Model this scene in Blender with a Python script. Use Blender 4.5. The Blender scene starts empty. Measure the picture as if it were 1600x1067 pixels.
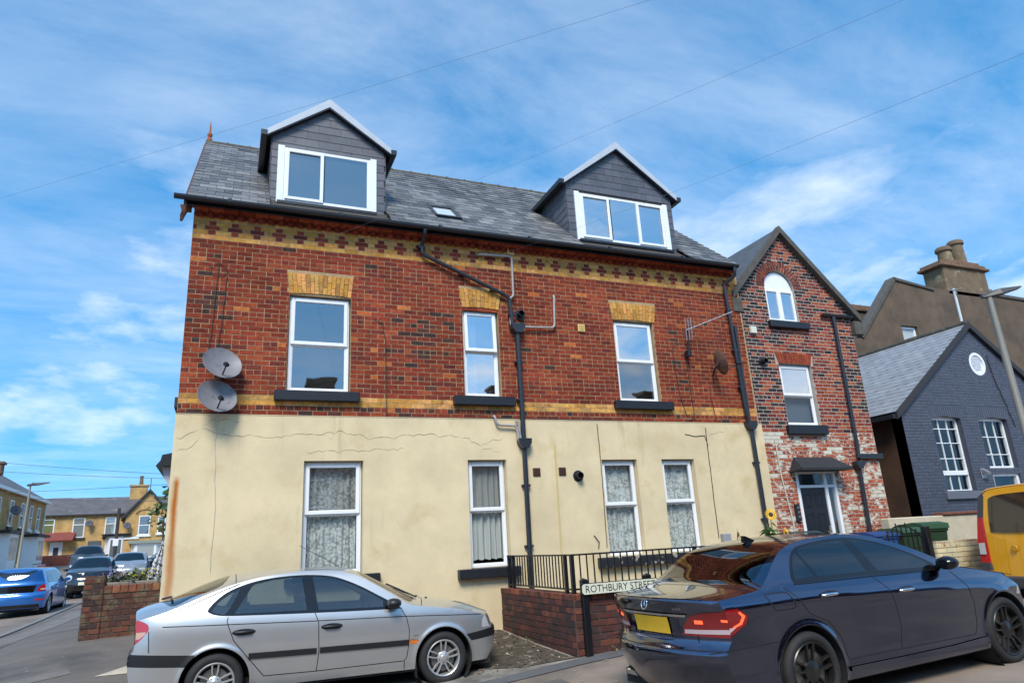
import bpy, math, random
import numpy as np
from mathutils import Vector, Matrix
from mathutils.geometry import delaunay_2d_cdt
OFS = 2.1
random.seed(7); rng = np.random.default_rng(11)
SC = bpy.context.scene
COL = SC.collection
rad = math.radians
# ---------------------------------------------------------------- camera
CAM = Vector((0.741, -11.06, 1.55))
YAW, PITCH, ROLL = rad(23.008), rad(16.478), rad(-3.2225)
_f = Vector((math.sin(YAW)*math.cos(PITCH), math.cos(YAW)*math.cos(PITCH), math.sin(PITCH)))
_r = Vector((math.cos(YAW), -math.sin(YAW), 0)); _u = _r.cross(_f)
_r2 = math.cos(ROLL)*_r + math.sin(ROLL)*_u; _u2 = -math.sin(ROLL)*_r + math.cos(ROLL)*_u
cd = bpy.data.cameras.new('camera'); cam = bpy.data.objects.new('camera', cd); COL.objects.link(cam)
cd.sensor_width = 36.0; cd.lens = 24.0; cd.clip_end = 3000; cd.clip_start = 0.05
cam.matrix_world = Matrix((( _r2.x, _u2.x, -_f.x, CAM.x), (_r2.y, _u2.y, -_f.y, CAM.y), (_r2.z, _u2.z, -_f.z, CAM.z), (0,0,0,1)))
SC.camera = cam
def pix(p):
    v = Vector(p) - CAM; d = v.dot(_f)
    if d < .1: return None
    return (800 + 1066.7*v.dot(_r2)/d, 533.5 - 1066.7*v.dot(_u2)/d, d)
# ---------------------------------------------------------------- sky, sun, exposure
SUN_AZ, SUN_EL = rad(205), rad(48)      # direction TO the sun (azimuth clockwise from +Y)
W = bpy.data.worlds.new('World'); SC.world = W; W.use_nodes = True
nt = W.node_tree; nt.nodes.clear()
def N(nt, typ, **kw):
    n = nt.nodes.new(typ)
    for k, v in kw.items():
        if k.startswith('i_'):
            s = k[2:]; s = int(s) if s.isdigit() else s.replace('_', ' ')
            n.inputs[s].default_value = v
        else: setattr(n, k, v)
    return n
out = N(nt, 'ShaderNodeOutputWorld'); bg = N(nt, 'ShaderNodeBackground'); bg.inputs[1].default_value = 0.125
sky = N(nt, 'ShaderNodeTexSky', sky_type='NISHITA', sun_disc=False, sun_elevation=SUN_EL, sun_rotation=SUN_AZ,
        air_density=1.0, dust_density=0.3, ozone_density=3.0, altitude=50)
hs = N(nt, 'ShaderNodeHueSaturation'); hs.inputs['Hue'].default_value = .486; hs.inputs['Saturation'].default_value = 1.16; hs.inputs['Value'].default_value = 1.7
nt.links.new(sky.outputs[0], hs.inputs['Color'])
tc = N(nt, 'ShaderNodeTexCoord')
lift = N(nt, 'ShaderNodeMapping'); lift.inputs['Scale'].default_value = (1, 1, .72); lift.inputs['Location'].default_value = (0, 0, .26)   # clear air: no white band low down
nrm0 = N(nt, 'ShaderNodeVectorMath', operation='NORMALIZE'); nt.links.new(tc.outputs['Generated'], lift.inputs[0]); nt.links.new(lift.outputs[0], nrm0.inputs[0]); nt.links.new(nrm0.outputs[0], sky.inputs[0])
sep = N(nt, 'ShaderNodeSeparateXYZ'); nt.links.new(tc.outputs['Generated'], sep.inputs[0])
def M_(op, a, b=None, clamp=False):
    m = N(nt, 'ShaderNodeMath', operation=op, use_clamp=clamp)
    for i, x in enumerate((a, b)):
        if x is None: continue
        if isinstance(x, (int, float)): m.inputs[i].default_value = x
        else: nt.links.new(x, m.inputs[i])
    return m.outputs[0]
zc_ = M_('MAXIMUM', sep.outputs[2], 0.0); den = M_('ADD', zc_, 0.16)
cx_ = M_('DIVIDE', sep.outputs[0], den); cy_ = M_('DIVIDE', sep.outputs[1], den)
comb = N(nt, 'ShaderNodeCombineXYZ'); nt.links.new(cx_, comb.inputs[0]); nt.links.new(cy_, comb.inputs[1])
mp = N(nt, 'ShaderNodeMapping'); mp.inputs['Rotation'].default_value = (0, 0, rad(-32)); mp.inputs['Scale'].default_value = (0.8, 1.75, 1)
nt.links.new(comb.outputs[0], mp.inputs[0])
n1 = N(nt, 'ShaderNodeTexNoise'); n1.inputs['Scale'].default_value = 1.7; n1.inputs['Detail'].default_value = 12; n1.inputs['Roughness'].default_value = .64; n1.inputs['Distortion'].default_value = .3
nt.links.new(mp.outputs[0], n1.inputs['Vector'])
n2 = N(nt, 'ShaderNodeTexNoise'); n2.inputs['Scale'].default_value = .8; n2.inputs['Detail'].default_value = 4
nt.links.new(comb.outputs[0], n2.inputs['Vector'])
r1 = N(nt, 'ShaderNodeMapRange'); nt.links.new(n1.outputs[0], r1.inputs[0]); r1.inputs[1].default_value = .36; r1.inputs[2].default_value = .84
r2 = N(nt, 'ShaderNodeMapRange'); nt.links.new(n2.outputs[0], r2.inputs[0]); r2.inputs[1].default_value = .36; r2.inputs[2].default_value = .66; r2.inputs[3].default_value = .35
cl = M_('MULTIPLY', r1.outputs[0], r2.outputs[0], True)
low = N(nt, 'ShaderNodeMapRange'); nt.links.new(sep.outputs[2], low.inputs[0]); low.inputs[1].default_value = .66; low.inputs[2].default_value = .26
# cumulus heaped towards the horizon
mp3 = N(nt, 'ShaderNodeMapping'); mp3.inputs['Scale'].default_value = (1, 1, 2.6); mp3.inputs['Location'].default_value = (OFS, 0, 0); nt.links.new(tc.outputs['Generated'], mp3.inputs[0])
n3 = N(nt, 'ShaderNodeTexNoise'); n3.inputs['Scale'].default_value = 2.5; n3.inputs['Detail'].default_value = 8; n3.inputs['Roughness'].default_value = .58
nt.links.new(mp3.outputs[0], n3.inputs['Vector'])
r3 = N(nt, 'ShaderNodeMapRange'); nt.links.new(n3.outputs[0], r3.inputs[0]); r3.inputs[1].default_value = .51; r3.inputs[2].default_value = .70
cum = M_('MULTIPLY', r3.outputs[0], low.outputs[0], True)
tot = M_('MAXIMUM', M_('MULTIPLY', cl, .62), cum)
cmix = N(nt, 'ShaderNodeMix', data_type='RGBA'); nt.links.new(tot, cmix.inputs[0]); tnt = N(nt,'ShaderNodeMix',data_type='RGBA',blend_type='MULTIPLY'); tnt.inputs[0].default_value = 1; nt.links.new(hs.outputs[0],tnt.inputs[6]); tnt.inputs[7].default_value = (.66,.94,1.04,1); nt.links.new(tnt.outputs[2], cmix.inputs[6])
cmix.inputs[7].default_value = (7.4, 7.9, 8.6, 1)
nt.links.new(cmix.outputs[2], bg.inputs[0]); nt.links.new(bg.outputs[0], out.inputs[0])
sl = bpy.data.lights.new('sun', 'SUN'); sl.energy = 3.1; sl.angle = rad(22); sl.color = (1, .92, .80)
so = bpy.data.objects.new('sun', sl); COL.objects.link(so)
sd = Vector((math.sin(SUN_AZ)*math.cos(SUN_EL), math.cos(SUN_AZ)*math.cos(SUN_EL), math.sin(SUN_EL)))
so.rotation_euler = sd.to_track_quat('Z', 'Y').to_euler(); so.location = (0, -20, 30)
SC.view_settings.view_transform = 'Standard'; SC.view_settings.look = 'None'; SC.view_settings.gamma = 1; SC.view_settings.use_curve_mapping = False
SC.view_settings.exposure = 0.38
# ---------------------------------------------------------------- helpers: objects
WROOT = {}
def link(o, parent=None):
    COL.objects.link(o)
    if parent is not None:
        o.parent = parent
        if parent in WROOT: o.matrix_parent_inverse = WROOT[parent]
    return o
def tag(o, label=None, cat=None, group=None, kind=None):
    if label: o['label'] = label
    if cat: o['category'] = cat
    if group: o['group'] = group
    if kind: o['kind'] = kind
    return o
def root(name, loc, label, cat, group=None, rotz=0, world=True, pitch=0):
    """Empty at the thing's base. world=True: its parts are given in world coordinates."""
    o = bpy.data.objects.new(name, None); COL.objects.link(o); o.empty_display_size = .2
    m = Matrix.Translation(loc) @ Matrix.Rotation(rotz, 4, 'Z') @ Matrix.Rotation(pitch, 4, 'Y')
    o.matrix_basis = m
    if world: WROOT[o] = m.inverted()
    return tag(o, label, cat, group)
class MB:
    """collects faces; build() links them as ONE mesh object"""
    def __init__(s): s.v = []; s.f = []; s.c = []; s.m = []
    def add(s, vs, fs, col=None, mi=0):
        b = len(s.v); s.v += [tuple(x) for x in vs]
        for f in fs: s.f.append(tuple(i+b for i in f)); s.c.append(col); s.m.append(mi)
        return s
    def box(s, a, b, col=None, mi=0):
        (x0,y0,z0),(x1,y1,z1) = a, b
        x0,x1 = min(x0,x1),max(x0,x1); y0,y1 = min(y0,y1),max(y0,y1); z0,z1 = min(z0,z1),max(z0,z1)
        return s.add([(x0,y0,z0),(x1,y0,z0),(x1,y1,z0),(x0,y1,z0),(x0,y0,z1),(x1,y0,z1),(x1,y1,z1),(x0,y1,z1)],
                     [(0,3,2,1),(4,5,6,7),(0,1,5,4),(1,2,6,5),(2,3,7,6),(3,0,4,7)], col, mi)
    def cbox(s, a, b, ch=.006, col=None, mi=0):
        """box with all its edges chamfered"""
        (x0,y0,z0),(x1,y1,z1) = a, b
        x0,x1 = min(x0,x1),max(x0,x1); y0,y1 = min(y0,y1),max(y0,y1); z0,z1 = min(z0,z1),max(z0,z1)
        c = min(ch, (x1-x0)*.45, (y1-y0)*.45, (z1-z0)*.45)
        X=(x0,x1); Y=(y0,y1); Z=(z0,z1); vs=[]; ix={}
        for i in (0,1):
            for j in (0,1):
                for k in (0,1):
                    sx,sy,sz = (c if i==0 else -c),(c if j==0 else -c),(c if k==0 else -c)
                    ix[i,j,k,0]=len(vs); vs.append((X[i],Y[j]+sy,Z[k]+sz))
                    ix[i,j,k,1]=len(vs); vs.append((X[i]+sx,Y[j],Z[k]+sz))
                    ix[i,j,k,2]=len(vs); vs.append((X[i]+sx,Y[j]+sy,Z[k]))
        F=[]
        for i in (0,1):
            q=[ix[i,0,0,0],ix[i,1,0,0],ix[i,1,1,0],ix[i,0,1,0]]; F.append(q if i else q[::-1])
            q=[ix[0,i,0,1],ix[0,i,1,1],ix[1,i,1,1],ix[1,i,0,1]]; F.append(q if i else q[::-1])
            q=[ix[0,0,i,2],ix[1,0,i,2],ix[1,1,i,2],ix[0,1,i,2]]; F.append(q if i else q[::-1])
        for i in (0,1):
            for j in (0,1):
                q=[ix[i,j,0,0],ix[i,j,1,0],ix[i,j,1,1],ix[i,j,0,1]]; F.append(q if (i+j)%2==0 else q[::-1])
                q=[ix[i,0,j,0],ix[i,0,j,2],ix[i,1,j,2],ix[i,1,j,0]]; F.append(q if (i+j)%2==0 else q[::-1])
                q=[ix[0,i,j,1],ix[1,i,j,1],ix[1,i,j,2],ix[0,i,j,2]]; F.append(q if (i+j)%2==0 else q[::-1])
        for i in (0,1):
            for j in (0,1):
                for k in (0,1):
                    q=[ix[i,j,k,0],ix[i,j,k,1],ix[i,j,k,2]]; F.append(q if (i+j+k)%2==0 else q[::-1])
        return s.add(vs, F, col, mi)
    def prism(s, poly, d0, d1, fmap, col=None, mi=0, caps=(1,1)):
        """extrude 2D polygon (a,b) from depth d0 to d1, fmap(a,b,d)->xyz"""
        n = len(poly); vs = [fmap(a,b,d0) for a,b in poly] + [fmap(a,b,d1) for a,b in poly]
        fs = [(i,(i+1)%n,n+(i+1)%n,n+i) for i in range(n)]
        if caps[0]: fs.append(tuple(range(n))[::-1])
        if caps[1]: fs.append(tuple(range(n,2*n)))
        return s.add(vs, fs, col, mi)
    def tube(s, pts, r, n=8, col=None, mi=0, caps=True):
        pts = [Vector(p) for p in pts]; rs = r if isinstance(r,(list,tuple)) else [r]*len(pts)
        rings = []; up = None
        for i,p in enumerate(pts):
            t = (pts[min(i+1,len(pts)-1)] - pts[max(i-1,0)]).normalized()
            if up is None: up = t.orthogonal().normalized()
            up = (up - t*up.dot(t)).normalized(); w = t.cross(up)
            rings.append([p + rs[i]*(math.cos(2*math.pi*k/n)*up + math.sin(2*math.pi*k/n)*w) for k in range(n)])
        vs = [v for R in rings for v in R]; fs = []
        for i in range(len(pts)-1):
            for k in range(n): fs.append((i*n+k, i*n+(k+1)%n, (i+1)*n+(k+1)%n, (i+1)*n+k))
        if caps: fs.append(tuple(range(n))[::-1]); fs.append(tuple((len(pts)-1)*n+k for k in range(n)))
        return s.add(vs, fs, col, mi)
    def lathe(s, prof, origin, axis, n=32, col=None, mi=0, a0=0, a1=2*math.pi):
        """prof: list of (radius, height along axis)"""
        ax = Vector(axis).normalized(); e1 = ax.orthogonal().normalized(); e2 = ax.cross(e1); o = Vector(origin)
        full = abs(a1-a0-2*math.pi) < 1e-6; m = n if full else n+1; vs = []; fs = []
        for r,h in prof:
            for k in range(m):
                a = a0+(a1-a0)*k/n; vs.append(o + ax*h + r*(math.cos(a)*e1+math.sin(a)*e2))
        for i in range(len(prof)-1):
            for k in range(n):
                k2 = (k+1)%m; fs.append((i*m+k, i*m+k2, (i+1)*m+k2, (i+1)*m+k))
        return s.add(vs, fs, col, mi)
    def build(s, name, mat=None, parent=None, smooth=False, auto=None):
        me = bpy.data.meshes.new(name); me.from_pydata(s.v, [], s.f)
        mats = mat if isinstance(mat,(list,tuple)) else [mat]
        for m in mats:
            if m is not None: me.materials.append(m)
        if len(mats) > 1: me.polygons.foreach_set('material_index', s.m)
        if any(c is not None for c in s.c):
            at = me.color_attributes.new('col','FLOAT_COLOR','CORNER')
            arr = np.empty((len(me.loops),4),np.float32); i = 0
            for f,c in zip(s.f,s.c):
                c = c or (1,1,1); arr[i:i+len(f)] = (c[0],c[1],c[2],1); i += len(f)
            at.data.foreach_set('color', arr.ravel())
        if smooth:
            me.polygons.foreach_set('use_smooth', [True]*len(me.polygons))
            if auto: me.set_sharp_from_angle(angle=rad(auto))
        me.update()
        return link(bpy.data.objects.new(name, me), parent)
# ---------------------------------------------------------------- helpers: materials
MATS = {}
def mat(name, color=(.5,.5,.5), rough=.6, metal=0., var=0., coat_ior=1.5, vscale=3., bump=0., bscale=40., attr=False, coat=0., dirt=None, spec=.5, streak=False, obj=False, tint=None, emit=None, sheen=0):
    """procedural Principled material. var: brightness variation by noise; attr: base colour from 'col' x object colour; dirt=(color, lo, hi, scale)"""
    if name in MATS: return MATS[name]
    m = bpy.data.materials.new(name); m.use_nodes = True; t = m.node_tree; t.nodes.clear(); L = t.links.new
    o = N(t,'ShaderNodeOutputMaterial'); b = N(t,'ShaderNodeBsdfPrincipled'); L(b.outputs[0], o.inputs[0])
    b.inputs['Roughness'].default_value = rough; b.inputs['Metallic'].default_value = metal
    b.inputs['Specular IOR Level'].default_value = spec
    if coat: b.inputs['Coat Weight'].default_value = coat; b.inputs['Coat Roughness'].default_value = .03; b.inputs['Coat IOR'].default_value = coat_ior
    tcn = N(t,'ShaderNodeTexCoord'); geo = N(t,'ShaderNodeNewGeometry')
    vec = tcn.outputs['Object'] if obj else geo.outputs['Position']
    if attr:
        a = N(t,'ShaderNodeAttribute', attribute_name='col'); oi = N(t,'ShaderNodeObjectInfo')
        mx = N(t,'ShaderNodeMix', data_type='RGBA', blend_type='MULTIPLY'); mx.inputs[0].default_value = 1
        L(a.outputs['Color'], mx.inputs[6]); L(oi.outputs['Color'], mx.inputs[7]); c = mx.outputs[2]
    else:
        rg = N(t,'ShaderNodeRGB'); rg.outputs[0].default_value = (*color,1); c = rg.outputs[0]
    if var:
        nz = N(t,'ShaderNodeTexNoise'); nz.inputs['Scale'].default_value = vscale; nz.inputs['Detail'].default_value = 8; nz.inputs['Roughness'].default_value = .62
        if streak:
            mpn = N(t,'ShaderNodeMapping'); mpn.inputs['Scale'].default_value = (1,1,.16); L(vec, mpn.inputs[0]); L(mpn.outputs[0], nz.inputs['Vector'])
        else: L(vec, nz.inputs['Vector'])
        mr = N(t,'ShaderNodeMapRange'); L(nz.outputs[0], mr.inputs[0]); mr.inputs[1].default_value = .28; mr.inputs[2].default_value = .72
        mr.inputs[3].default_value = 1-var; mr.inputs[4].default_value = 1+var
        mm = N(t,'ShaderNodeMix', data_type='RGBA', blend_type='MULTIPLY'); mm.inputs[0].default_value = 1; L(c, mm.inputs[6])
        cr = N(t,'ShaderNodeCombineColor'); [L(mr.outputs[0], cr.inputs[i]) for i in range(3)]; L(cr.outputs[0], mm.inputs[7]); c = mm.outputs[2]
    for dd in (dirt if isinstance(dirt, list) else [dirt] if dirt else []):
        dc, lo, hi, ds = dd[:4]
        nz2 = N(t,'ShaderNodeTexNoise'); nz2.inputs['Scale'].default_value = ds; nz2.inputs['Detail'].default_value = 7; nz2.inputs['Roughness'].default_value = .6
        mp2 = N(t,'ShaderNodeMapping'); mp2.inputs['Location'].default_value = (ds*3.1, 1.7, ds); L(vec, mp2.inputs[0])
        if len(dd) > 4: mp2.inputs['Scale'].default_value = dd[4]
        L(mp2.outputs[0], nz2.inputs['Vector'])
        mr2 = N(t,'ShaderNodeMapRange'); L(nz2.outputs[0], mr2.inputs[0]); mr2.inputs[1].default_value = lo; mr2.inputs[2].default_value = hi
        md = N(t,'ShaderNodeMix', data_type='RGBA'); L(mr2.outputs[0], md.inputs[0]); L(c, md.inputs[6]); md.inputs[7].default_value = (*dc,1); c = md.outputs[2]
    L(c, b.inputs['Base Color'])
    if bump:
        nb = N(t,'ShaderNodeTexNoise'); nb.inputs['Scale'].default_value = bscale; nb.inputs['Detail'].default_value = 6; L(vec, nb.inputs['Vector'])
        bp = N(t,'ShaderNodeBump'); bp.inputs['Strength'].default_value = min(1,bump); bp.inputs['Distance'].default_value = .01*max(1,bump); L(nb.outputs[0], bp.inputs['Height']); L(bp.outputs[0], b.inputs['Normal'])
    if emit: b.inputs['Emission Color'].default_value = (*emit[0],1); b.inputs['Emission Strength'].default_value = emit[1]
    MATS[name] = m; return m
def glass(name, tint=(.9,.95,.95), refl=.10, boost=1.9, trans=1.0, wavy=.12):
    """pane: reflects by Fresnel, otherwise lets the room behind show"""
    if name in MATS: return MATS[name]
    m = bpy.data.materials.new(name); m.use_nodes = True; t = m.node_tree; t.nodes.clear(); L = t.links.new
    o = N(t,'ShaderNodeOutputMaterial'); g = N(t,'ShaderNodeBsdfGlossy'); g.inputs['Roughness'].default_value = .015
    tr = N(t,'ShaderNodeBsdfTransparent'); tr.inputs[0].default_value = (tint[0]*trans,tint[1]*trans,tint[2]*trans,1)
    fr = N(t,'ShaderNodeFresnel'); gb = N(t,'ShaderNodeNewGeometry'); mi = N(t,'ShaderNodeMapRange'); L(gb.outputs['Backfacing'],mi.inputs[0]); mi.inputs[3].default_value = boost; mi.inputs[4].default_value = 1/boost; L(mi.outputs[0],fr.inputs[0])
    ad = N(t,'ShaderNodeMath', operation='ADD', use_clamp=True); L(fr.outputs[0], ad.inputs[0]); ad.inputs[1].default_value = refl
    mx = N(t,'ShaderNodeMixShader'); L(ad.outputs[0], mx.inputs[0]); L(tr.outputs[0], mx.inputs[1]); L(g.outputs[0], mx.inputs[2]); L(mx.outputs[0], o.inputs[0])
    geo = N(t,'ShaderNodeNewGeometry'); nz = N(t,'ShaderNodeTexNoise'); nz.inputs['Scale'].default_value = 1.6; nz.inputs['Detail'].default_value = 1; L(geo.outputs['Position'], nz.inputs['Vector'])
    bp = N(t,'ShaderNodeBump'); bp.inputs['Strength'].default_value = max(wavy,.001); bp.inputs['Distance'].default_value = .02; L(nz.outputs[0], bp.inputs['Height']); L(bp.outputs[0], g.inputs['Normal'])
    MATS[name] = m; return m
# ---------------------------------------------------------------- helpers: cut panels (2D CDT) and masonry
def in_poly(poly, x, y):
    r = False; n = len(poly); j = n-1
    for i in range(n):
        xi,yi = poly[i]; xj,yj = poly[j]
        if (yi > y) != (yj > y) and x < (xj-xi)*(y-yi)/(yj-yi)+xi: r = not r
        j = i
    return r
def cdt(polys, grid=None):
    vs = []; es = []
    for p in polys:
        b = len(vs); vs += [Vector(q) for q in p]; es += [(b+i, b+(i+1)%len(p)) for i in range(len(p))]
    if grid: vs += [Vector(q) for q in grid]
    v,e,f,_,_,_ = delaunay_2d_cdt(vs, es, [], 0, 1e-5)
    return [(q.x,q.y) for q in v], f
def wall_panel(mb, outer, holes, fmap, thick, reveal=True, col=None, back=True):
    """flat wall with holes; fmap(u,z,depth): depth 0 is the face, thick the back"""
    v,f = cdt([outer]+holes); tri = []
    for t in f:
        cx = sum(v[i][0] for i in t)/len(t); cy = sum(v[i][1] for i in t)/len(t)
        if in_poly(outer,cx,cy) and not any(in_poly(h,cx,cy) for h in holes): tri.append(t)
    def ccw(t): 
        a = sum(v[t[i]][0]*v[t[(i+1)%len(t)]][1]-v[t[(i+1)%len(t)]][0]*v[t[i]][1] for i in range(len(t))); return t if a > 0 else t[::-1]
    tri = [ccw(t) for t in tri]
    mb.add([fmap(a,b,0) for a,b in v], tri, col)
    if back: mb.add([fmap(a,b,thick) for a,b in v], [t[::-1] for t in tri], col)
    if reveal:
        for P in [outer]+holes: mb.prism(P, 0, thick, fmap, col, caps=(0,0))
def unit_brick():
    me = bpy.data.meshes.new('brick'); c = .03; d = .06
    v = [(-.5,0,-.5),(.5,0,-.5),(.5,0,.5),(-.5,0,.5),(-.5,1-c*2,-.5),(.5,1-c*2,-.5),(.5,1-c*2,.5),(-.5,1-c*2,.5),
         (-.5+c*.5,1,-.5+d),(.5-c*.5,1,-.5+d),(.5-c*.5,1,.5-d),(-.5+c*.5,1,.5-d)]
    f = []
    for b in (0,4): f += [(b+i,b+(i+1)%4,b+4+(i+1)%4,b+4+i) for i in range(4)]
    f.append((8,9,10,11)); return v, f
UB_V, UB_F = unit_brick()
UNIT = {}
def unit_mesh(m):
    if m not in UNIT:
        me = bpy.data.meshes.new('brick'); me.from_pydata(UB_V,[],UB_F); me.materials.append(m)
        at = me.color_attributes.new('col','FLOAT_COLOR','CORNER'); at.data.foreach_set('color', [1.0]*(4*len(me.loops)))
        UNIT[m] = me
    return UNIT[m]
def lay(parent, bricks, m, name='brick', rest='brickwork', nmax=300, seen=True):
    """bricks: (centre, u-vector*len, n-vector*proud, w-vector*height, colour). The nmax that show largest are objects, the rest one mesh."""
    sc = []
    for i,(c,u,n,w,col) in enumerate(bricks):
        p = pix(c); s = -1
        if p and -20 < p[0] < 1620 and -20 < p[1] < 1087:
            s = u.length*w.length/p[2]**2*max(.02,abs((CAM-c).normalized().dot(n.normalized())))
        sc.append(s)
    order = sorted(range(len(bricks)), key=lambda i:-sc[i]); top = set(i for i in order[:nmax] if sc[i] > 0)
    me = unit_mesh(m); rb = MB()
    for i,(c,u,n,w,col) in enumerate(bricks):
        if i in top:
            o = bpy.data.objects.new(name, me); link(o, parent)
            o.matrix_basis = Matrix(((u.x,n.x,w.x,c.x),(u.y,n.y,w.y,c.y),(u.z,n.z,w.z,c.z),(0,0,0,1)))
            o.color = (*col,1)
        else:
            rb.add([c+u*a+n*b+w*d for a,b,d in UB_V], UB_F, col)
    if rb.v: tag(rb.build(rest, m, parent), kind='stuff')
def jitter(c, s=.12, h=.05):
    k = 1+random.uniform(-s,s); return (max(0,c[0]*k*(1+random.uniform(-h,h))), max(0,c[1]*k*(1+random.uniform(-h,h))), max(0,c[2]*k))
def courses(u0, u1, z0, n, ch, bond, color, block, mapf, ndir, udir, joint=.0095, L=.2286, proud=.0035, zrow=None):
    """rows of bricks; bond(row)->'S','H','F'; block(z)->list of forbidden (a,b); color(row,k,kind,u,z)->rgb"""
    out = []
    for r in range(n):
        z = z0+(r+.5)*ch; kind = bond(r); seq = []; u = u0
        off = {'S': (0 if r%2 else L/2), 'H': (L/4 if r%2 else 0), 'F': 0}[kind]
        if kind == 'F' : off = 0 if r%2 else L*.75
        u -= off; k = 0
        while u < u1:
            if kind == 'S': l = L; hd = False
            elif kind == 'H': l = L/2; hd = True
            else: hd = (k%2 == 1); l = L/2 if hd else L
            seq.append((u,u+l,hd,k)); u += l; k += 1
        bad = block(z)
        for a,b,hd,k in seq:
            a2,b2 = max(a,u0),min(b,u1); iv = [(a2,b2)]
            for p,q in bad:
                nv = []
                for s,e in iv:
                    if q <= s or p >= e: nv.append((s,e)); continue
                    if s < p: nv.append((s,p))
                    if e > q: nv.append((q,e))
                iv = nv
            for s,e in iv:
                if e-s < .03: continue
                c = color(r,k,hd,(s+e)/2,z)
                if c is None: continue
                pr = proud*random.uniform(.75,1.25)
                out.append((mapf((s+e)/2+random.uniform(-.0015,.0015), z+random.uniform(-.002,.002)), udir*(e-s-joint), ndir*pr, Vector((0,0,1))*(ch-joint*1.12), c))
    return out
# ---------------------------------------------------------------- terrain
TP = np.array([(0.7,-2.3,.0),(3.3,-2.3,.0),(5,-2.6,.13),(6.5,-2.6,.2),(8.5,-2.6,.27),(12,-2.6,.36),(5.65,-6,.0),(8.6,-5.8,.07),(12,-6,.14),
 (.7,-11,0),(.7,-6,-.04),(-3,-6,0),(-6,-4,.06),(5,0,.24),(0,0,.34),(8,0,.34),(11,0,.42),(14,0,.5),(-1.3,1.5,.47),(-.3,1.5,.47),(-1,5,.5),(-3.4,6.6,.27),(-3.5,2,.22),(-3.6,14.4,.3),
 (-5,10,.18),(-5,15,.22),(-5.2,24,.46),(-6,38,.95),(-6,52,1.5),(-7,68,2.0),(-13,60,1.8),(-13,30,.8),(-13,10,.3),(20,0,.6),(30,2,.8),(20,-6,.3),(30,-8,.4),(0,-20,.0),(20,-20,.1),(-20,-20,0),
 (5,20,.8),(5,50,1.6),(25,25,1.4),(60,60,2.6),(-60,60,2),(60,-60,0),(-60,-60,0),(-60,0,.3),(90,0,1)], float)
def _tps():
    P = TP[:,:2]; n = len(P); d = np.linalg.norm(P[:,None]-P[None],axis=2); K = np.where(d>0, d*d*np.log(np.maximum(d,1e-9)), 0)
    K += np.eye(n)*.6; A = np.zeros((n+3,n+3)); A[:n,:n]=K; A[:n,n]=1; A[:n,n+1:]=P; A[n,:n]=1; A[n+1:,:n]=P.T
    return np.linalg.solve(A, np.r_[TP[:,2],0,0,0])
_W = _tps()
def H(x, y):
    x = max(-60,min(90,x)); y = max(-60,min(90,y))
    d2 = (TP[:,0]-x)**2+(TP[:,1]-y)**2; k = .5*d2*np.log(np.maximum(d2,1e-12))
    return float(k@_W[:-3] + _W[-3] + _W[-2]*x + _W[-1]*y)
asphalt = mat('asphalt', (.235,.185,.145), .85, var=.3, vscale=1.1, bump=.6, bscale=160, dirt=[((.085,.076,.068),.5,.74,.5),((.28,.25,.22),.66,.74,26)])
def axis(lo, hi, fine):
    a = [lo]; 
    while a[-1] < hi:
        x = a[-1]; dist = min(abs(x-fine[0]),abs(x-fine[1])) if not fine[0] <= x <= fine[1] else 0
        a.append(x+max(.5,dist*.35))
    return a
gx = axis(-450,450,(-16,26)); gy = axis(-300,600,(-14,20)); gm = MB()
gv = [(x,y,H(x,y)) for y in gy for x in gx]; nx = len(gx)
gm.add(gv, [(j*nx+i,j*nx+i+1,(j+1)*nx+i+1,(j+1)*nx+i) for j in range(len(gy)-1) for i in range(nx-1)])
tag(gm.build('ground', asphalt, smooth=True), kind='structure')
def sheet(name, poly, dz, m, step=.35, kind='structure', parent=None):
    xs = [p[0] for p in poly]; ys = [p[1] for p in poly]
    g = [(x,y) for x in np.arange(min(xs)+.07,max(xs),step) for y in np.arange(min(ys)+.07,max(ys),step) if in_poly(poly,x,y)]
    dense = []
    for i in range(len(poly)):
        a,b = poly[i],poly[(i+1)%len(poly)]; k = max(1,int(math.hypot(a[0]-b[0],a[1]-b[1])/step))
        dense += [(a[0]+(b[0]-a[0])*j/k, a[1]+(b[1]-a[1])*j/k) for j in range(k)]
    v,f = cdt([dense], g); mb = MB()
    ft = [t for t in f if in_poly(dense, sum(v[i][0] for i in t)/3, sum(v[i][1] for i in t)/3)]
    mb.add([(x,y,H(x,y)+dz) for x,y in v], ft)
    o = mb.build(name, m, parent, smooth=True)
    if kind: o['kind'] = kind
    return o
pav_m = mat('pavement_concrete', (.25,.225,.19), .9, var=.3, vscale=2.2, bump=.7, bscale=90, dirt=[((.09,.08,.065),.5,.66,1.3),((.34,.31,.26),.62,.70,9)])
tar_m = mat('footway_tarmac', (.135,.118,.104), .9, var=.22, vscale=1.6, bump=.5, bscale=140, dirt=[((.075,.069,.065),.52,.66,.7),((.32,.31,.29),.70,.735,7)])
sheet('pavement', [(2.2,-2.75),(4.2,-2.72),(5.0,-2.66),(9,-2.6),(14,-2.55),(20,-2.4),(20,-.02),(2.2,-.02)], .006, pav_m)
sheet('footway', [(-3.35,-2.2),(-2.2,-2.7),(2.2,-2.75),(2.2,.3),(-.02,.3),(-.02,16),(-3.7,16),(-3.5,10),(-3.3,6.6),(-3.2,2)], .006, tar_m)
strip_m = mat('tarmac_patch', (.10,.098,.1), .9, var=.2, vscale=3, bump=.5, bscale=160)
sheet('gutter_strip', [(-2.2,-2.95),(3.4,-3.02),(5,-2.94),(9,-2.88),(14,-2.82),(20,-2.7),(20,-2.4),(14,-2.55),(9,-2.6),(5,-2.66),(2.2,-2.755),(-2.2,-2.71)], .009, strip_m)
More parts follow.
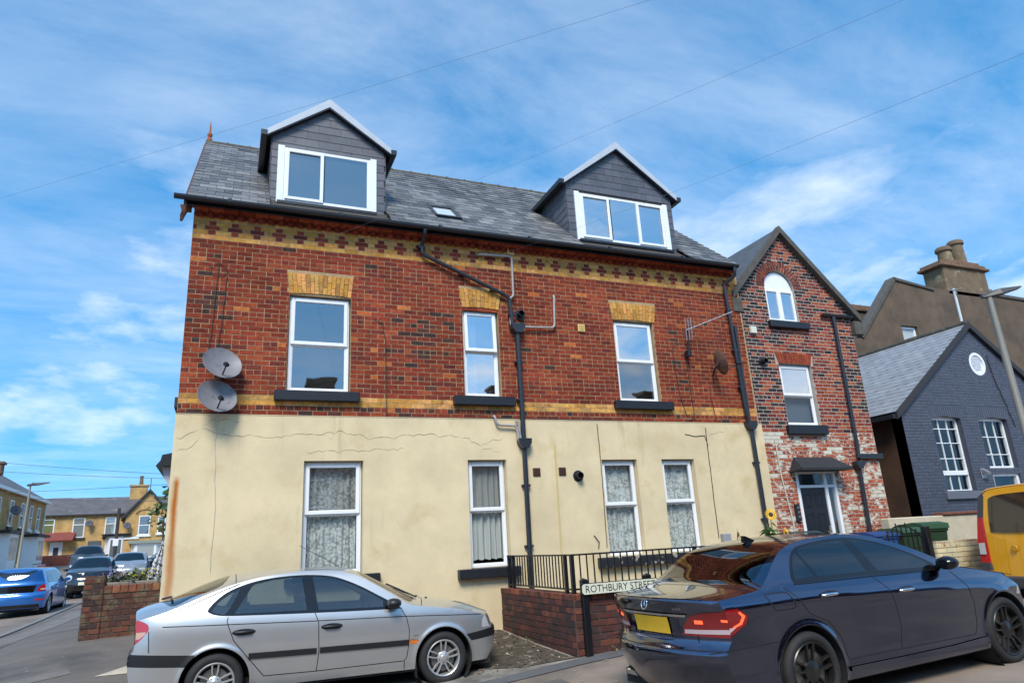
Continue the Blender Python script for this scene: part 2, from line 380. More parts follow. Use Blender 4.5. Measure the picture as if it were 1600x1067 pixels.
pale_m = mat('pale_ground', (.47,.40,.31), .9, var=.15, vscale=6, bump=.4, bscale=90)  # pale tan tone for the two angular patches on the ground
sheet('pale_patch', [(-.62,-.62),(-.12,-.05),(.5,.02),(.5,-.42),(-.05,-.6)], .012, pale_m, .15)
sheet('pale_patch', [(-1.3,4.2),(-.75,5.6),(-.05,6.4),(-.05,4.6)], .012, pale_m, .3)
dirt_m = mat('leaf_litter_soil', (.07,.055,.038), 1., var=.5, vscale=9, bump=1.6, bscale=34, dirt=[((.24,.21,.17),.56,.68,5),((.03,.026,.02),.56,.64,14)])
sheet('soil_patch', [(3.2,-.03),(4.93,-.03),(4.93,-2.5),(5.0,-2.62),(4.3,-2.5),(3.9,-2.2),(3.3,-1.5)], .014, dirt_m, .12)
lite_m = mat('worn_tarmac', (.165,.15,.135), .9, var=.2, vscale=4, bump=.5, bscale=150)
sheet('trench_patch', [(-3.05,2.2),(-2.45,2.0),(-2.75,14),(-3.3,14)], .011, lite_m, .4); sheet('trench_patch', [(-2.3,-1.2),(-.9,-.35),(-1.0,-.1),(-2.4,-.9)], .011, lite_m, .3); sheet('trench_patch', [(2.0,-4.4),(4.4,-4.2),(4.4,-3.3),(2.1,-3.4)], .007, mat('dark_patch',(.12,.104,.09),.9,var=.25,vscale=5,bump=.6,bscale=150), .3)
fl = MB(); rr = random.Random(4)                              # chewing gum and grit trodden into the footway
for _ in range(170):
    x,y = rr.uniform(-3,2),rr.uniform(-2.6,4) if rr.random()<.5 else rr.uniform(-2.6,1)
    if rr.random() < .3: x,y = rr.uniform(2,6),rr.uniform(-4.6,-2.7)
    if x > -.1 and y > -.1: continue
    w = rr.uniform(.006,.022); z = H(x,y)+.0145; a = rr.uniform(0,3)
    fl.add([(x+w*rr.uniform(.6,1.2)*math.cos(a+k*1.047),y+w*rr.uniform(.6,1.2)*math.sin(a+k*1.047),z) for k in range(6)],[(0,1,2,3,4,5)])
tag(fl.build('pale_flecks', mat('gum_fleck',(.42,.40,.37),.9)), kind='stuff')
kerb_m = mat('kerb_stone', (.2,.195,.185), .85, var=.2, vscale=5, bump=.3, bscale=60)
kp = [(-3.35,-1.2),(-3.22,2),(-3.32,6.6),(-3.52,10),(-3.72,16),(-3.9,24)]; kd = []
for a,b in zip(kp,kp[1:]):
    n = max(1,round(math.hypot(b[0]-a[0],b[1]-a[1])/.91)); kd += [(a[0]+(b[0]-a[0])*i/n, a[1]+(b[1]-a[1])*i/n, a[0]+(b[0]-a[0])*(i+1)/n, a[1]+(b[1]-a[1])*(i+1)/n) for i in range(n)]
kerb = None
for x0,y0,x1,y1 in kd:
    mb = MB(); z0,z1 = H(x0,y0),H(x1,y1); g = .004
    mb.add([(x0-.13,y0+g,z0-.2),(x0,y0+g,z0-.2),(x1,y1-g,z1-.2),(x1-.13,y1-g,z1-.2),(x0-.115,y0+g,z0+.035),(x0,y0+g,z0+.035),(x1,y1-g,z1+.035),(x1-.115,y1-g,z1+.035)],
           [(0,3,2,1),(4,5,6,7),(0,1,5,4),(1,2,6,5),(2,3,7,6),(3,0,4,7)])
    if kerb is None: kerb = tag(mb.build('kerb', kerb_m), kind='structure')
    else: mb.build('kerbstone', kerb_m, kerb)
# ---------------------------------------------------------------- shared house materials
brick_m = mat('brick', attr=True, rough=.9, spec=.15, var=.36, vscale=16, bump=.5, bscale=70, dirt=((.055,.032,.028),.58,.78,6.5))
mortar_m = mat('mortar', (.38,.27,.155), .95, spec=.2, var=.25, vscale=6, bump=.4, bscale=90)
mortar_w = mat('pale_mortar', (.40,.36,.31), .95, var=.2, vscale=6, bump=.4, bscale=90)
upvc = mat('white_upvc', (.80,.81,.82), .28, var=.03, vscale=6)
black_paint = mat('black_paint', (.013,.014,.018), .42, var=.3, vscale=12, bump=.15, bscale=50)
worn_black = mat('worn_black_paint', (.014,.014,.018), .5, var=.3, vscale=12, bump=.5, bscale=40, dirt=((.30,.27,.22),.60,.64,7))
pipe_m = mat('black_plastic', (.022,.024,.030), .32, var=.15, vscale=8)
grey_pipe = mat('grey_pipe', (.34,.31,.29), .45, var=.15, vscale=9, dirt=((.15,.12,.1),.6,.75,14))
room_m = mat('dark_room', (.035,.034,.036), .9)
slate_m = mat('slate', attr=True, spec=.35, rough=.5, var=.25, vscale=9, bump=.35, bscale=60, dirt=((.20,.19,.175),.64,.78,6))
lead_m = mat('lead_flashing', (.42,.44,.46), .5, var=.2, vscale=7, bump=.2, bscale=30)
pane_m = glass('window_glass', refl=.24, boost=1.8)
pane_bright = glass('window_glass_coated', refl=.62, boost=1.8)
dark_pane = glass('dark_window_glass', refl=.03, boost=1.55)
def lace(name, base=(.62,.61,.57), holes=.46, scale=26):
    if name in MATS: return MATS[name]
    m = bpy.data.materials.new(name); m.use_nodes = True; t = m.node_tree; L = t.links.new; b = t.nodes['Principled BSDF']
    b.inputs['Base Color'].default_value = (*base,1); b.inputs['Roughness'].default_value = .95
    geo = N(t,'ShaderNodeNewGeometry'); v = N(t,'ShaderNodeTexVoronoi'); v.inputs['Scale'].default_value = scale; L(geo.outputs['Position'], v.inputs['Vector'])
    nz = N(t,'ShaderNodeTexNoise'); nz.inputs['Scale'].default_value = 7; nz.inputs['Detail'].default_value = 5; L(geo.outputs['Position'], nz.inputs['Vector'])
    ad = N(t,'ShaderNodeMath', operation='ADD'); L(v.outputs[0], ad.inputs[0]); L(nz.outputs[0], ad.inputs[1])
    mr = N(t,'ShaderNodeMapRange'); L(ad.outputs[0], mr.inputs[0]); mr.inputs[1].default_value = holes+.2; mr.inputs[2].default_value = holes+.75; mr.inputs[3].default_value = 1.0; mr.inputs[4].default_value = .45
    L(mr.outputs[0], b.inputs['Alpha']); MATS[name] = m; return m
lace_m = lace('lace_net',(.62,.61,.58),.60); net_m = lace('plain_net', (.50,.49,.46), 1.1, 60)
def curtain(x0, x1, z0, z1, y, m, label, folds=9, amp=.03):
    mb = MB(); n = 70; rows = 8; vs = []
    ph = [random.uniform(0,6.28) for _ in range(4)]
    for j in range(rows+1):
        f = j/rows
        for i in range(n+1):
            t = i/n; w = math.sin(t*folds*6.28+ph[0]+.6*math.sin(t*9+ph[1]))*(.6+.4*math.sin(t*5+ph[2]))
            vs.append((x0+(x1-x0)*t, y+amp*w*(.5+.7*f)+.01*math.sin(f*7+t*20), z1-(z1-z0)*f+(.01*math.sin(t*31) if j==rows else 0)))
    mb.add(vs, [(j*(n+1)+i,j*(n+1)+i+1,(j+1)*(n+1)+i+1,(j+1)*(n+1)+i) for j in range(rows) for i in range(n)])
    return tag(mb.build('curtain', m, smooth=True), label, 'curtain')
def frame_bars(mb, x0, x1, z0, z1, w, y0, y1, ch=.008, fm=None):
    mb.cbox((x0,y0,z0),(x0+w,y1,z1),ch); mb.cbox((x1-w,y0,z0),(x1,y1,z1),ch)
    mb.cbox((x0+w,y0,z0),(x1-w,y1,z0+w),ch); mb.cbox((x0+w,y0,z1-w),(x1-w,y1,z1),ch)
def hung_window(parent, x0, x1, z0, z1, y, split=.5, label=None, fw=.055, top_open=True, pm=(None,None), tilt=0):
    """white two-light window, upper light a casement that stands proud. y is the outer face of the frame (wall faces -Y)."""
    mb = MB(); zt = z0+(z1-z0)*(1-split)
    frame_bars(mb, x0,x1,z0,z1,fw,y,y+.07); mb.cbox((x0+fw,y+.002,zt-.03),(x1-fw,y+.068,zt+.03),.006)
    w = mb.build('window', upvc, parent)
    if label: w['label'] = label
    s = MB(); frame_bars(s, x0+.028,x1-.028,zt-.022,z1-.03,.062,y-.028,y+.03)
    if tilt: s.v = [(a, b-(z1-.03-c)*tilt, c) for a,b,c in s.v]
    s.build('sash', upvc, w)
    b = MB(); frame_bars(b, x0+fw-.004,x1-fw+.004,z0+fw-.004,zt-.026,.022,y+.012,y+.05,.006); b.build('glazing_bead', upvc, w)
    g = MB(); q = [(x0+.085,y-.004,zt+.036),(x1-.085,y-.004,zt+.036),(x1-.085,y-.004,z1-.088),(x0+.085,y-.004,z1-.088)]
    if tilt: q = [(a, bb-(z1-.03-c)*tilt, c) for a,bb,c in q]
    g.add(q,[(0,1,2,3)]); g.build('pane', pm[0] or pane_m, w)
    g = MB(); g.add([(x0+fw+.015,y+.03,z0+fw+.015),(x1-fw-.015,y+.03,z0+fw+.015),(x1-fw-.015,y+.03,zt-.045),(x0+fw+.015,y+.03,zt-.045)],[(0,1,2,3)]); g.build('pane', pm[1] or pane_m, w)
    return w
def sill(parent, x0, x1, z0, z1, y0, y1, m=None, name='sill'):
    mb = MB(); mb.cbox((x0,y0,z0),(x1,y1,z1),.012); return mb.build(name, m or black_paint, parent)
def tubeobj(name, pts, r, m, parent, n=10, smooth=True):
    mb = MB(); mb.tube(pts, r, n); return mb.build(name, m, parent, smooth=smooth, auto=50)
def bent(pts, rb=.05, k=4):
    """round the corners of a polyline"""
    P = [Vector(p) for p in pts]; o = [P[0]]
    for i in range(1,len(P)-1):
        a = (P[i-1]-P[i]); b = (P[i+1]-P[i]); r = min(rb, a.length*.45, b.length*.45); a.normalize(); b.normalize()
        for j in range(k+1):
            t = j/k; o.append(P[i]+a*r*(1-t)**2+b*r*t**2)
    o.append(P[-1]); return o
# ---------------------------------------------------------------- the corner house
XE, ZR, CH = 10.90, 3.66, .0791
ZB = ZR+36*CH; ZT = ZB+5*.0802
house = root('brick_house', (5.4,0,.2), 'tall red brick corner house with cream rendered ground floor and two slate dormers', 'house')
RED = [(.215,.038,.019),(.235,.044,.021),(.195,.035,.019),(.205,.037,.020),(.175,.033,.020),(.26,.055,.024),(.145,.031,.022)]
YEL = [(.53,.26,.060),(.58,.31,.085),(.47,.225,.05),(.62,.30,.10),(.41,.22,.07)]
UPW = [(1.52,2.52,4.05,5.68),(4.50,5.19,4.05,5.67),(7.63,8.56,4.05,5.69)]
GRW = [(1.83,2.74,1.24,2.95),(4.49,5.19,1.2,2.95),(7.07,7.82,1.24,2.94),(8.37,9.12,1.24,2.94)]
SILLS = [(1.345,2.667),(4.275,5.41),(7.467,8.775)]
ARCH = [(1.47,2.555,1.52,2.515),(4.45,5.27,4.50,5.20),(7.575,8.66,7.62,8.60)]
fm = lambda u,z,d: (u, .012+d, z)
mb = MB(); wall_panel(mb, [(0,ZR-.1),(XE,ZR-.1),(XE,7.04),(0,7.04)], [[(a,c),(b,c),(b,d),(a,d)] for a,b,c,d in UPW], fm, .3)
wall = mb.build('wall', mortar_m, house)
def blk(z):
    o = []
    for a,b,c,d in UPW:
        if c-.02 < z < d: o.append((a,b))
    if 3.88 < z < 4.05: o += SILLS
    for t0,t1,b0,b1 in ARCH:
        if 5.69 < z < 6.075: f = (z-5.69)/.385; o.append((b0+(t0-b0)*f, b1+(t1-b1)*f))
    return o
soot = [(3.55,4.55,.55,.55),(.35,5.35,.3,.5),(3.1,3.75,1.2,.12),(0.1,3.75,.5,.12),(10.2,4.0,.35,.35),(4.6,3.75,.8,.1),(9.1,5.0,.25,.6),(3.9,5.3,.5,.3)]
def mcol(r,k,hd,u,z):
    if r in (2,3): return jitter(random.choice(YEL),.16)
    c = random.choice(RED) if random.random()>.022 else random.choice([(.42,.11,.03),(.46,.14,.04)])
    s = sum(math.exp(-((u-a)/w)**2-((z-b)/h)**2) for a,b,w,h in soot)
    if r == 1: s += .45*random.random()
    
    tone = 1+.16*math.sin(u*1.9+1.3*math.sin(z*2.1))*math.sin(z*1.7+u*.6)+.10*math.sin(u*5.3+z*3.1); c = tuple(q*tone for q in c)
    if random.random() < .30*s+.006: c = random.choice([(.065,.032,.026),(.095,.036,.028),(.05,.03,.028)])
    return jitter(c,.09)
B = courses(0,XE-.03,ZR,36,CH,lambda r:('H' if r in (1,8,14,20,26,32) else 'S'),mcol,blk,lambda u,z:Vector((u,.012,z)),Vector((0,-1,0)),Vector((1,0,0)))
def bcol(r,k,hd,u,z):
    red = (hd and r in (1,3)) or ((not hd) and r == 2)
    if red: return jitter(random.choice([(.22,.042,.024),(.27,.05,.026),(.17,.035,.028)]),.12)
    return jitter(random.choice(YEL),.14)
PER = .3429
def band(r): return 'S' if r in (0,4) else 'F'
B2 = courses(0,XE-.03,ZB,5,.0802,lambda r:'S' if r in (0,4) else 'F',bcol,lambda z:[],lambda u,z:Vector((u,.012,z)),Vector((0,-1,0)),Vector((1,0,0)))
# a header sits centred over the stretcher below it
lay(wall, B+B2, brick_m)
for (t0,t1,b0,b1) in ARCH:                                 # gauged yellow flat arches
    n = round((b1-b0)/.068)
    for i in range(n):
        f0,f1 = i/n,(i+1)/n; sp = .62 if i%2 else .36
        for lo,hi in ((0,sp),(sp,1)):
            e = .004; zz = lambda t,f: 5.69+.37*t+.022*math.sin(math.pi*f)*(1-t)
            xx = lambda t,f: (b0+(b1-b0)*f)*(1-t)+(t0+(t1-t0)*f)*t
            q = [(xx(lo,f0)+e,zz(lo,f0)+e),(xx(lo,f1)-e,zz(lo,f1)+e),(xx(hi,f1)-e,zz(hi,f1)-e),(xx(hi,f0)+e,zz(hi,f0)-e)]
            m2 = MB(); m2.prism(q, -.004-random.uniform(0,.004), .03, lambda a,b,d:(a,d,b), jitter(random.choice(YEL),.14)); m2.build('arch_brick', brick_m, wall)
# corbelled eaves: dog-tooth course, moulded course
m2 = MB(); m2.box((.0,.006,ZT-.004),(XE-.05,.3,ZT+.046)); m2.build('eaves_bed', mat('eaves_bed_dark',(.12,.05,.035),.95), wall)
nt_ = 70
for i in range(nt_):
    u = .02+(i+.5)*(XE-.06)/nt_; w = (XE-.06)/nt_*.5; c = jitter(random.choice([(.24,.045,.024),(.28,.055,.028),(.20,.04,.024)]),.15)
    m2 = MB(); z1 = ZT+.046; z0 = ZT-.040
    m2.add([(u-w,.01,z1),(u,-.095,z1),(u+w,.01,z1),(u-w*.85,.01,z0+.02),(u,-.035,z0-.004),(u+w*.85,.01,z0+.02),(u,-.09,z0+.05)],[(0,1,6,3),(3,6,4),(1,2,5,6),(6,5,4),(3,4,5),(0,2,1)],c)
    m2.build('dentil_brick', brick_m, wall)
x = 0
while x < XE-.2:
    l = min(.229,XE-.15-x); m2 = MB(); m2.cbox((x+.003,-.165,ZT+.048),(x+l-.003,.1,ZT+.125),.012,jitter(random.choice([(.24,.045,.025),(.29,.06,.03),(.33,.08,.04)]),.12)); m2.build('corbel_brick', brick_m, wall); x += .229
# other walls of the house (seen from the side only)
def brick_tex(name, c1, c2, mort, scale=1.0, rough=.9, axis='X'):
    if name in MATS: return MATS[name]
    m = bpy.data.materials.new(name); m.use_nodes = True; t = m.node_tree; L = t.links.new; b = t.nodes['Principled BSDF']; b.inputs['Roughness'].default_value = rough
    geo = N(t,'ShaderNodeNewGeometry'); sx = N(t,'ShaderNodeSeparateXYZ'); L(geo.outputs['Position'], sx.inputs[0]); cb = N(t,'ShaderNodeCombineXYZ')
    L(sx.outputs[0 if axis=='X' else 1], cb.inputs[0]); L(sx.outputs[2], cb.inputs[1])
    br = N(t,'ShaderNodeTexBrick'); L(cb.outputs[0], br.inputs['Vector']); br.inputs['Color1'].default_value = (*c1,1); br.inputs['Color2'].default_value = (*c2,1); br.inputs['Mortar'].default_value = (*mort,1)
    br.inputs['Scale'].default_value = 1; br.inputs['Brick Width'].default_value = .2286; br.inputs['Row Height'].default_value = .079; br.inputs['Mortar Size'].default_value = .006; br.inputs['Bias'].default_value = -.1
    nz = N(t,'ShaderNodeTexNoise'); nz.inputs['Scale'].default_value = 1.3; nz.inputs['Detail'].default_value = 8; L(geo.outputs['Position'], nz.inputs['Vector'])
    mr = N(t,'ShaderNodeMapRange'); L(nz.outputs[0], mr.inputs[0]); mr.inputs[1].default_value=.3; mr.inputs[2].default_value=.7; mr.inputs[3].default_value=.7; mr.inputs[4].default_value=1.25
    mm = N(t,'ShaderNodeMix', data_type='RGBA', blend_type='MULTIPLY'); mm.inputs[0].default_value=1; L(br.outputs[0], mm.inputs[6]); cc = N(t,'ShaderNodeCombineColor'); [L(mr.outputs[0], cc.inputs[i]) for i in range(3)]; L(cc.outputs[0], mm.inputs[7]); L(mm.outputs[2], b.inputs['Base Color'])
    bp = N(t,'ShaderNodeBump'); bp.inputs['Strength'].default_value=.6; bp.inputs['Distance'].default_value=.01; L(br.outputs['Fac'], bp.inputs['Height']); bp.invert = True; L(bp.outputs[0], b.inputs['Normal'])
    MATS[name] = m; return m
redtex_y = brick_tex('red_brickwork_side', (.30,.06,.03),(.22,.045,.028),(.36,.30,.23),axis='Y')
RY, RZ, EY, EZ = 3.5, 10.34, -.25, 7.05      # ridge and eaves line
slope = (RZ-EZ)/(RY-EY)
m2 = MB(); m2.add([(.004,.03,.2),(.004,7.0,.2),(.004,7.0,7.0),(.004,RY,RZ-.12),(.004,.03,7.0)],[(0,4,3,2,1)]); m2.build('front_wall', redtex_y, house)
m2 = MB(); m2.add([(XE-.01,.32,.2),(XE-.01,7.0,.2),(XE-.01,7.0,7.1),(XE-.01,RY,RZ-.12),(XE-.01,.32,7.1)],[(0,1,2,3,4)]); m2.add([(0,7.0,.2),(XE,7.0,.2),(XE,7.0,7.15),(0,7.0,7.15)],[(0,3,2,1)]); m2.build('party_wall', redtex_y, house)
m2 = MB(); m2.box((.3,.75,.3),(XE-.3,6.8,7.05)); m2.build('room_lining', room_m, house)
# rendered ground floor
rm = mat('cream_render', (.66,.54,.34), .95, spec=.2, var=.15, vscale=1.1, bump=.35, bscale=55, dirt=[((.55,.43,.23),.56,.78,1.7),((.40,.33,.22),.68,.82,4.5),((.46,.36,.20),.60,.78,3.4,(1,1,.13))])
t = rm.node_tree; L = t.links.new; bs = [n for n in t.nodes if n.type=='BSDF_PRINCIPLED'][0]; src = bs.inputs['Base Color'].links[0].from_socket
def rmath(op,a,b=None,cl=False):
    m = N(t,'ShaderNodeMath',operation=op,use_clamp=cl)
    for i,x in enumerate((a,b)):
        if x is None: continue
        if isinstance(x,(int,float)): m.inputs[i].default_value = x
        else: L(x,m.inputs[i])
    return m.outputs[0]
ge = N(t,'ShaderNodeNewGeometry'); sx = N(t,'ShaderNodeSeparateXYZ'); L(ge.outputs['Position'],sx.inputs[0])
nz = N(t,'ShaderNodeTexNoise'); nz.inputs['Scale'].default_value=5; nz.inputs['Detail'].default_value=6; mpz = N(t,'ShaderNodeMapping'); mpz.inputs['Scale'].default_value=(1,1,.35); L(ge.outputs['Position'],mpz.inputs[0]); L(mpz.outputs[0],nz.inputs['Vector'])
cx = rmath('ADD', rmath('MULTIPLY', rmath('SUBTRACT', nz.outputs[0], .5), .14), .075)       # rust runs down from a fixing at the corner
dx = rmath('DIVIDE', rmath('ABSOLUTE', rmath('SUBTRACT', sx.outputs[0], cx)), .055)
ms = rmath('SUBTRACT', 1.25, dx, True); zt_ = rmath('MULTIPLY', rmath('SUBTRACT', 2.76, sx.outputs[2]), 9, True); zb_ = rmath('ADD', .25, rmath('MULTIPLY', sx.outputs[2], .33), True)
ms = rmath('MULTIPLY', rmath('MULTIPLY', ms, zt_), zb_)
mx = N(t,'ShaderNodeMix',data_type='RGBA'); L(ms,mx.inputs[0]); L(src,mx.inputs[6]); mx.inputs[7].default_value=(.42,.13,.02,1); L(mx.outputs[2],bs.inputs['Base Color'])
fr = lambda u,z,d: (u, -.03+d, z)
mb = MB(); wall_panel(mb, [(-.012,.05),(XE+.03,.05),(XE+.03,ZR-.012),(-.012,ZR-.012)], [[(a,c),(b,c),(b,d),(a,d)] for a,b,c,d in GRW], fr, .34)
render = mb.build('rendered_wall', rm, house)
m2 = MB(); m2.box((-.012,-.036,ZR-.012),(XE+.03,.0,ZR-.002)); m2.build('render_lip', rm, house)
crk_m = mat('crack', (.24,.18,.11), 1)
def crack(pts, w=.006, amp=.03):
    P = []
    for a,b in zip(pts,pts[1:]):
        k = max(2,int(math.hypot(b[0]-a[0],b[1]-a[1])/.06))
        P += [(a[0]+(b[0]-a[0])*i/k+random.uniform(-1,1)*amp*.5, a[1]+(b[1]-a[1])*i/k+random.uniform(-1,1)*amp) for i in range(k)]
    P.append(pts[-1]); mb = MB(); vs = []
    for i,(x,z) in enumerate(P): ww = w*random.uniform(.1,.75)*(1 if 0<i<len(P)-1 else .2); vs += [(x,-.0325,z+ww),(x,-.0325,z-ww)]
    mb.add(vs, [(2*i,2*i+1,2*i+3,2*i+2) for i in range(len(P)-1)]); mb.build('crack', crk_m, render)
crack([(0.02,3.28),(.35,3.42),(.75,3.32),(1.6,3.33),(2.4,3.40),(2.9,3.30),(3.8,3.38),(4.4,3.34),(4.75,3.18)]); crack([(4.75,3.18),(5.2,3.36)],.004); crack([(.35,3.42),(.5,3.55),(.9,3.56)],.005)
crack([(1.85,3.08),(2.6,3.10),(3.4,3.13)],.005); crack([(2.1,2.96),(2.12,3.09)],.004); crack([(0.02,3.10),(.25,3.16),(.36,3.4)],.005); crack([(9.4,3.62),(9.55,3.42),(10.0,3.5)],.004); crack([(4.68,2.97),(4.8,3.12),(5.1,3.10)],.004)
# windows of the side wall
labels_up = ['tall white upper window beside the two satellite dishes','narrow white upper window with its top light ajar','white upper window beside the television aerial']
for i,(a,b,c,d) in enumerate(UPW):
    pm = [(pane_m,pane_m),(pane_bright,pane_bright),(pane_bright,pane_m)][i]
    w = hung_window(house,a+.015,b-.015,c+.005,d-.01,.085,[.50,.47,.5][i],labels_up[i],pm=pm,tilt=.06 if i==1 else 0)
    s0,s1 = SILLS[i]; sill(w,s0,s1,3.885,4.048,-.10,.085)
gl = ['ground floor window with lace behind the silver car','narrow ground floor window left of the railings','ground floor window behind the railings, left of the pair','ground floor window behind the railings, right of the pair']
for i,(a,b,c,d) in enumerate(GRW):
    w = hung_window(house,a+.01,b-.01,c+.005,d-.008,.075,[.46,.47,.47,.46][i],gl[i],fw=.05,pm=(pane_m if i<2 else dark_pane, dark_pane))
    if i == 0: sill(w,1.6,2.997,1.11,1.24,-.14,.07)
    if i == 1: sill(w,4.25,5.32,1.045,1.2,-.15,.07)
    if i == 2: sill(w,6.81,9.0,1.06,1.235,-.15,.07,worn_black)
curtain(1.9,2.7,1.3,2.92,.185,lace_m,'flowered lace curtain in the window behind the silver car',8,.04)
curtain(4.52,5.16,1.33,2.9,.185,net_m,'plain grey curtain in the narrow ground floor window',6,.035)
curtain(7.1,7.8,1.28,2.92,.185,lace_m,'lace curtain in the left window behind the railings',6,.03)
curtain(8.4,9.1,1.28,2.92,.185,lace_m,'lace curtain in the right window behind the railings',6,.03)
curtain(4.55,4.8,4.1,5.6,.20,net_m,'white net curtain in the narrow upper window',4,.03)
# ---------------------------------------------------------------- roof
roof_n = Vector((0,-slope,1)).normalized(); up_s = Vector((0,1,slope)).normalized(); SL = math.hypot(RY-EY,RZ-EZ)
m2 = MB(); o_ = .03
m2.add([(-.12,EY,EZ-o_),(XE-.15,EY,EZ-o_),(XE-.15,RY,RZ-o_),(-.12,RY,RZ-o_),(-.12,2*RY-EY,EZ-o_),(XE-.15,2*RY-EY,EZ-o_)],[(0,1,2,3),(3,2,5,4)])
m2.add([(-.12,EY,EZ-.1),(XE-.15,EY,EZ-.1),(XE-.15,RY,RZ-.1),(-.12,RY,RZ-.1)],[(3,2,1,0)])
under = mat('roof_boarding', (.05,.045,.04), .9)
roof = m2.build('roof', under, house)
DORM = [(1.14,3.16,9.56,2.11),(6.98,9.62,9.84,8.26)]
def slates(x0,x1,origin_y,origin_z,upv,nv,length,gauge,sw,cols,skip=lambda s:[],xd=Vector((1,0,0)),lo=lambda s:None):
    out = []; rows = int(length/gauge)
    for r in range(rows):
        s = r*gauge; x = x0-(sw/2 if r%2 else 0)
        while x < x1:
            iv = [(max(x,x0),min(x+sw,x1))]; x += sw
            for p,q in skip(s+gauge/2): iv = [(c0,c1) for a_,b_ in iv for c0,c1 in ((a_,min(b_,p)),(max(a_,q),b_)) if c1-c0 > .03]
            h = gauge*1.2; tilt = .07
            w = (upv - nv*tilt).normalized()*h
            for a,b in iv:
              if b-a < .03: continue
              c = xd*((a+b)/2)+Vector((0,origin_y,origin_z))+upv*(s+h*.5-.02)+nv*(.012+tilt*h*.5-.005+random.uniform(-.002,.003))
              out.append((c, xd*(b-a-.006), nv*.026, w, jitter(random.choice(cols),.26,.02)))
    return out
SLC = [(.13,.128,.128),(.155,.153,.15),(.10,.10,.10),(.185,.18,.175)]
VX = (4.12,4.68,7.68,8.15)
def skip(s):
    y = EY+s*up_s.y; z = EZ+s*up_s.z; o = []
    for a,b,zr,ax in DORM:
        if z < 8.8: o.append((a,b))
        elif z < zr: f = (zr-z)/(zr-8.8); o.append((ax-(ax-a)*f,ax+(b-ax)*f))
    if .36 < y < .95: o.append((4.14,4.66))
    return o
lay(roof, slates(-.1,XE-.15,EY-.03,EZ,up_s,roof_n,SL,.232,.262,SLC,skip), slate_m, 'slate', 'slating')
ridge_m = mat('ridge_tile', (.075,.065,.05), .9, var=.4, vscale=9, bump=.6, bscale=40, dirt=((.16,.15,.07),.56,.7,8))
x = -.12
while x < XE-.3:
    m2 = MB(); m2.lathe([(.105,0),(.105,.43),(.12,.43),(.12,.46)],(x,RY,RZ-.03),(1,0,0),14,a0=0,a1=2*math.pi); m2.build('ridge_tile', ridge_m, roof, smooth=True, auto=40); x += .46
m2 = MB(); m2.prism([(EY-.02,EZ-.16),(EY-.02,EZ-.02),(RY,RZ-.0),(RY,RZ-.16)],-.14,-.10,lambda a,b,d:(d,a,b)); m2.build('bargeboard', mat('brown_barge',(.09,.035,.02),.7,var=.3,vscale=8), roof)
rust = mat('rusty_iron', (.30,.085,.025), .9, var=.4, vscale=15, bump=.5, bscale=60)
m2 = MB(); m2.lathe([(.05,0),(.055,.08),(.03,.11),(.055,.16),(.05,.2),(.022,.24),(.018,.34),(.004,.52),(0,.53)],(-.05,RY,RZ+.05),(0,0,1),10); m2.build('finial', rust, roof, smooth=True, auto=50)
# bracket scrolled end at the left eaves corner
m2 = MB(); m2.prism([(-.20,7.0),(-.03,7.0),(-.03,6.90),(-.09,6.90),(-.12,6.83),(-.15,6.74),(-.185,6.73),(-.19,6.81),(-.17,6.90)],-.12,-.06,lambda a,b,d:(a,d,b)); m2.build('eaves_bracket', mat('dull_rust',(.13,.05,.025),.9,var=.4,vscale=15), house)
# gutter (half round, black) with brackets
def gutter(x0,x1,y,z,r,parent,name='gutter',m=None,axis=(1,0,0)):
    mb = MB(); n = 10; L = Vector(axis)*(x1-x0)
    prof = [(y-r*math.cos(math.pi*i/n), z-r*math.sin(math.pi*i/n)) for i in range(n+1)]; prof = [(y-r-.006,z+.008)]+prof+[(y+r,z)]
    inner = [(y-(r-.008)*math.cos(math.pi*i/n), z-(r-.008)*math.sin(math.pi*i/n)) for i in range(n+1)][::-1]
    poly = prof+inner
    mb.prism(poly,x0,x1,lambda a,b,d:(d,a,b)); mb.prism([(y-r+.004,z-.002)]+prof[2:-2]+[(y+r-.004,z-.002)],x0,x0+.006,lambda a,b,d:(d,a,b)); mb.prism([(y-r+.004,z-.002)]+prof[2:-2]+[(y+r-.004,z-.002)],x1-.006,x1,lambda a,b,d:(d,a,b))
    return mb.build(name,m or pipe_m,parent)
gt = gutter(-.28,XE-.20,-.315,EZ+.0,.056,house)
for x in np.arange(.5,XE,1.75):
    m2 = MB(); m2.lathe([(.058,0),(.063,.004),(.063,.05),(.058,.054)],(x,-.315,EZ),(1,0,0),12,a0=math.pi*0,a1=2*math.pi); m2.build('gutter_union', pipe_m, gt)
m2 = MB(); m2.box((-.12,-.258,EZ-.055),(XE-.18,-.235,EZ+.0)); m2.build('fascia', black_paint, house)
m2 = MB(); m2.box((-.12,-.235,EZ-.03),(XE-.18,.0,EZ-.02)); m2.build('soffit', black_paint, house)
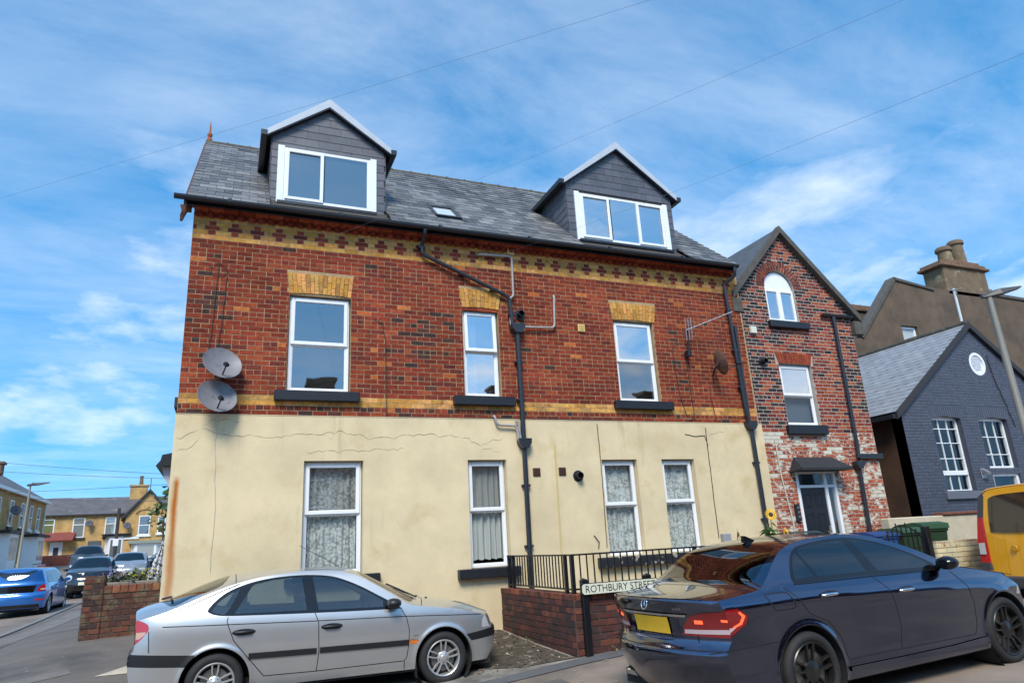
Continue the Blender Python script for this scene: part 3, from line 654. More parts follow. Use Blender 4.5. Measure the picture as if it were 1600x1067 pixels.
# roof window
rw = MB(); px,py = 4.40,.66; pz = EZ+(py-EY)*slope
def rp(a,b,n): v = Vector((px,py,pz))+Vector((a,0,0))+up_s*b+roof_n*n; return v
for a0,a1,b0,b1 in ((-.27,.27,-.40,-.33),(-.27,.27,.33,.40),(-.27,-.21,-.33,.33),(.21,.27,-.33,.33)): rw.prism([(a0,b0),(a1,b0),(a1,b1),(a0,b1)],.0,.085,lambda a,b,d:rp(a,b,d))
rwo = rw.build('roof_window', mat('grey_roof_window',(.045,.045,.05),.45), roof)
g = MB(); g.add([rp(-.21,-.33,.06),rp(.21,-.33,.06),rp(.21,.33,.06),rp(-.21,.33,.06)],[(0,1,2,3)]); g.build('pane', dark_pane, rwo)
g = MB(); g.add([rp(-.215,-.335,.045),rp(.215,-.335,.045),rp(.215,.335,.045),rp(-.215,.335,.045)],[(0,1,2,3)]); g.build('pane_backing', mat('sky_white_sheet',(.75,.75,.73),.9), rwo)  # added white sheet: its colour stands in for bright sky in the glass
for a,y,w,h in ((1.02,1.25,.34,.12),(3.3,1.2,.2,.14),(5.9,1.05,.5,.06),(6.78,1.42,.3,.12)):
    m2 = MB(); c = Vector((a,y,EZ+(y-EY)*slope))
    m2.add([c+Vector((-w/2,0,0))+roof_n*.03,c+Vector((w/2,0,0))+roof_n*.03-up_s*h*.3,c+Vector((w/2,0,0))+roof_n*.035+up_s*h,c+Vector((-w/2,0,0))+roof_n*.03+up_s*h*.3],[(0,1,2,3)])
    m2.build('flashing', lead_m, roof)
# ---------------------------------------------------------------- dormers
dslate = mat('dormer_slate', attr=True, rough=.5, var=.18, vscale=8, bump=.3, bscale=70)
DS = [(.085,.088,.105),(.10,.102,.12),(.075,.078,.092),(.092,.093,.108)]
white_b = mat('white_fascia', (.46,.49,.53), .35, var=.06, vscale=5, streak=True)
def dormer(a,b,zr,ax,wins,label):
    zf = EZ+(.30-EY)*slope-.12; ze = 8.80; yf = .30; yb_e = EY+(ze-EZ)/slope; yb_r = EY+(zr-EZ)/slope
    mb = MB(); mb.add([(a,yf,zf-.2),(b,yf,zf-.2),(b,yf,ze),(ax,yf,zr),(a,yf,ze)],[(0,1,2,3,4)])
    mb.add([(a,yf,zf-.2),(a,yf,ze),(a,yb_e,ze)],[(0,1,2)]); mb.add([(b,yf,zf-.2),(b,yb_e,ze),(b,yf,ze)],[(0,1,2)])
    d = mb.build('dormer', under, house); d['label'] = label
    wx0,wx1,wz0,wz1 = wins[0]; rows = int((zr-zf)/.158)+1; bl = []
    for r in range(rows):                                    # hung slates of the face
        z0 = zf-.02+r*.158; zm = z0+.079; hw = 1.0 if z0+.05 <= ze else max(0,(zr-zm)/(zr-ze))
        xl = ax-(ax-a)*hw; xr = ax+(b-ax)*hw; x = a-(.2 if r%2 else 0)
        while x < xr:
            s,e = max(x,xl),min(x+.4,xr); x += .4; iv = [(s,e)]
            if wz0-.05 < zm < wz1+.0: iv = [(p,q) for p,q in ((s,min(e,wx0-.1)),(max(s,wx1+.1),e)) if q>p]
            for p,q in iv:
                if q-p > .03: bl.append((Vector(((p+q)/2,yf-.006,zm+.02)),Vector((q-p-.005,0,0)),Vector((0,-.010,0)),Vector((0,.02,.2)),jitter(random.choice(DS),.12,.02)))
    for s_,X in ((-1,a),(1,b)):                              # and of the cheeks
        r = 0
        while zf+r*.158 < ze:
            zm = zf+(r+.5)*.158; y1 = EY+(zm-EZ)/slope+.05; y = yf-(.2 if r%2 else 0); r += 1
            while y < y1:
                p,q = max(y,yf),min(y+.4,y1); y += .4
                if q-p > .04: bl.append((Vector((X+s_*.006,(p+q)/2,zm+.02)),Vector((0,q-p-.005,0)),Vector((s_*.010,0,0)),Vector((-s_*.02,0,.2)),jitter(random.choice(DS),.12,.02)))
    lay(d, bl, dslate, 'slate', 'slate_hanging')
    ov = .10; th = .06                                       # pitched roof with white fascia boards
    for s_,X in ((-1,a),(1,b)):
        m2 = MB(); ex = X+s_*.10; tn = (zr-ze)/abs(X-ax); ez = ze-.10*tn
        v = [(ax,yf-ov,zr+.09),(ex,yf-ov,ez+.09),(ex,yb_e,ez+.09),(ax,yb_r+.1,zr+.09),(ax,yf-ov,zr+.03),(ex,yf-ov,ez+.03),(ex,yb_e,ez+.03),(ax,yb_r+.1,zr+.03)]
        m2.add(v,[(0,1,2,3),(7,6,5,4),(1,5,6,2)]); m2.build('dormer_roof', pipe_m, d)
        m2 = MB(); w = .135
        q = [(ax,zr+.10),(ex,ez+.10),(ex,ez+.10-w*.85),(ax,zr+.10-w*1.25)]
        m2.prism(q, yf-ov-.03, yf-ov, lambda p,z,dd:(p,dd,z)); m2.build('bargeboard', white_b, d)
        m2 = MB(); q = [(ax,zr+.10-w*1.25),(ex,ez+.10-w*.85),(ex-s_*.0,ez+.10-w*.85-.022),(ax,zr+.10-w*1.25-.03)]
        m2.prism(q, yf-ov-.02, yf-.002, lambda p,z,dd:(p,dd,z)); m2.build('soffit_board', black_paint, d)
        m2 = MB(); gx0 = ex+s_*.045
        m2.prism([(-.05,-.045),(.05,-.045),(.055,.05),(-.055,.05)], yf-ov-.04, yb_e-.05, lambda p,z,dd:(gx0+p,dd,ez+.02+z)); m2.build('dormer_gutter', pipe_m, d)
    x0,x1,z0,z1 = wins[0]
    for ta,tb in ((x0-.115,x0),(x1,x1+.115)): m2 = MB(); m2.cbox((ta,yf-.05,z0-.04),(tb,yf+.03,z1+.03),.006); m2.build('window_trim', upvc, d)
    m2 = MB(); frame_bars(m2,x0,x1,z0,z1,.06,yf-.04,yf+.03); fo = m2.build('window_frame', upvc, d)
    for (p,q,kind,pmat) in wins[1]:
        if kind == 'open':
            m2 = MB(); frame_bars(m2,p,q,z0+.03,z1-.03,.062,yf-.065,yf-.035); m2.build('sash', upvc, d); i = .06
        else:
            m2 = MB(); m2.cbox((q-.02,yf-.038,z0+.06),(q+.02,yf+.02,z1-.06),.005); m2.build('mullion', upvc, d); i = .02
        g = MB(); g.add([(p+i,yf-.03,z0+i+.03),(q-i,yf-.03,z0+i+.03),(q-i,yf-.03,z1-i-.03),(p+i,yf-.03,z1-i-.03)],[(0,1,2,3)]); g.build('pane', pmat, d)
    m2 = MB(); m2.add([(x0,yf+.2,z0),(x1,yf+.2,z0),(x1,yf+.2,z1),(x0,yf+.2,z1)],[(0,1,2,3)]); m2.build('pane_backing', mat('cloud_tone_sheet',(.55,.60,.60),.9), d)  # sheet behind the panes, its colour lightened in place of reflected cloud
    m2 = MB(); m2.box((x0-.1,yf-.14,z0-.10),(x1+.1,yf-.01,z0-.045)); m2.build('apron', black_paint, d)
    return d
dormer(*DORM[0],[(1.36,2.88,7.50,8.56),[(1.38,2.04,'open',pane_m),(2.04,2.86,'fixed',pane_m)]],'left dormer with a two-light white window')
dormer(*DORM[1],[(7.27,9.36,7.52,8.58),[(7.29,7.98,'open',pane_bright),(8.0,8.68,'fixed',pane_bright),(8.66,9.34,'open',pane_bright)]],'right dormer with a three-light white window')
# ---------------------------------------------------------------- pipes, vents and cables on the wall
def pipe(parent, pts, r, m, name='downpipe', clips=()):
    o = tubeobj(name, bent(pts,.07), r, m, parent, 12)
    for (x,z) in clips:
        mb = MB(); mb.cbox((x-r*1.7,-.10,z-.02),(x+r*1.7,-.004,z+.02),.004); mb.build('pipe_clip', m, o)
    return o
def hopper(parent, x, z, y=-.075, w=.12, h=.17):
    mb = MB(); mb.prism([(x-w,z+h/2),(x+w,z+h/2),(x+w*.95,z),(x+w*.45,z-h/2),(x-w*.45,z-h/2),(x-w*.95,z)], y-.085, y+.07, lambda a,b,d:(a,d,b)); mb.build('hopper', pipe_m, parent)
p = pipe(house,[(3.75,-.315,7.0),(3.75,-.30,6.93),(3.75,-.075,6.80),(3.75,-.075,6.62),(5.33,-.075,5.97),(5.40,-.075,5.9),(5.44,-.075,5.40)],.036,pipe_m,clips=[(3.75,6.75),(4.5,6.31),(5.1,6.06),(5.43,5.6)])
p = pipe(house,[(5.52,-.08,5.30),(5.525,-.08,3.2),(5.50,-.095,.3)],.044,pipe_m,clips=[(5.525,4.7),(5.525,4.0),(5.52,2.5),(5.51,1.5)])
hopper(p,5.525,5.33,w=.13); hopper(p,5.525,3.22,w=.12)
waste = [[(4.84,.0,6.745),(4.84,-.06,6.745),(5.50,-.06,6.775),(5.49,-.06,5.97),(5.42,-.06,5.93),(5.41,-.06,5.40)],[(6.34,.0,6.06),(6.34,-.055,6.06),(6.30,-.055,5.41),(5.62,-.055,5.38)],[(4.99,0,3.70),(4.99,-.09,3.70),(5.03,-.09,3.54),(5.40,-.09,3.53),(5.42,-.09,3.27)],[(5.38,-.085,3.60),(5.44,-.085,3.60),(5.46,-.085,3.3)]]
for w in waste: pipe(house,w,.022,grey_pipe,'waste_pipe')
p = pipe(house,[(10.60,-.315,7.0),(10.60,-.31,6.90),(10.61,-.28,6.82),(10.46,-.08,6.68),(10.46,-.08,6.6),(10.53,-.08,3.95),(10.57,-.08,3.7)],.036,pipe_m,clips=[(10.5,6.1),(10.51,5.2),(10.52,4.4)])
p = pipe(house,[(10.585,-.1,3.62),(10.60,-.10,.5)],.044,pipe_m,clips=[(10.6,2.85),(10.6,1.75)]); hopper(p,10.585,3.60,-.09)
pipe(house,[(10.60,-.06,5.75),(10.60,-.06,3.75)],.032,pipe_m,'soil_pipe')
yel = mat('yellow_grille', (.68,.50,.17), .6); brn = mat('brown_grille', (.075,.026,.018), .6)
for x,z,m,s,ya in ((5.505,6.90,yel,.07,-.001),(6.90,5.46,yel,.075,-.001),(5.75,2.73,brn,.07,-.031),(6.25,2.735,brn,.07,-.031)):
    mb = MB(); mb.cbox((x-s,ya-.02,z-s),(x+s,ya,z+s),.005); v = mb.build('vent_grille', m, house); mb = MB()
    for k in range(6): zz = z-s*.7+k*s*1.4/5; mb.box((x-s*.75,ya-.026,zz-.004),(x+s*.75,ya-.0202,zz+.004))
    mb.build('louvre', m, v)
for x,z,ya in ((5.62,5.63,0),(6.56,2.65,-.03)):
    mb = MB(); mb.lathe([(.10,0),(.10,.012),(.062,.015),(.062,.11),(.055,.11),(.05,.02),(0,.02)],(x,ya-.001,z),(0,-1,0),20); mb.build('flue_terminal', black_paint, house, smooth=True, auto=40)
cab = mat('dark_cable', (.03,.025,.025), .7); pale = mat('pale_cable', (.55,.52,.44), .6)
def wob(pts, a=.006, k=8):
    o = []
    for p,q in zip(pts,pts[1:]): o += [tuple(p[i]+(q[i]-p[i])*j/k+(random.uniform(-a,a) if 0<j and i!=1 else 0) for i in range(3)) for j in range(k)]
    return o+[pts[-1]]
def cable(pts, r=.006, m=None, a=.006): return tubeobj('cable', wob(pts,a), r, m or cab, house, 5)
cable([(.42,-.01,6.1),(.40,-.012,5.2),(.36,-.012,4.55)]); cable([(.56,-.012,6.0),(.53,-.012,5.2),(.48,-.012,4.5)]); cable([(.30,-.01,6.02),(.42,-.012,6.12),(.56,-.012,6.0),(.50,-.012,5.9),(.36,-.012,5.88),(.30,-.01,6.02)],.005)
cable([(0.0,-.02,3.675),(1.5,-.02,3.64),(4.0,-.02,3.66),(5.5,-.02,3.68),(7.5,-.02,3.67),(9.0,-.02,3.66),(9.3,-.02,3.75)],.009); cable([(3.1,-.012,4.95),(3.12,-.012,4.2),(3.12,-.014,3.62)]); cable([(2.9,-.012,5.35),(3.05,-.012,5.28),(3.1,-.012,4.95)])
cable([(.56,-.04,3.72),(.55,-.04,3.1),(.60,-.04,2.4),(.60,-.04,1.4)],.0035,pale,.012); cable([(7.04,-.036,3.6),(7.05,-.036,2.6),(7.02,-.036,1.4)],.007); cable([(9.49,-.036,3.55),(9.47,-.036,2.5),(9.46,-.036,1.45)],.008); cable([(8.98,-.036,3.42),(9.2,-.036,3.38),(9.45,-.036,3.40),(9.49,-.036,3.2)],.007)
cable([(9.25,-.012,5.1),(9.27,-.012,4.2),(9.29,-.012,3.75)]); cable([(9.0,-.012,5.3),(8.95,-.012,5.1),(9.0,-.012,4.2),(9.1,-.012,3.8)]); cable([(9.78,-.012,4.5),(9.75,-.012,4.2),(9.8,-.012,3.72)])
cable([(6.78,-.04,1.62),(6.86,-.06,1.5),(6.84,-.05,1.4)],.008)
tubeobj('gas_pipe', [(6.13,-.045,3.22),(6.125,-.045,2.4),(6.11,-.045,.6)], .011, mat('yellow_pipe',(.55,.47,.2),.6), house)
mb = MB(); mb.cbox((9.50,-.13,1.33),(9.68,-.03,1.52),.01); mb.build('meter_box', mat('grey_box',(.28,.29,.32),.5), house)
# dishes and aerial: things of their own
dish_m = mat('dish_grey', (.19,.185,.20), .5, var=.12, vscale=10, dirt=((.11,.105,.1),.58,.72,9))
def dish(name, c, nrm, r, m, label, arm_end, group=None):
    n = Vector(nrm).normalized(); o = root('satellite_dish', Vector((c[0],0,c[2]-.1)), label, 'satellite dish', group); C_ = Vector(c)
    mb = MB(); mb.lathe([(0,-.075),(r*.35,-.066),(r*.7,-.037),(r*.95,-.003),(r,.006),(r*1.015,.002),(r*.95,-.012),(r*.7,-.046),(r*.3,-.076),(0,-.084)],C_,n,36); mb.build('reflector', m, o, smooth=True, auto=60)
    e = C_+n*arm_end[0]+Vector((arm_end[1],0,arm_end[2])); lo = C_-n*.03+Vector((0,0,-r*.8))
    tubeobj('feed_arm', [lo,e], .012, black_paint, o, 8); mb = MB(); d = (C_-e).normalized(); mb.lathe([(0,-.05),(.03,-.05),(.034,.02),(.038,.06),(0,.065)],e,d,12); mb.build('receiver', black_paint, o, smooth=True, auto=40)
    tubeobj('wall_bracket', bent([C_-n*.08,C_-n*.14+Vector((0,0,-.08)),Vector((c[0]+.02,-.01,c[2]-.2))],.05), .018, black_paint, o, 8); return o
dish('d', (.58,-.24,4.40), (.30,-.86,.42), .285, dish_m, 'grey satellite dish, upper of the two at the left corner', (.27,-.02,-.20))
dish('d', (.54,-.24,3.89), (.30,-.86,.42), .285, dish_m, 'grey satellite dish, lower of the two at the left corner', (.27,-.02,-.20))
dish('d', (9.86,-.33,4.84), (.93,-.25,.26), .26, mat('rusty_dish',(.13,.075,.05),.8,var=.4,vscale=12,dirt=((.26,.10,.04),.5,.66,9)), 'rusty brown satellite dish beside the right downpipe', (.36,.03,-.12))
ae = root('television_aerial', (9.28,0,5.0), 'silver television aerial on the wall beside the right window', 'aerial'); alu = mat('aluminium', (.46,.45,.44), .4, .8, var=.1)
tubeobj('mast', [(9.27,-.10,5.0),(9.27,-.16,5.55)], .018, black_paint, ae); e0,e1 = Vector((9.22,-.20,5.52)),Vector((10.26,-.42,5.92)); tubeobj('boom', [e0,e1], .012, alu, ae)
for k in range(9):
    c = e0+(e1-e0)*(.12+.86*k/8); w = .17-.012*k; tubeobj('element', [c+Vector((-.1,-.9,.12)).normalized()*w*.55+Vector((0,0,w*.45)), c-Vector((-.1,-.9,.12)).normalized()*w*.55-Vector((0,0,w*.45))], .005, alu, ae, 6)
for dx_ in (0,.07,.14): tubeobj('reflector_rod', [(9.2+dx_,-.2,5.30+dx_*.3),(9.18+dx_,-.24,5.74+dx_*.3)], .010, alu, ae, 6)
mb = MB(); mb.cbox((9.23,-.16,4.98),(9.31,-.01,5.12),.01); mb.build('clamp', black_paint, ae)
# bay window on the street front, seen edge-on past the corner
bay = MB(); bay.box((-.07,1.3,.45),(0,3.9,2.85)); bo = bay.build('bay_window', white_b, house)
m2 = MB(); m2.prism([(-.30,3.02),(-.27,3.06),(-.24,3.10),(-.22,3.19),(.0,3.24),(.0,3.02)],1.0,4.2,lambda a,b,d:(a,d,b)); m2.build('bay_roof', black_paint, bo)
m2 = MB(); m2.prism([(-.22,3.02),(.0,3.02),(.0,2.70),(-.08,2.66),(-.18,2.86)],1.15,4.05,lambda a,b,d:(a,d,b)); m2.build('bay_cornice', white_b, bo)
for y0 in (1.55,2.4,3.2):
    g = MB(); g.add([(-.08,y0,1.0),(-.08,y0+.6,1.0),(-.08,y0+.6,2.6),(-.08,y0,2.6)],[(0,3,2,1)]); g.build('pane', dark_pane, bo)
# ---------------------------------------------------------------- gabled brick house next door
gh = root('gable_house', (12.5,.1,.4), 'narrow gabled house of sooty brick with flaking white paint round its door', 'house')
GX0,GX1,GA,GZ = 10.93,14.24,12.38,8.22
def gz(x): return GZ-(GA-x)*1.06 if x < GA else GZ-(x-GA)*.99
AW = (11.77,12.63,6.01,6.83); aw_c = (12.20,6.83); aw_r = .43
awp = [(AW[0],AW[2]),(AW[1],AW[2]),(AW[1],AW[3])]+[(aw_c[0]+aw_r*math.cos(math.pi*i/16),aw_c[1]+aw_r*math.sin(math.pi*i/16)) for i in range(1,16)]+[(AW[0],AW[3])]
W2 = (11.80,12.73,3.66,5.03); DR = (11.74,12.84,.38,2.70)
fg = lambda u,z,d: (u,.112+d,z)
mb = MB(); wall_panel(mb,[(GX0,.1),(GX1,.1),(GX1,gz(GX1)),(GA,GZ),(GX0,gz(GX0))],[awp]+[[(a,c),(b,c),(b,d),(a,d)] for a,b,c,d in (W2,DR)],fg,.3)
gw = mb.build('wall', mortar_w, gh)
def gblk(z):
    o = [(-99,GX0 if z<gz(GX0) else GA-(GZ-z)/1.06+.02),(GX1 if z<gz(GX1) else GA+(GZ-z)/.99-.02,99)]
    if AW[2]-.01 < z < AW[3]: o.append((AW[0],AW[1]))
    if z >= AW[3] and z < AW[3]+aw_r+.24: h = math.sqrt(max(0,(aw_r+.235)**2-(z-AW[3])**2)); o.append((aw_c[0]-h,aw_c[0]+h))
    for a,b,c,d in (W2,DR):
        if c-.01 < z < d: o.append((a,b))
    if 5.03 <= z < 5.27: o.append((W2[0]-.07,W2[1]+.07))
    if 5.84 < z < 6.01: o.append((11.69,12.83))
    if 3.45 < z < 3.66: o.append((11.70,12.80))
    return o
DK = [(.045,.032,.032),(.06,.038,.035),(.035,.028,.03)]; GR = [(.27,.055,.03),(.20,.045,.03),(.32,.075,.035),(.15,.04,.032),(.36,.10,.045)]
flake = mat('flaking_painted_brick', attr=True, spec=.2, rough=.85, var=.25, vscale=14, bump=.7, bscale=60, dirt=[((.60,.56,.46),.545,.575,4.2,(1,1,2.2)),((.58,.54,.44),.575,.61,13,(1,1,1.6))])
def gcol(r,k,hd,u,z):
    s = max(0,1-(u-GX0)/1.1)*(1 if 3.7<z<7 else .3)+max(0,(u-13.7)/.5)*.8*(z>4)+ (.5 if z>6.3 else .12)
    return jitter(random.choice(DK) if random.random() < min(.85,s*.74) else random.choice(GR),.15)
gm_ = lambda u,z: Vector((u,.112,z))
Bq = courses(GX0,GX1,.2,104,.0788,lambda r:'H' if r%6==3 else 'S',gcol,gblk,gm_,Vector((0,-1,0)),Vector((1,0,0)),joint=.015)
up_ = [b for b in Bq if b[0].z > 3.50]; lo_ = [(c,u,n,w,jitter(random.choice([(.34,.075,.035),(.28,.06,.03),(.40,.10,.045)]),.12)) for c,u,n,w,_ in Bq if c.z <= 3.50]
lo_ = [(c,u,n,w,(.60,.56,.45) if (random.random()<.09 or (c.z>3.3 and c.x<11.6)) else k) for c,u,n,w,k in lo_]
lay(gw, up_, brick_m, nmax=200); lay(gw, lo_, flake, rest='painted_brickwork', nmax=100)
for ring in (0,1):                                          # brick arch, two rings of headers
    r0 = aw_r+.005+ring*.118; n = 20+ring*5
    for i in range(n):
        a0,a1 = math.pi*i/n,math.pi*(i+1)/n; e = .010/r0
        q = [(aw_c[0]+rr*math.cos(a),aw_c[1]+rr*math.sin(a)) for rr,a in ((r0,a0+e),(r0+.108,a0+e),(r0+.108,a1-e),(r0,a1-e))]
        m2 = MB(); m2.prism(q,.098+random.uniform(-.003,.003),.13,lambda a,b,d:(a,d,b),jitter(random.choice([(.24,.055,.032),(.18,.045,.03),(.13,.04,.032)]),.15)); m2.build('arch_brick', brick_m, gw)
for i in range(14):
    f0,f1 = i/14,(i+1)/14; sp = lambda t,f: (W2[0]+.0+(W2[1]-W2[0])*f)+(f-.5)*.13*t
    q = [(sp(0,f0)+.006,5.035),(sp(0,f1)-.006,5.035),(sp(1,f1)-.006,5.265),(sp(1,f0)+.006,5.265)]
    m2 = MB(); m2.prism(q,.098,.13,lambda a,b,d:(a,d,b),jitter(random.choice([(.28,.06,.03),(.22,.05,.03)]),.15)); m2.build('arch_brick', brick_m, gw)
# arched window
ay = .19; mb = MB(); mb.prism([(aw_c[0]+(aw_r-.01)*math.cos(math.pi*i/18),aw_c[1]-.08+(aw_r-.01)*math.sin(math.pi*i/18)*1.15) for i in range(19)],ay-.02,ay+.03,lambda a,b,d:(a,d,b))
aw = mb.build('arched_window', upvc, gh); aw['label'] = 'arched white window in the gable'
for p0,p1 in ((AW[0]+.01,12.19),(12.19,AW[1]-.01)):
    m2 = MB(); frame_bars(m2,p0,p1,AW[2]+.02,6.79,.058,ay-.05,ay+.02); m2.build('sash', upvc, aw)
    g = MB(); g.add([(p0+.05,ay-.02,AW[2]+.07),(p1-.05,ay-.02,AW[2]+.07),(p1-.05,ay-.02,6.74),(p0+.05,ay-.02,6.74)],[(0,1,2,3)]); g.build('pane', pane_bright, aw)
sill(aw,11.69,12.83,5.845,6.005,.0,.2)
w = hung_window(gh,W2[0]+.01,W2[1]-.01,W2[2]+.005,W2[3]-.01,.19,.5,'first floor window above the black door',pm=(pane_bright,dark_pane)); sill(w,11.70,12.80,3.455,3.655,.0,.19)
m2 = MB(); m2.add([(W2[0],.32,W2[2]),(W2[1],.32,W2[2]),(W2[1],.32,4.3),(W2[0],.32,4.3)],[(0,1,2,3)]); m2.build('pane_backing', mat('grey_blind',(.10,.10,.105),.9), w)
m2 = MB(); m2.box((GX0+.3,.6,.4),(GX1-.3,6,6.2)); m2.build('room_lining', room_m, gh)
# door with fanlight, side light and hood
m2 = MB(); frame_bars(m2,DR[0],DR[1],DR[2],DR[3],.07,.10,.2); m2.cbox((DR[0]+.07,.102,2.34),(DR[1]-.07,.198,2.40),.006); m2.cbox((12.50,.101,DR[2]),(12.58,.199,2.63),.006); df = m2.build('door_frame', upvc, gh)
dm = mat('black_door', (.012,.014,.02), .42, var=.1, vscale=5)
m2 = MB(); m2.cbox((11.815,.13,.45),(12.495,.18,2.335),.004); dr = m2.build('door', dm, gh)
for (a,b,c,d) in ((11.90,12.10,1.95,2.22),(12.20,12.40,1.95,2.22),(11.90,12.10,1.2,1.82),(12.20,12.40,1.2,1.82),(11.90,12.10,.6,1.05),(12.20,12.40,.6,1.05)):
    m2 = MB(); frame_bars(m2,a,b,c,d,.022,.119,.132,.006); m2.cbox((a+.045,.122,c+.045),(b-.045,.132,d-.045),.012); m2.build('panel', dm, dr)
m2 = MB(); m2.cbox((12.42,.105,1.33),(12.47,.13,1.55),.006); m2.cbox((12.33,.075,1.43),(12.46,.10,1.455),.006); m2.box((12.44,.09,1.432),(12.46,.13,1.452)); m2.build('handle', mat('chrome',(.75,.75,.76),.12,1.), dr)
for a,b,c,d in ((11.82,12.49,2.41,2.62),(12.59,12.76,2.41,2.62),(12.59,12.76,.46,2.33)):
    g = MB(); g.add([(a,.15,c),(b,.15,c),(b,.15,d),(a,.15,d)],[(0,1,2,3)]); g.build('pane', dark_pane, df)
m2 = MB(); m2.add([(11.58,-.28,2.72),(12.98,-.28,2.72),(12.83,.10,2.98),(11.76,.10,2.98),(11.58,-.28,2.67),(12.98,-.28,2.67),(12.98,.10,2.67),(11.58,.10,2.67)],[(0,1,2,3),(4,5,1,0),(5,6,2,1),(7,4,0,3),(4,7,6,5)]); m2.build('door_hood', mat('hood_felt',(.02,.02,.024),.8,var=.3,vscale=9,bump=.4), gh)
m2 = MB(); m2.cbox((11.55,.04,1.68),(11.66,.10,2.02),.008); kb = m2.build('entry_panel', black_paint, gh)
for k in range(3): m2 = MB(); m2.cbox((11.575,.032,1.74+k*.09),(11.635,.04,1.79+k*.09),.003); m2.build('button', mat('dark_button',(.12,.12,.13),.4), kb)
# roof, verges and kneelers
verge = mat('weathered_verge', (.085,.078,.066), .9, var=.3, vscale=8, bump=.5, bscale=40); m2 = MB()
yb = 7.5; gl_ = 10.72; gr_ = 14.45
for (x0,x1) in ((gl_,GA),(gr_,GA)):
    m2.add([(x0,.0,gz(x0)+.10),(x1,.0,GZ+.10),(x1,yb,GZ+.10),(x0,yb,gz(x0)+.10),(x0,.0,gz(x0)+.0),(x1,.0,GZ+.0),(x1,yb,GZ),(x0,yb,gz(x0))],[(0,1,2,3),(7,6,5,4),(0,4,5,1),(0,3,7,4)])
gro = m2.build('roof', mat('gable_slate',(.09,.09,.095),.5,var=.3,vscale=6,bump=.4,bscale=30), gh)
for x0 in (gl_,gr_):
    m2 = MB(); s_ = 1 if x0 < GA else -1
    m2.prism([(x0,gz(x0)-.05),(GA,GZ-.03),(GA,GZ+.14),(x0,gz(x0)+.12)],-.035,.09,lambda a,b,d:(a,d,b)); m2.build('verge', verge, gro)
    m2 = MB(); m2.cbox((x0-.02*s_,-.02,gz(x0)-.36),(x0+.24*s_,.12,gz(x0)-.02),.02); m2.build('kneeler', verge, gw)
m2 = MB(); m2.add([(GX1,.115,.2),(GX1,yb,.2),(GX1,yb,6.4),(GX1,.115,6.4)],[(0,1,2,3)]); m2.add([(GX0,.2,3.6),(GX0,yb,3.6),(GX0,yb,6.7),(GX0,.2,6.7)],[(0,3,2,1)]); m2.build('side_wall', redtex_y, gh)
gt = gutter(13.28,14.22,.04,6.26,.05,gh); p = pipe(gh,[(13.62,.04,6.22),(13.62,.03,6.0),(13.58,.03,3.2),(13.55,.03,2.95)],.04,grey_pipe if 0 else pipe_m); hopper(p,13.50,2.79,.03,.11,.16)
pipe(gh,[(13.50,.02,2.72),(13.42,.02,.5)],.042,pipe_m); m2 = MB(); m2.cbox((13.6,.02,2.93),(14.3,.09,2.99),.004); m2.cbox((13.6,.02,2.99),(14.3,.06,3.04),.004); m2.build('ledge_pipe', pipe_m, gh)
m2 = MB(); m2.cbox((11.12,.03,5.66),(11.28,.1,5.82),.01); m2.build('alarm_box', mat('cream_box',(.66,.64,.55),.5), gh)
mb = MB(); mb.lathe([(.09,0),(.09,.012),(.055,.015),(.055,.14),(.048,.14),(.045,.02),(0,.02)],(11.33,.099,5.03),(0,-1,0),18); mb.build('flue_terminal', black_paint, gh, smooth=True, auto=40)
tubeobj('conduit', [(11.33,.085,3.35),(11.34,.085,2.6),(11.45,.085,1.75),(11.47,.085,.8)], .014, pale, gh, 8)
# ---------------------------------------------------------------- slate-blue painted house
bh = root('painted_house', (19.7,1,.6), 'slate blue painted brick house with a round gable window', 'house')
BX0,BA,BX1,BE,BZ,BY = 16.42,19.76,23.1,4.32,6.74,1.0
bw1 = (17.48,18.60,2.20,4.2); bw2 = (19.30,20.48,2.78,4.2); bd2 = (19.34,20.44,.6,2.66)
def seg(a,b,c,d,rise=.12): return [(a,c),(b,c),(b,d-rise)]+[(a+(b-a)*(1-i/8),d-rise+rise*math.sin(math.pi*i/8)) for i in range(1,8)]+[(a,d-rise)]
circ = [(19.86+.33*math.cos(2*math.pi*i/28),5.64+.33*math.sin(2*math.pi*i/28)) for i in range(28)]
bluem = mat('blue_painted_brick', attr=True, rough=.55, var=.15, vscale=10, bump=.45, bscale=50, dirt=((.20,.21,.24),.70,.8,9))
bl_c = (.073,.08,.108); fb = lambda u,z,d:(u,BY+.008+d,z)
mb = MB(); wall_panel(mb,[(BX0,.3),(BX1,.3),(BX1,BE),(BA,BZ),(BX0,BE)],[seg(*bw1),seg(*bw2),[(bd2[0],bd2[2]),(bd2[1],bd2[2]),(bd2[1],bd2[3]),(bd2[0],bd2[3])],circ],fb,.3)
bwall = mb.build('wall', mat('blue_paint_joint',(.06,.067,.092),.6), bh)
def bblk(z):
    o = []; 
    if z > BE: f = (z-BE)/(BZ-BE); o += [(-99,BX0+(BA-BX0)*f+.02),(BX1+(BA-BX1)*f-.02,99)]
    for a,b,c,d in (bw1,bw2):
        if c < z < d+.24: o.append((a-(.06 if z>d-.1 else 0),b+(.06 if z>d-.1 else 0)))
    if z < bd2[3]: o.append(bd2[:2])
    if abs(z-5.64) < .56: h = math.sqrt(.56**2-(z-5.64)**2); o.append((19.86-h,19.86+h))
    return o
bb = courses(BX0,BX1,.5,78,.0788,lambda r:'H' if r%5==2 else 'S',lambda *a:jitter(bl_c,.10,.02),bblk,lambda u,z:Vector((u,BY+.008,z)),Vector((0,-1,0)),Vector((1,0,0)),joint=.008,proud=.008)
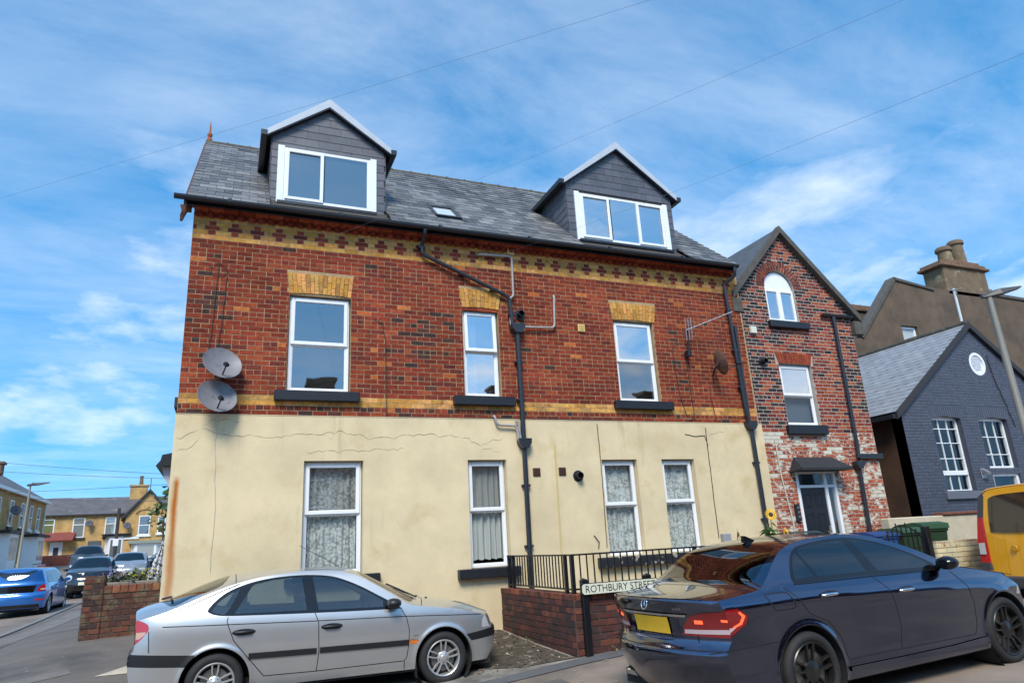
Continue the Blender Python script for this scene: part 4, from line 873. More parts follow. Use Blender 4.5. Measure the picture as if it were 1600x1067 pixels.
for i in range(26):
    a0,a1 = 2*math.pi*i/26,2*math.pi*(i+1)/26
    for rr in (.335,.448):
        c = Vector((19.86+(rr+.055)*math.cos((a0+a1)/2),BY+.008,5.64+(rr+.055)*math.sin((a0+a1)/2))); rd = Vector((math.cos((a0+a1)/2),0,math.sin((a0+a1)/2))); tg = Vector((-rd.z,0,rd.x))
        bb.append((c,tg*(2*math.pi*(rr+.03)/26-.008),Vector((0,-.009,0)),rd*.105,jitter(bl_c,.1,.02)))
for a,b,c,d in (bw1,bw2):
    for i in range(16):
        t = (i+.5)/16; x = a-.06+(b-a+.12)*t; bb.append((Vector((x+(t-.5)*.1,BY+.008,d+.07-.05*abs(t-.5)*2)),Vector(((b-a+.1)/16-.008,0,0)),Vector((0,-.009,0)),Vector(((t-.5)*.12,0,.27)),jitter(bl_c,.1,.02)))
lay(bwall, bb, bluem, nmax=240)
def barred(parent,a,b,c,d,y,nx,zs,label,mid=None):
    mb = MB(); frame_bars(mb,a,b,c,d,.06,y,y+.08); mb.prism(seg(a,b,d-.14,d,.11),y+.0,y+.06,lambda p,q,e:(p,e,q)) ; w = mb.build('window', upvc, parent); w['label'] = label
    if mid: m2 = MB(); m2.cbox((a+.04,y-.03,mid-.06),(b-.04,y+.06,mid+.06),.01); m2.build('meeting_rail', upvc, w)
    for i in range(1,nx): x = a+.06+(b-a-.12)*i/nx; m2 = MB(); m2.cbox((x-.011,y+.012,c+.06),(x+.011,y+.05,d-.13),.003); m2.build('glazing_bar', upvc, w)
    for z in zs: m2 = MB(); m2.cbox((a+.06,y+.014,z-.011),(b-.06,y+.048,z+.011),.003); m2.build('glazing_bar', upvc, w)
    g = MB(); g.add([(a+.05,y+.04,c+.05),(b-.05,y+.04,c+.05),(b-.05,y+.04,d-.12),(a+.05,y+.04,d-.12)],[(0,1,2,3)]); g.build('pane', dark_pane, w); return w
w = barred(bh,bw1[0]+.01,bw1[1]-.01,bw1[2],bw1[3]-.01,BY+.12,3,(3.05,3.45,3.82),'left white barred window of the blue house',2.68); m2 = MB(); m2.cbox((17.36,BY-.07,2.02),(18.72,BY+.12,2.2),.01); m2.build('sill', mat('blue_sill',(.13,.14,.17),.6), w)
barred(bh,bw2[0]+.01,bw2[1]-.01,bw2[2],bw2[3]-.01,BY+.12,3,(3.15,3.62),'right white barred window of the blue house')
m2 = MB(); frame_bars(m2,bd2[0],bd2[1],bd2[2],bd2[3],.09,BY+.05,BY+.16); d2 = m2.build('door', upvc, bh); g = MB(); g.add([(19.43,BY+.12,.7),(20.35,BY+.12,.7),(20.35,BY+.12,2.57),(19.43,BY+.12,2.57)],[(0,1,2,3)]); g.build('pane', dark_pane, d2)
m2 = MB(); m2.lathe([(.33,0),(.33,.06),(.25,.06),(.25,0)],(19.86,BY+.07,5.64),(0,-1,0),28); rw_ = m2.build('round_window', upvc, bh, smooth=True, auto=40); m2 = MB(); m2.lathe([(0,.015),(.26,.015)],(19.86,BY+.07,5.64),(0,-1,0),24)
for k in range(7): m2.box((19.66,BY+.03,5.48+k*.055),(20.06,BY+.05,5.50+k*.055))
m2.build('louvre', upvc, rw_)
m2 = MB(); m2.box((BX0+.4,BY+.8,.5),(BX1-.4,10,4.2)); m2.build('room_lining', room_m, bh)
m2 = MB(); m2.cbox((18.88,BY-.02,2.52),(19.06,BY+.0,2.78),.01); m2.prism([(BY-.02,2.76),(BY-.17,2.66),(BY-.15,2.60),(BY-.02,2.66)],18.90,19.04,lambda a,b,d:(d,a,b)); m2.build('wall_light', mat('grey_lamp',(.35,.36,.38),.4,.6), bh)
byb = 9.0; blu_up = Vector((BA-BX0+.25,0,(BZ-BE)*(BA-BX0+.25)/(BA-BX0))); m2 = MB(); eo = .25; ezb = BE-(BZ-BE)/(BA-BX0)*eo
m2.add([(BX0-eo,BY-.06,ezb+.05),(BA,BY-.06,BZ+.05),(BA,byb,BZ+.05),(BX0-eo,byb,ezb+.05),(BX1+eo,BY-.06,ezb+.05),(BX1+eo,byb,ezb+.05)],[(0,3,2,1),(1,2,5,4)])
br = m2.build('roof', under, bh); sl = []; usl = Vector((BA-BX0+eo,0,BZ-ezb)); Ls = usl.length; usl.normalize(); nsl = Vector((-usl.z,0,usl.x))
for r in range(int(Ls/.21)):
    y = BY-.06-(.16 if r%2 else 0)
    while y < 6.5:
        a,b = max(y,BY-.06),y+.32; y += .32
        c = Vector((BX0-eo,(a+b)/2,ezb+.05))+usl*(r*.21+.12)+nsl*.018; sl.append((c,Vector((0,b-a-.006,0)),nsl*.010,(usl-nsl*.06).normalized()*.26,jitter((.25,.255,.265),.1,.02)))
lay(br, sl, mat('grey_slate_tile',attr=True,rough=.45,var=.2,vscale=4,bump=.2,bscale=40), 'slate', 'slating', nmax=280)
m2 = MB(); m2.prism([(BX0-eo,ezb-.12),(BA,BZ-.08),(BA,BZ+.09),(BX0-eo,ezb+.07)],BY-.10,BY-.04,lambda a,b,d:(a,d,b)); m2.prism([(BA,BZ-.08),(BX1+eo,ezb-.12),(BX1+eo,ezb+.07),(BA,BZ+.09)],BY-.10,BY-.04,lambda a,b,d:(a,d,b)); m2.build('bargeboard', mat('dark_barge',(.03,.028,.03),.7), br)
m2 = MB(); m2.tube([(BA,BY-.08,BZ+.07),(BA,byb,BZ+.07)],.09,10); m2.build('ridge', ridge_m, br)
m2 = MB(); m2.add([(BX0,BY+.01,.3),(BX0,byb,.3),(BX0,byb,BE-.1),(BX0,BY+.01,BE-.1)],[(0,3,2,1)]); m2.build('side_wall', brick_tex('brown_brickwork_side',(.085,.04,.02),(.07,.034,.018),(.07,.045,.03),axis='Y'), bh)
gutter(BY,byb,BX0-.3,ezb+.0,.06,bh) if 0 else None
m2 = MB(); m2.box((BX0-.36,BY-.05,ezb-.10),(BX0-.22,byb,ezb+.01)); m2.build('gutter', pipe_m, bh)
tubeobj('cable', wob([(20.3,BY-.02,5.9),(20.35,BY-.02,5.3),(20.6,BY-.02,4.5),(20.75,BY-.02,3.9)],.03), .012, cab, bh, 5)
# ---------------------------------------------------------------- tall brown rendered house behind
rh = root('brown_house', (26,6,.8), 'tall brown rendered house with a big chimney behind the blue house', 'house')
brm = mat('brown_pebbledash', (.115,.078,.05), .95, var=.28, vscale=1.4, bump=.7, bscale=60, dirt=[((.07,.052,.038),.5,.7,.9),((.2,.16,.11),.66,.76,3)],streak=False)
prof_ = [(20.6,.5),(34,.5),(34,10.25),(31.8,10.28),(30,10.36),(26.4,10.38),(26.2,10.24),(25.2,10.36),(24.15,10.5),(23.2,9.5),(21.8,8.0),(20.6,8.0)]
mb = MB(); wall_panel(mb, prof_, [[(23.95,7.98),(24.82,7.98),(24.82,8.66),(23.95,8.66)]], lambda u,z,d:(u,6+d,z), .3); mb.build('wall', brm, rh)
mb = MB(); mb.prism([(20.6,.5),(34,.5),(34,10.05),(26.6,10.05),(26.6,7.0),(20.6,7.0)],6.4,12,lambda a,b,d:(a,d,b)); mb.build('rear_wing', brm, rh)
m2 = MB(); frame_bars(m2,23.96,24.81,7.99,8.65,.09,6.10,6.18); ww = m2.build('window', upvc, rh); ww['label'] = 'small white window in the brown house'; g = MB(); g.add([(24.03,6.15,8.06),(24.74,6.15,8.06),(24.74,6.15,8.58),(24.03,6.15,8.58)],[(0,1,2,3)]); g.build('pane', mat('obscure_pane',(.42,.45,.45),.2), ww)
for cp in ([(24.1,10.49),(26.25,10.25),(26.25,10.33),(24.1,10.60)],[(29.8,10.36),(34,10.25),(34,10.36),(29.8,10.48)],[(24.15,10.5),(24.1,10.62),(21.7,8.1),(21.8,8.0)]): m2 = MB(); m2.prism(cp,5.94,6.35,lambda a,b,d:(a,d,b)); m2.build('coping', verge, rh)
chm = mat('chimney_brick_render', (.16,.11,.065), .95, var=.3, vscale=2.5, bump=.6, bscale=40, dirt=((.36,.30,.17),.56,.7,2.2)); orb = mat('orange_chimney_brick',(.17,.095,.055),.9,var=.35,vscale=4,bump=.6,bscale=30)
m2 = MB(); m2.cbox((27.15,6.0,10.2),(29.75,6.9,11.42),.03); ck = m2.build('chimney', chm, rh); m2 = MB(); m2.cbox((26.95,5.88,11.42),(29.92,7.0,11.54),.03); m2.cbox((27.08,5.96,11.54),(29.8,6.94,11.68),.03); m2.cbox((27.6,6.05,11.68),(29.6,6.85,11.82),.03); m2.build('chimney_cap', orb, ck)
for x,h in ((28.15,.72),(29.0,1.12)): m2 = MB(); m2.lathe([(.30,0),(.28,.1),(.25,h-.2),(.32,h-.18),(.32,h-.06),(.27,h),(.22,h),(.2,h-.3)],(x,6.45,11.8),(0,0,1),14); m2.build('chimney_pot', chm, ck, smooth=True, auto=40)
m2 = MB(); m2.cbox((23.95,8,6.0),(25.3,9,9.9),.03); c2 = m2.build('chimney', brm, rh); m2 = MB(); m2.cbox((23.85,7.9,9.9),(25.4,9.1,10.18),.04); m2.build('chimney_cap', orb, c2)
for x in (24.2,24.6,25.0): m2 = MB(); m2.lathe([(.16,0),(.13,.22),(.1,.22)],(x,8.5,10.17),(0,0,1),10); m2.build('chimney_pot', chm, c2)
mast = root('rooftop_mast', (22.3,1.6,6.6), 'thin white aerial mast on the ridge of the blue house', 'aerial'); tubeobj('pole', [(19.80,1.1,6.75),(19.80,1.1,7.9)], .035, mat('white_pole',(.62,.63,.62),.5), mast)
tubeobj('element', [(19.6,1.1,7.82),(20.0,1.0,7.9)], .012, alu, mast, 6); tubeobj('element', [(19.75,1.0,7.72),(19.9,1.2,7.96)], .012, alu, mast, 6)
# ---------------------------------------------------------------- low front wall, railings and street sign
def box_bricks(x0,x1,y0,y1,z0,n,ch,cols,faces,seed=0,bond='S',joint=.012,L=.2286,zfun=None):
    out = []
    for f in faces:
        if f == '-y': mp_ = (lambda u,z:Vector((u,y0,z)),Vector((0,-1,0)),Vector((1,0,0)),x0,x1)
        if f == '+y': mp_ = (lambda u,z:Vector((u,y1,z)),Vector((0,1,0)),Vector((1,0,0)),x0,x1)
        if f == '-x': mp_ = (lambda u,z:Vector((x0,u,z)),Vector((-1,0,0)),Vector((0,1,0)),y0,y1)
        if f == '+x': mp_ = (lambda u,z:Vector((x1,u,z)),Vector((1,0,0)),Vector((0,1,0)),y0,y1)
        out += courses(mp_[3],mp_[4],z0,n,ch,lambda r:bond,lambda *a:jitter(random.choice(cols),.18),lambda z:[],mp_[0],mp_[1],mp_[2],joint=joint,L=L,proud=.010)
    return out
LW = [(.085,.026,.020),(.065,.022,.020),(.11,.033,.022),(.05,.022,.022),(.14,.042,.026)]; dmort = mat('dark_mortar',(.10,.08,.065),.95,var=.3,vscale=8)
low = root('low_brick_wall', (5.1,-2.4,.15), 'low dark red brick wall carrying black railings', 'wall')
m2 = MB(); m2.box((4.99,-2.62,.0),(9.3,-2.40,.80)); m2.box((4.99,-2.40,.0),(5.21,-.035,.80)); core = m2.build('core', dmort, low)
lb = box_bricks(4.99,9.3,-2.62,-2.40,.06,9,.0822,LW,['-y'])+box_bricks(4.99,5.21,-2.62,-.04,.06,9,.0822,LW,['-x'])+box_bricks(5.21,9.3,-2.4,-2.40,.06,9,.0822,LW,['+y'])
LT = [(.20,.055,.027),(.15,.042,.025),(.25,.075,.035),(.11,.035,.024)]
for k in range(38): lb.append((Vector((5.01+.0565+k*.113,-2.51,.80)),Vector((.104,0,0)),Vector((0,0,.075)),Vector((0,.235,0)),jitter(random.choice(LT),.18)))
for k in range(20): lb.append((Vector((5.10,-2.34+k*.113,.80)),Vector((.235,0,0)),Vector((0,0,.075)),Vector((0,.104,0)),jitter(random.choice(LT),.18)))
for k in range(38): lb.append((Vector((5.01+.0565+k*.113,-2.62,.838)),Vector((.104,0,0)),Vector((0,-.012,0)),Vector((0,0,.07)),jitter(random.choice(LT),.18)))
for k in range(23): lb.append((Vector((4.99,-2.56+k*.113,.838)),Vector((0,.104,0)),Vector((-.012,0,0)),Vector((0,0,.07)),jitter(random.choice(LT),.18)))
lay(core, lb, mat('grimy_brick', attr=True, rough=.9, var=.4, vscale=12, bump=.7, bscale=60, dirt=[((.035,.026,.022),.5,.68,4),((.30,.27,.24),.69,.75,10)]))
iron = mat('black_iron', (.008,.008,.01), .38, var=.2, vscale=20)
rl = root('railing', (7,-2.5,.87), 'black iron railing of plain upright bars on the low brick wall', 'railing')
def bar(name,a,b,w,parent):
    a,b = Vector(a),Vector(b); mb = MB()
    mb.box((min(a.x,b.x)-w,min(a.y,b.y)-w,min(a.z,b.z)-(w if a.z==b.z else 0)),(max(a.x,b.x)+w,max(a.y,b.y)+w,max(a.z,b.z)+(w if a.z==b.z else 0))); return mb.build(name, iron, parent)
RT,RB = 1.365,.93
bar('top_rail',(5.06,-2.5,RT),(9.3,-2.5,RT),.011,rl); bar('bottom_rail',(5.06,-2.5,RB),(9.3,-2.5,RB),.011,rl); bar('top_rail',(5.06,-.2,RT),(5.06,-2.48,RT),.011,rl); bar('bottom_rail',(5.06,-.2,RB),(5.06,-2.48,RB),.011,rl)
for x,y in ((5.06,-2.5),(5.10,-.16),(7.05,-2.5),(8.6,-2.5)): bar('post',(x,y,.86),(x,y,RT+.012),.025,rl)
bar('post',(5.06,-2.3,.86),(5.06,-2.3,RT+.012),.022,rl); bar('post',(5.06,-.42,.86),(5.06,-.42,RT+.012),.022,rl)
b0 = bar('bar',(5.18,-2.5,RB),(5.18,-2.5,RT),.0075,rl); me_b = b0.data; k = 1
while 5.18+k*.1055 < 9.3:
    o = bpy.data.objects.new('bar', me_b); link(o,rl); o.matrix_basis = Matrix.Translation((k*.1055,0,0)); k += 1
for k in range(18): o = bpy.data.objects.new('bar', me_b); link(o,rl); o.matrix_basis = Matrix.Translation((5.06-5.18,2.5-2.20+k*.1,0))
sg = root('street_sign', (5.64,-2.72,.14), 'pale street name sign on two black posts reading ROTHBURY STREET', 'sign')
SX0,SX1,SZ0,SZ1,SY = 5.06,6.24,.865,1.01,-2.72
for x in (5.13,6.10): m2 = MB(); m2.cbox((x-.045,SY+.02,.05),(x+.045,SY+.10,1.045),.006); m2.add([(x-.05,SY+.015,1.045),(x+.05,SY+.015,1.045),(x+.05,SY+.105,1.045),(x-.05,SY+.105,1.045),(x,SY+.06,1.075)],[(0,1,4),(1,2,4),(2,3,4),(3,0,4)]); m2.build('post', iron, sg)
cc = .025; out8 = lambda g: [(SX0+cc+g,SZ0+g),(SX1-cc-g,SZ0+g),(SX1-g,SZ0+cc+g),(SX1-g,SZ1-cc-g),(SX1-cc-g,SZ1-g),(SX0+cc+g,SZ1-g),(SX0+g,SZ1-cc-g),(SX0+g,SZ0+cc+g)]
m2 = MB(); m2.prism(out8(0),SY,SY+.02,lambda a,b,d:(a,d,b)); m2.build('sign_border', iron, sg); m2 = MB(); m2.prism(out8(.009),SY-.004,SY,lambda a,b,d:(a,d,b)); m2.build('sign_plate', mat('sign_cream',(.66,.66,.52),.45,var=.06,vscale=9), sg)
def text_mesh(name, s, size, fmap, m, parent, width=None, ext=.0015, space=1.0):
    cu = bpy.data.curves.new('t','FONT'); cu.body = s; cu.size = size; cu.align_x = 'CENTER'; cu.align_y = 'CENTER'; cu.space_character = space; cu.resolution_u = 3
    o = bpy.data.objects.new('t',cu); COL.objects.link(o); dg = bpy.context.evaluated_depsgraph_get(); dg.update(); me0 = o.evaluated_get(dg).to_mesh()
    vs = [tuple(v.co) for v in me0.vertices]; fs = [tuple(p.vertices) for p in me0.polygons]; o.evaluated_get(dg).to_mesh_clear(); bpy.data.objects.remove(o); bpy.data.curves.remove(cu)
    x0,x1 = min(v[0] for v in vs),max(v[0] for v in vs); z0,z1 = min(v[1] for v in vs),max(v[1] for v in vs); k = (width/(x1-x0)) if width else 1
    mb = MB(); mb.add([fmap((v[0]-(x0+x1)/2)*k,v[1]-(z0+z1)/2) for v in vs], fs); return mb.build(name, m, parent)
text_mesh('lettering','ROTHBURY STREET',.125,lambda a,b:((SX0+SX1)/2+a,SY-.0055,(SZ0+SZ1)/2+b),iron,sg,width=1.06)
# ---------------------------------------------------------------- garden wall at the left corner, planters
GW = [(.075,.027,.018),(.095,.034,.021),(.055,.024,.018),(.045,.025,.02),(.12,.042,.024)]
gwl = root('garden_wall', (-.6,2,.45), 'old brick garden wall with a square end pillar left of the house', 'wall')
m2 = MB(); m2.box((-1.12,1.97,.1),(-.02,2.18,1.19)); m2.box((-1.22,1.95,.1),(-.95,2.2,1.42)); m2.box((-.08,1.95,.1),(.0,2.2,1.42)); gcore = m2.build('core', dmort, gwl)
gb = box_bricks(-1.12,-.02,1.97,2.18,.40,9,.0822,GW,['-y','+y'])+box_bricks(-1.22,-.95,1.95,2.2,.40,12,.0822,GW,['-y','-x','+x'])
GT = [(.18,.06,.028),(.14,.045,.025),(.21,.08,.035)]
for k in range(8): gb.append((Vector((-.89+k*.113,2.075,1.16)),Vector((.104,0,0)),Vector((0,0,.10)),Vector((0,.23,0)),jitter(random.choice(GT),.15))); gb.append((Vector((-.89+k*.113,1.965,1.20)),Vector((.104,0,0)),Vector((0,-.012,0)),Vector((0,0,.10)),jitter(random.choice(GT),.15)))
for k in range(3): gb.append((Vector((-1.175+k*.09,2.075,1.40)),Vector((.083,0,0)),Vector((0,0,.02)),Vector((0,.26,0)),jitter(random.choice(GT),.15)))
lay(gcore, gb, mat('mossy_brick', attr=True, rough=.9, var=.4, vscale=9, bump=.7, bscale=60, dirt=[((.13,.105,.06),.52,.66,5),((.40,.38,.33),.70,.76,11)]))
def leaves(mb, c, n, spread, size, cols, up=.3, seed=1):
    r = random.Random(seed)
    for _ in range(n):
        p = Vector((r.gauss(0,spread[0]),r.gauss(0,spread[1]),r.gauss(0,spread[2])))+Vector(c)
        d = Vector((r.uniform(-1,1),r.uniform(-1,1),r.uniform(-.6,.8))).normalized(); s = d.cross(Vector((r.uniform(-1,1),r.uniform(-1,1),1))).normalized(); L_ = size*r.uniform(.6,1.3); nrm_ = d.cross(s)
        k = r.choice(cols); k = tuple(x*r.uniform(.75,1.25) for x in k)
        mb.add([p,p+d*L_*.5+s*L_*.28+nrm_*L_*.06,p+d*L_-nrm_*L_*.1,p+d*L_*.5-s*L_*.28+nrm_*L_*.06],[(0,1,2,3)],k)
leaf_m = mat('leaf', attr=True, rough=.55, var=.2, vscale=20); soil_m = mat('soil',(.03,.022,.016),1)
pl = root('stone_planter', (-.62,2.55,1.05), 'grey stone trough of yellow and purple flowers behind the garden wall', 'planter')
m2 = MB(); m2.cbox((-1.02,2.45,1.02),(-.22,2.75,1.30),.02); m2.box((-.9,2.4,.4),(-.3,2.8,1.02)); m2.build('trough', mat('planter_stone',(.20,.17,.14),.9,var=.25,vscale=7,bump=.4), pl)
m2 = MB(); leaves(m2,(-.62,2.6,1.36),260,(.2,.08,.05),.07,[(.05,.09,.02),(.07,.11,.03)],seed=3); leaves(m2,(-.55,2.58,1.40),70,(.10,.07,.04),.05,[(.62,.46,.04),(.5,.42,.05)],seed=4); leaves(m2,(-.88,2.6,1.42),110,(.14,.08,.05),.045,[(.12,.05,.16),(.16,.08,.2)],seed=5); tag(m2.build('flowers', leaf_m, pl),kind='stuff')
cl_m = bpy.data.materials.new('leopard_cloth'); cl_m.use_nodes = True; t = cl_m.node_tree; b_ = t.nodes['Principled BSDF']; b_.inputs['Roughness'].default_value = .9
ge = N(t,'ShaderNodeNewGeometry'); vo = N(t,'ShaderNodeTexVoronoi'); vo.inputs['Scale'].default_value = 22; t.links.new(ge.outputs['Position'],vo.inputs['Vector']); cr_ = N(t,'ShaderNodeMapRange'); t.links.new(vo.outputs[0],cr_.inputs[0]); cr_.inputs[1].default_value=.40; cr_.inputs[2].default_value=.48
mx_ = N(t,'ShaderNodeMix',data_type='RGBA'); t.links.new(cr_.outputs[0],mx_.inputs[0]); mx_.inputs[6].default_value=(.03,.03,.035,1); mx_.inputs[7].default_value=(.6,.6,.62,1); t.links.new(mx_.outputs[2],b_.inputs['Base Color'])
m2 = MB(); vs = []
for j in range(13):
    for i in range(15): f = j/12; tt = i/14; vs.append((-.19-.05*f-.27*f*tt-.03*tt, 2.9+.05*math.sin(tt*14+f*2)*(.3+f)+.1*tt, 2.02-.86*f-.05*tt*f))
m2.add(vs,[(j*15+i,j*15+i+1,(j+1)*15+i+1,(j+1)*15+i) for j in range(12) for i in range(14)])
tag(m2.build('folded_parasol', cl_m, smooth=True),'black and white spotted cloth hanging by the house corner','parasol')
sh = root('potted_shrub', (-.30,3.4,1.2), 'leafy green shrub in the front garden past the house corner', 'shrub'); tubeobj('stem', [(-.2,3.4,.5),(-.22,3.4,1.4),(-.3,3.4,2.3)], .02, mat('bark',(.07,.045,.03),.9), sh, 6)
m2 = MB(); 
for c,n,s_ in (((-.36,3.6,2.45),60,(.10,.10,.16)),((-.25,3.6,2.15),30,(.09,.1,.08)),((-.22,3.4,2.75),30,(.06,.06,.12))): leaves(m2,c,n,s_,.14,[(.04,.10,.03),(.06,.13,.04),(.05,.09,.02)],seed=n)
tag(m2.build('crown', leaf_m, sh),kind='stuff')
# ---------------------------------------------------------------- yard on the right: cream walls, gate, bins, sunflowers
creamb = mat('cream_painted_brick', attr=True, spec=.2, rough=.8, var=.15, vscale=10, bump=.7, bscale=50, dirt=[((.20,.07,.04),.64,.66,5.5),((.36,.28,.13),.56,.72,3)])
CRM = [(.62,.54,.34),(.66,.57,.38),(.58,.50,.30),(.60,.53,.36)]
yw = root('painted_yard_wall', (12.5,-2.55,.35), 'cream painted brick wall with flaking patches beside the yellow van', 'wall'); m2 = MB(); m2.box((11.86,-2.62,.2),(14.8,-2.40,1.17)); yc = m2.build('core', mortar_w, yw)
lay(yc, box_bricks(11.86,14.8,-2.62,-2.4,.27,11,.0822,CRM,['-y','-x'])+[(Vector((11.92+k*.113,-2.51,1.17)),Vector((.104,0,0)),Vector((0,0,.03)),Vector((0,.23,0)),jitter(random.choice([(.40,.30,.2),(.5,.42,.26)]),.2)) for k in range(26)], creamb)
yb_ = root('rear_yard_wall', (15,-.5,.5), 'pale plastered wall behind the wheelie bins', 'wall'); m2 = MB(); m2.cbox((13.3,-.62,.3),(18.6,-.40,1.64),.02); m2.build('wall', mat('pale_plaster',(.50,.43,.31),.9,var=.2,vscale=2.4,bump=.5,bscale=50), yb_); m2 = MB(); m2.cbox((14.9,-.66,1.642),(16.6,-.38,1.70),.01); m2.build('coping', mat('brick_coping',(.17,.06,.035),.9,var=.3,vscale=9), yb_)
def wbin(loc, colr, lidc, label, rz, lid_open=0):
    o = root('wheelie_bin', loc, label, 'bin', 'wheelie bins in the yard', rz, world=False); bm_ = mat('bin_'+colr[0],colr[1],.5,var=.08,vscale=5); lm_ = mat('bin_lid_'+lidc[0],lidc[1],.45,var=.08,vscale=5)
    m2 = MB(); a,b = .22,.29; v = [(-a,-a,.06),(a,-a,.06),(a,a,.06),(-a,a,.06),(-b,-b,.98),(b,-b,.98),(b,b,.98),(-b,b,.98)]; m2.add(v,[(0,3,2,1),(0,1,5,4),(1,2,6,5),(2,3,7,6),(3,0,4,7)]); m2.cbox((-b-.02,-b-.02,.95),(b+.02,b+.02,1.0),.01); m2.build('body', bm_, o)
    m2 = MB(); h = .5*lid_open; m2.prism([(-b-.04,1.0),(-b-.03,1.03+h),(-b*.4,1.085+h*.7),(b*.5,1.085+h*.3),(b+.03,1.04),(b+.04,1.0)],-b-.03,b+.03,lambda p,q,d:(d,p,q)); m2.build('lid', lm_, o)
    m2 = MB(); m2.tube([(-.22,b+.07,1.0),(.22,b+.07,1.0)],.018,8); m2.build('handle', bm_, o)
    for s_ in (-1,1): m2 = MB(); m2.lathe([(.03,0),(.1,0),(.1,.05),(.03,.05)],(s_*.24-.025,.24,.10),(1,0,0),14); m2.build('wheel', mat('rubber',(.015,.015,.016),.8), o)
    return o
gg = ('green',(.022,.05,.022)); gl2 = ('bright_green',(.03,.08,.035)); bb_ = ('blue',(.012,.045,.16))
wbin((11.25,-1.9,.33),('blue',(.02,.07,.26)),bb_,'blue wheelie bin behind the arched gate',.05); wbin((12.15,-1.75,.36),gg,gl2,'green wheelie bin at the right of the arched gate',.0,.02); wbin((13.05,-1.5,.40),gg,gl2,'green wheelie bin behind the cream wall with its lid raised',-.1,.12); wbin((10.75,-.75,.40),('dark',(.02,.022,.024)),('dark_green',(.03,.06,.055)),'dark wheelie bin with a green lid below the black door',0)
gt_ = root('yard_gate', (11.3,-2.52,.35), 'black iron gate with an arched top in front of the bins', 'gate'); ga,gb_,gh_ = 10.80,11.70,1.30
for x in (ga,gb_): bar('stile',(x,-2.52,.4),(x,-2.52,gh_),.014,gt_)
tubeobj('arched_rail', [(ga+(gb_-ga)*i/14,-2.52,gh_+.20*math.sin(math.pi*i/14)) for i in range(15)], .013, iron, gt_, 6); bar('rail',(ga,-2.52,1.12),(gb_,-2.52,1.12),.011,gt_); bar('rail',(ga,-2.52,.5),(gb_,-2.52,.5),.011,gt_)
for k in range(1,8): x = ga+(gb_-ga)*k/8; bar('bar',(x,-2.52,.45),(x,-2.52,gh_+.20*math.sin(math.pi*k/8)+(.05 if k%2 else 0)),.0075,gt_)
gp = MB(); gp.cbox((11.76,-2.58,.3),(11.86,-2.47,1.46),.01); tag(gp.build('gate_post', iron),'black square gate post beside the cream wall','post')
gp = MB(); [gp.cbox((9.42+k*.115,-2.53,.45),(9.445+k*.115,-2.505,1.33),.002) for k in range(0,11)]
def sunflower(x,y,z,h,heads,label,seed):
    o = root('sunflower', (x,y,z), label, 'plant'); r = random.Random(seed); m2 = MB(); m2.lathe([(.0,0),(.12,0),(.15,.26),(.165,.27),(.165,.30),(.14,.30),(.13,.27),(0,.26)],(x,y,z),(0,0,1),18); m2.build('pot', mat('terracotta',(.33,.12,.06),.85,var=.2,vscale=8), o, smooth=True, auto=40)
    lv = MB(); st = MB()
    for hx,hz,face in heads:
        st.tube([(x,y,z+.25),(x+hx*.4,y,z+h*.5*hz),(x+hx,y-.03,z+h*hz)],[.012,.010,.007],6)
        for k in range(int(16*hz)):
            t_ = r.uniform(.2,.92); p = Vector((x+hx*t_*.9,y,z+.2+(h*hz-.2)*t_)); a = r.uniform(0,6.28); d = Vector((math.cos(a),math.sin(a),r.uniform(-.5,.1))).normalized(); s = d.cross(Vector((0,0,1))).normalized(); L_ = r.uniform(.12,.2); k2 = r.choice([(.035,.10,.02),(.05,.13,.03),(.03,.08,.02)])
            lv.add([p,p+d*L_*.35+s*L_*.36,p+d*L_+Vector((0,0,-.05)),p+d*L_*.35-s*L_*.36],[(0,1,2,3)],k2)
        if face:
            c = Vector((x+hx,y-.05,z+h*hz)); n = Vector(face).normalized(); e1 = n.orthogonal().normalized(); e2 = n.cross(e1); pm_ = MB()
            for q in range(20):
                a = 6.283*q/20; d = e1*math.cos(a)+e2*math.sin(a); s = n.cross(d); pm_.add([c+d*.035,c+d*.07+s*.016+n*.008,c+d*.115,c+d*.07-s*.016+n*.008],[(0,1,2,3)],(.72,.42,.02))
            pm_.build('petals', leaf_m, o); m3 = MB(); m3.lathe([(0,.018),(.025,.016),(.04,.004),(.04,-.01),(0,-.015)],c,n,12); m3.build('flower_head', mat('seed_head',(.07,.035,.015),.9), o)
    st.build('stems', mat('stem',(.09,.16,.04),.7), o); tag(lv.build('foliage', leaf_m, o),kind='stuff')
sunflower(9.62,-1.3,.45,1.35,[(-.02,1.0,(-.3,-1,.2)),(.25,.75,(.4,-1,.1)),(-.2,.78,None),(.1,.85,None),(.02,.65,None),(-.12,.9,None)],'potted sunflower with yellow heads by the right end of the cream wall',2)
sunflower(8.25,-1.9,.35,1.15,[(.08,1.0,(.7,-.6,.1)),(-.05,.85,None)],'spindly potted sunflower behind the railings',5)
